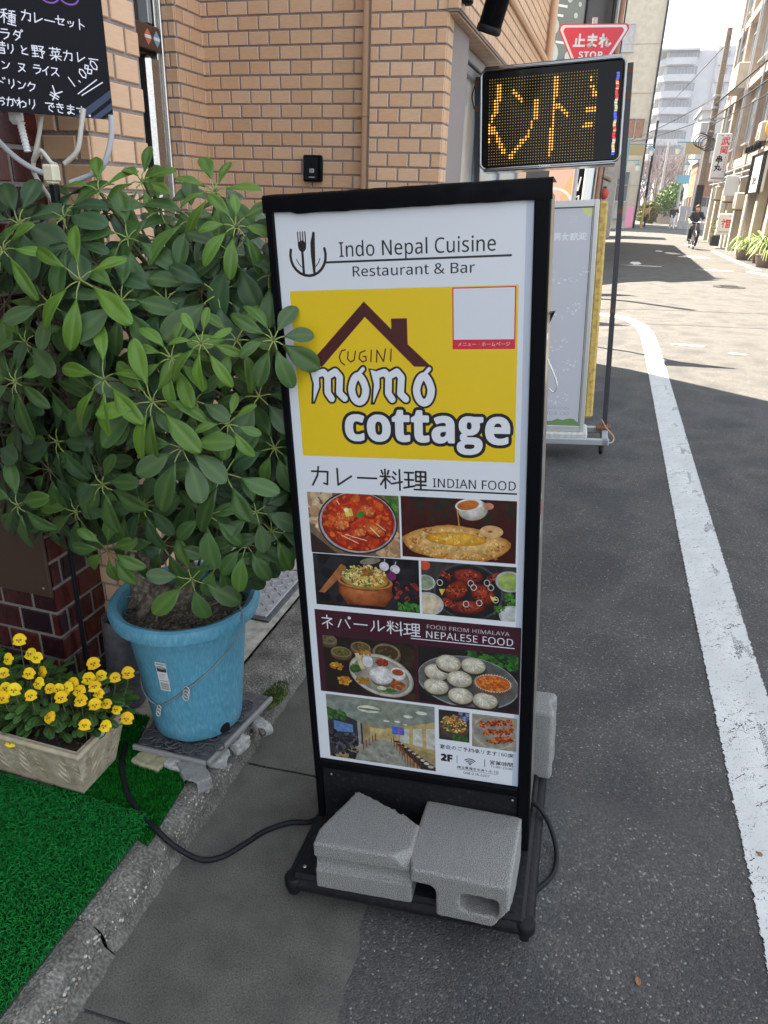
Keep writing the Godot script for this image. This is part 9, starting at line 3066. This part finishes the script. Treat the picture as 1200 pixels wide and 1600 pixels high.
# bones: [a, b, radius a, radius b]; region colours by height are separate parts over the body
func body(mb: MB, bones: Array, cell: float, grow := 0.0, blend := 0.035) -> void:
	var lo := Vector3(9, 9, 9)
	var hi := -lo
	for b in bones:
		var r := maxf(b[2], b[3]) + grow + cell * 2.0
		lo = lo.min(b[0] - Vector3.ONE * r).min(b[1] - Vector3.ONE * r)
		hi = hi.max(b[0] + Vector3.ONE * r).max(b[1] + Vector3.ONE * r)
	var nx := int(ceil((hi.x - lo.x) / cell)) + 1
	var ny := int(ceil((hi.y - lo.y) / cell)) + 1
	var nz := int(ceil((hi.z - lo.z) / cell)) + 1
	var val := PackedFloat32Array()
	val.resize(nx * ny * nz)
	val.fill(9.0)
	for b in bones:                 # each bone touches only the cells near it
		var r := Vector3.ONE * (maxf(b[2], b[3]) + grow + 0.06 + cell * 2.0)
		var p0: Vector3 = (b[0].min(b[1]) - r - lo) / cell
		var p1: Vector3 = (b[0].max(b[1]) + r - lo) / cell
		for z in range(maxi(0, int(p0.z)), mini(nz, int(p1.z) + 1)):
			for y in range(maxi(0, int(p0.y)), mini(ny, int(p1.y) + 1)):
				for x in range(maxi(0, int(p0.x)), mini(nx, int(p1.x) + 1)):
					var i := x + (y + z * ny) * nx
					val[i] = smin(val[i], capsule(lo + Vector3(x, y, z) * cell, b[0], b[1], b[2], b[3]) - grow, blend)
	mesh_field(mb, val, lo, cell, nx, ny, nz)

func limbs(pts: Array) -> Array:
	var out := []
	for i in pts.size() - 1:
		out.append([pts[i][0], pts[i + 1][0], pts[i][1], pts[i + 1][1]])
	return out

func hand_bones(wrist: Vector3, dir: Vector3, side: Vector3) -> Array:
	var out := [[wrist, wrist + dir * 0.07, 0.026, 0.034]]
	for k in 4:
		var b := wrist + dir * 0.075 + side * (-0.026 + 0.0175 * k)
		var l: float = [0.05, 0.062, 0.066, 0.056][k]
		out.append([b, b + dir * l * 0.6 - Vector3(0, 0.01, 0), 0.009, 0.0085])
		out.append([b + dir * l * 0.6 - Vector3(0, 0.01, 0), b + dir * l * 0.8 - Vector3(0, 0.034, 0), 0.0085, 0.0075])
	out.append([wrist + dir * 0.025 - side * 0.026, wrist + dir * 0.06 - side * 0.058 - Vector3(0, 0.012, 0), 0.011, 0.009])
	return out

func person(label: String, at: Vector3, turn: float, j: Dictionary, top: Material, low: Material, long_sleeve := false) -> Node3D:
	var t := thing("person", label, "person", at, "", Basis(Vector3.UP, turn))
	var skin := []
	var hands := []
	skin.append_array([[j.neck, j.head, 0.052, 0.06], [j.head, j.head + Vector3(0, 0.09, 0.0), 0.082, 0.088], [j.head + Vector3(0, -0.03, 0.05), j.head + Vector3(0, 0.02, 0.06), 0.05, 0.055]])
	skin.append_array([[j.neck, j.chest, 0.06, 0.12], [j.chest, j.hip, 0.135, 0.13]])
	for s in ["l", "r"]:
		skin.append_array(limbs([[j["sh_" + s], 0.05], [j["el_" + s], 0.04], [j["wr_" + s], 0.028]]))
		skin.append_array([[j.chest + Vector3(0, 0.1, 0), j["sh_" + s], 0.07, 0.055]])
		skin.append_array(limbs([[j["hp_" + s], 0.085], [j["kn_" + s], 0.058], [j["an_" + s], 0.04]]))
		skin.append_array([[j["an_" + s], j["to_" + s], 0.04, 0.03]])
		var d: Vector3 = (j["wr_" + s] - j["el_" + s]).normalized()
		hands.append(hand_bones(j["wr_" + s], d, d.cross(Vector3.UP).normalized() * (1.0 if s == "l" else -1.0)))
	var m := MB.new()
	body(m, skin, 0.02)
	for hb in hands:
		body(m, hb, 0.005, 0.0, 0.006)
	lp(t, "body", m, M.skin)
	var sh := [[j.chest + Vector3(0, 0.14, 0), j.chest, 0.09, 0.125], [j.chest, j.hip, 0.14, 0.14], [j.sh_l, j.sh_r, 0.06, 0.06]]
	for s in ["l", "r"]:
		if long_sleeve:
			sh.append_array(limbs([[j["sh_" + s], 0.055], [j["el_" + s], 0.045], [j["wr_" + s], 0.036]]))
		else:
			sh.append([j["sh_" + s], j["sh_" + s].lerp(j["el_" + s], 0.85), 0.058, 0.055])
	var m2 := MB.new()
	body(m2, sh, 0.022, 0.018)
	lp(t, "top", m2, top)
	var tr := [[j.hip + Vector3(-0.06, 0, 0), j.hip + Vector3(0.06, 0, 0), 0.125, 0.125]]
	for s in ["l", "r"]:
		tr.append_array(limbs([[j["hp_" + s], 0.09], [j["kn_" + s], 0.068], [j["an_" + s] + Vector3(0, 0.05, 0), 0.06]]))
	var m3 := MB.new()
	body(m3, tr, 0.022, 0.018)
	lp(t, "trousers", m3, low)
	for s in ["l", "r"]:
		var m4 := MB.new()
		body(m4, [[j["an_" + s] - Vector3(0, 0.02, 0), j["to_" + s], 0.045, 0.038]], 0.02, 0.008)
		lp(t, "shoe", m4, j.get("shoe", M.black_rubber))
	var hr := MB.new()
	body(hr, [[j.head + Vector3(0, 0.09, -0.03), j.head + Vector3(0, 0.02, -0.06), 0.092, 0.085], [j.head + Vector3(0, 0.125, 0.03), j.head + Vector3(0, 0.1, -0.04), 0.07, 0.085], [j.head + Vector3(-0.085, 0.08, 0.0), j.head + Vector3(-0.08, -0.06, 0.0), 0.025, 0.025], [j.head + Vector3(0.085, 0.08, 0.0), j.head + Vector3(0.08, -0.06, 0.0), 0.025, 0.025]], 0.02, 0.004)
	lp(t, "hair", hr, j.get("hair", M.hair))
	# face
	var fc: Vector3 = j.head
	var eye := MB.new()
	for sx in [-0.033, 0.033]:
		eye.ball(fc + Vector3(sx, 0.05, 0.094), Vector3(0.014, 0.008, 0.006), 8, 5)
	lp(t, "eyes", eye, M.hair)
	var nose := MB.new()
	nose.tube([fc + Vector3(0, 0.05, 0.1), fc + Vector3(0, 0.01, 0.122), fc + Vector3(0, 0.0, 0.108)], [0.008, 0.013, 0.009], 6)
	lp(t, "nose", nose, M.skin)
	lp(t, "mouth", boxm(fc + Vector3(0, -0.032, 0.104), Vector3(0.045, 0.01, 0.01), 0.004), mat("lips", lin(0.4, 0.16, 0.14), 0.5))
	return t

func _people() -> void:
	# cyclist riding towards the camera
	var j := {"hip": Vector3(0, 0.92, -0.18), "chest": Vector3(0, 1.2, -0.06), "neck": Vector3(0, 1.38, -0.02), "head": Vector3(0.0, 1.47, 0.0),
		"sh_l": Vector3(0.18, 1.33, -0.03), "sh_r": Vector3(-0.18, 1.33, -0.03), "el_l": Vector3(0.29, 1.12, 0.12), "el_r": Vector3(-0.29, 1.12, 0.12), "wr_l": Vector3(0.26, 1.02, 0.34), "wr_r": Vector3(-0.26, 1.02, 0.34),
		"hp_l": Vector3(0.09, 0.9, -0.16), "hp_r": Vector3(-0.09, 0.9, -0.16), "kn_l": Vector3(0.13, 0.62, 0.16), "kn_r": Vector3(-0.14, 0.74, 0.2), "an_l": Vector3(0.13, 0.2, 0.0), "an_r": Vector3(-0.14, 0.38, 0.08), "to_l": Vector3(0.13, 0.15, 0.14), "to_r": Vector3(-0.14, 0.32, 0.21), "hair": mat("brown_hair", lin(0.09, 0.04, 0.02), 0.6)}
	var at := W(2.85, 0.055, 34.0)
	person("person in a dark blouse and trousers riding a bicycle", at, 0.06, j, M.navy_cloth, M.navy_cloth)
	var b := thing("bicycle", "city bicycle with a front basket ridden along the street", "bicycle", at, "", Basis(Vector3.UP, 0.06))
	for z in [0.52, -0.55]:
		var w := MB.new()
		var ring := []
		for k in 25:
			var a := TAU * k / 24.0
			ring.append(Vector3(0, 0.33 + cos(a) * 0.31, z + sin(a) * 0.31))
		w.tube(ring, [0.02], 8, false)
		var wn := lp(b, "wheel", w, M.black_rubber)
		var sp := MB.new()
		for k in 12:
			var a := TAU * k / 12.0
			sp.tube([Vector3(0, 0.33, z), Vector3(0, 0.33 + cos(a) * 0.3, z + sin(a) * 0.3)], [0.003], 4, false)
		sp.tube([Vector3(-0.05, 0.33, z), Vector3(0.05, 0.33, z)], [0.025], 8)
		mi("spokes", sp.mesh(), M.steel, wn)
		var fd := MB.new()
		var arc := []
		for k in 9:
			var a := -0.9 + 0.25 * k
			arc.append(Vector3(0, 0.33 + cos(a) * 0.36, z + sin(a) * 0.36))
		fd.tube(arc, [0.022], 6)
		mi("mudguard", fd.mesh(), M.grey_metal, wn)
	var fr := MB.new()
	for e in [[Vector3(0, 0.33, -0.55), Vector3(0, 0.3, -0.05)], [Vector3(0, 0.3, -0.05), Vector3(0, 0.82, -0.2)], [Vector3(0, 0.3, -0.05), Vector3(0, 0.72, 0.36)], [Vector3(0, 0.33, -0.55), Vector3(0, 0.62, -0.16)], [Vector3(-0.04, 0.33, 0.52), Vector3(-0.04, 0.72, 0.38)], [Vector3(0.04, 0.33, 0.52), Vector3(0.04, 0.72, 0.38)], [Vector3(0, 0.7, 0.39), Vector3(0, 1.0, 0.32)]]:
		fr.tube([e[0], e[1]], [0.018], 8)
	lp(b, "frame", fr, M.grey_metal)
	var hb := MB.new()
	hb.tube(smooth_path([Vector3(-0.27, 1.0, 0.34), Vector3(-0.18, 1.02, 0.42), Vector3(0, 1.0, 0.34), Vector3(0.18, 1.02, 0.42), Vector3(0.27, 1.0, 0.34)], 4), [0.013], 8)
	lp(b, "handlebar", hb, M.steel)
	lp(b, "saddle", boxm(Vector3(0, 0.84, -0.22), Vector3(0.18, 0.06, 0.26), 0.028), M.black_rubber)
	var bk := MB.new()
	for k in 6:
		var y := 0.68 + 0.05 * k
		var s := 0.13 + 0.008 * k
		bk.tube([Vector3(-s, y, 0.47), Vector3(s, y, 0.47), Vector3(s, y, 0.47 + s * 1.6), Vector3(-s, y, 0.47 + s * 1.6), Vector3(-s, y, 0.47)], [0.006], 4, false)
	for k in 9:
		var x := -0.13 + 0.0325 * k
		bk.tube([Vector3(x, 0.68, 0.68), Vector3(x * 1.3, 0.93, 0.75)], [0.005], 4, false)
	lp(b, "basket", bk, M.black_rubber)
	var pd := MB.new()
	pd.tube([Vector3(0.05, 0.3, -0.05), Vector3(0.05, 0.16, 0.02)], [0.012], 6)
	pd.tube([Vector3(-0.05, 0.3, -0.05), Vector3(-0.05, 0.42, 0.06)], [0.012], 6)
	pd.box(Vector3(0.13, 0.14, 0.04), Vector3(0.1, 0.03, 0.08))
	pd.box(Vector3(-0.13, 0.31, 0.1), Vector3(0.1, 0.03, 0.08))
	lp(b, "crank", pd, M.steel)
	# walkers further up
	var k := {"hip": Vector3(0, 0.9, 0), "chest": Vector3(0, 1.18, 0.0), "neck": Vector3(0, 1.38, 0.01), "head": Vector3(0.0, 1.47, 0.02),
		"sh_l": Vector3(0.18, 1.33, 0), "sh_r": Vector3(-0.18, 1.33, 0), "el_l": Vector3(0.27, 1.2, 0.16), "el_r": Vector3(-0.25, 1.06, -0.05), "wr_l": Vector3(0.2, 1.4, 0.24), "wr_r": Vector3(-0.24, 0.84, 0.08),
		"hp_l": Vector3(0.09, 0.88, 0), "hp_r": Vector3(-0.09, 0.88, 0), "kn_l": Vector3(0.09, 0.48, 0.1), "kn_r": Vector3(-0.09, 0.48, -0.04), "an_l": Vector3(0.09, 0.09, 0.13), "an_r": Vector3(-0.09, 0.12, -0.22), "to_l": Vector3(0.09, 0.05, 0.27), "to_r": Vector3(-0.09, 0.05, -0.1), "shoe": M.white_cloth}
	person("person in a black top and white trousers walking with one arm raised", W(3.7, 0.05, 64.0), 0.2, k, M.navy_cloth, M.white_cloth, true)
	var k2 := k.duplicate()
	k2.el_l = Vector3(0.25, 1.06, 0.04)
	k2.wr_l = Vector3(0.23, 0.84, 0.1)
	k2.shoe = M.black_rubber
	person("person in a tan coat and dark trousers walking beside the beige block", W(1.75, 0.05, 66.0), 2.6, k2, M.tan_cloth, M.navy_cloth, true)

# ------------------------------------------------------------------ far greenery
func _branch(m: MB, p: Vector3, d: Vector3, len: float, r: float, depth: int, rg: RandomNumberGenerator) -> void:
	var q := p + d * len * 0.5 + Vector3(rg.randf_range(-1, 1), rg.randf_range(-0.3, 0.6), rg.randf_range(-1, 1)) * len * 0.06
	var e := p + d * len
	m.tube([p, q, e], [r, r * 0.82, r * 0.62], 5 if depth > 2 else 3, false)
	if depth == 0:
		return
	for k in 3:
		var nd := (d + Vector3(rg.randf_range(-1, 1), rg.randf_range(-0.35, 0.75), rg.randf_range(-1, 1)) * 0.75).normalized()
		_branch(m, q.lerp(e, rg.randf_range(0.2, 1.0)), nd, len * rg.randf_range(0.55, 0.82), r * 0.58, depth - 1, rg)

func _far_green() -> void:
	var rg := RandomNumberGenerator.new()
	rg.seed = 17
	nmat("far_bark", ntex(128, 0.05, [[0.0, lin(0.12, 0.095, 0.1)], [1.0, lin(0.26, 0.21, 0.215)]], FastNoiseLite.TYPE_SIMPLEX_SMOOTH, 3, 80), 1.0, 0.9)
	var i := 0
	for e in [[3.0, 88.0, 3.0], [2.4, 104.0, 3.2], [4.6, 112.0, 3.0], [1.5, 96.0, 2.8], [5.6, 100.0, 2.6], [3.6, 130.0, 3.4]]:
		var t := thing("bare_tree", ["tall bare tree with fine pinkish twigs at the bend of the street", "bare tree behind the grey pole up the street", "bare spreading tree before the apartment tower", "bare tree closest to the beige block", "bare tree beside the brown house", "bare tree directly below the apartment tower's balconies"][i], "tree", W(e[0], 0, e[1]), "bare trees up the street")
		var m := MB.new()
		m.tube([Vector3.ZERO, Vector3(0.1, 1.2, 0), Vector3(0.0, 2.2, 0.05)], [0.22, 0.17, 0.15], 8)
		lp(t, "trunk", m, M.far_bark)
		var c := MB.new()
		for k in 4:
			_branch(c, Vector3(0, 2.1, 0), Vector3(cos(k * 1.7) * 0.5, 1.0, sin(k * 1.7) * 0.5).normalized(), e[2] * 0.8, 0.1, 5, rg)
		lp(t, "crown", c, M.far_bark)
		i += 1
	# green shrubs over the low walls
	i = 0
	for e in [[3.9, 1.9, 83.5, 1.3, 1.5], [2.3, 0.8, 92.0, 0.9, 1.2], [2.6, 1.0, 80.0, 0.6, 1.1], [5.2, 3.0, 95.0, 1.1, 1.2]]:
		var t := thing("green_shrub", ["bright green shrub spilling over the low stone wall", "olive hedge along the kerb beyond the beige block", "small yellowish hedge beside the grey pole", "bright tree top above the brown house"][i], "shrub", W(e[0], 0, e[2]))
		var m := MB.new()
		m.tube([Vector3(0, 0, 0), Vector3(0, e[1], 0)], [0.12, 0.06], 6)
		lp(t, "trunk", m, M.far_bark)
		var c := MB.new()
		_leaf_ball(c, Vector3(0, e[1], 0), Vector3(e[3], e[4], e[3]), 1100, 0.3, [[Color(0.07, 0.13, 0.016), Color(0.1, 0.18, 0.02), Color(0.035, 0.075, 0.012)], [Color(0.14, 0.15, 0.04), Color(0.22, 0.2, 0.06), Color(0.08, 0.1, 0.02)]][1 if i == 1 or i == 2 else 0])
		lp(t, "crown", c, M.small_leaf)
		i += 1
	# wooded rise closing the view
	var hill := MB.new()
	var rows := []
	for d in [240.0, 270.0, 320.0, 400.0]:
		var row := []
		for x in range(-260, 281, 20):
			row.append(W(x, (d - 240.0) * 0.085 * (0.8 + 0.4 * noise.get_noise_2d(x * 0.012, d * 0.01)) - 0.5, d))
		rows.append(row)
	hill.grid(rows)
	struct("hill", hill, nmat("hill_wood", ntex(256, 0.05, [[0.0, lin(0.08, 0.08, 0.06)], [1.0, lin(0.2, 0.17, 0.15)]], FastNoiseLite.TYPE_SIMPLEX_SMOOTH, 5, 81), 0.03, 0.95))
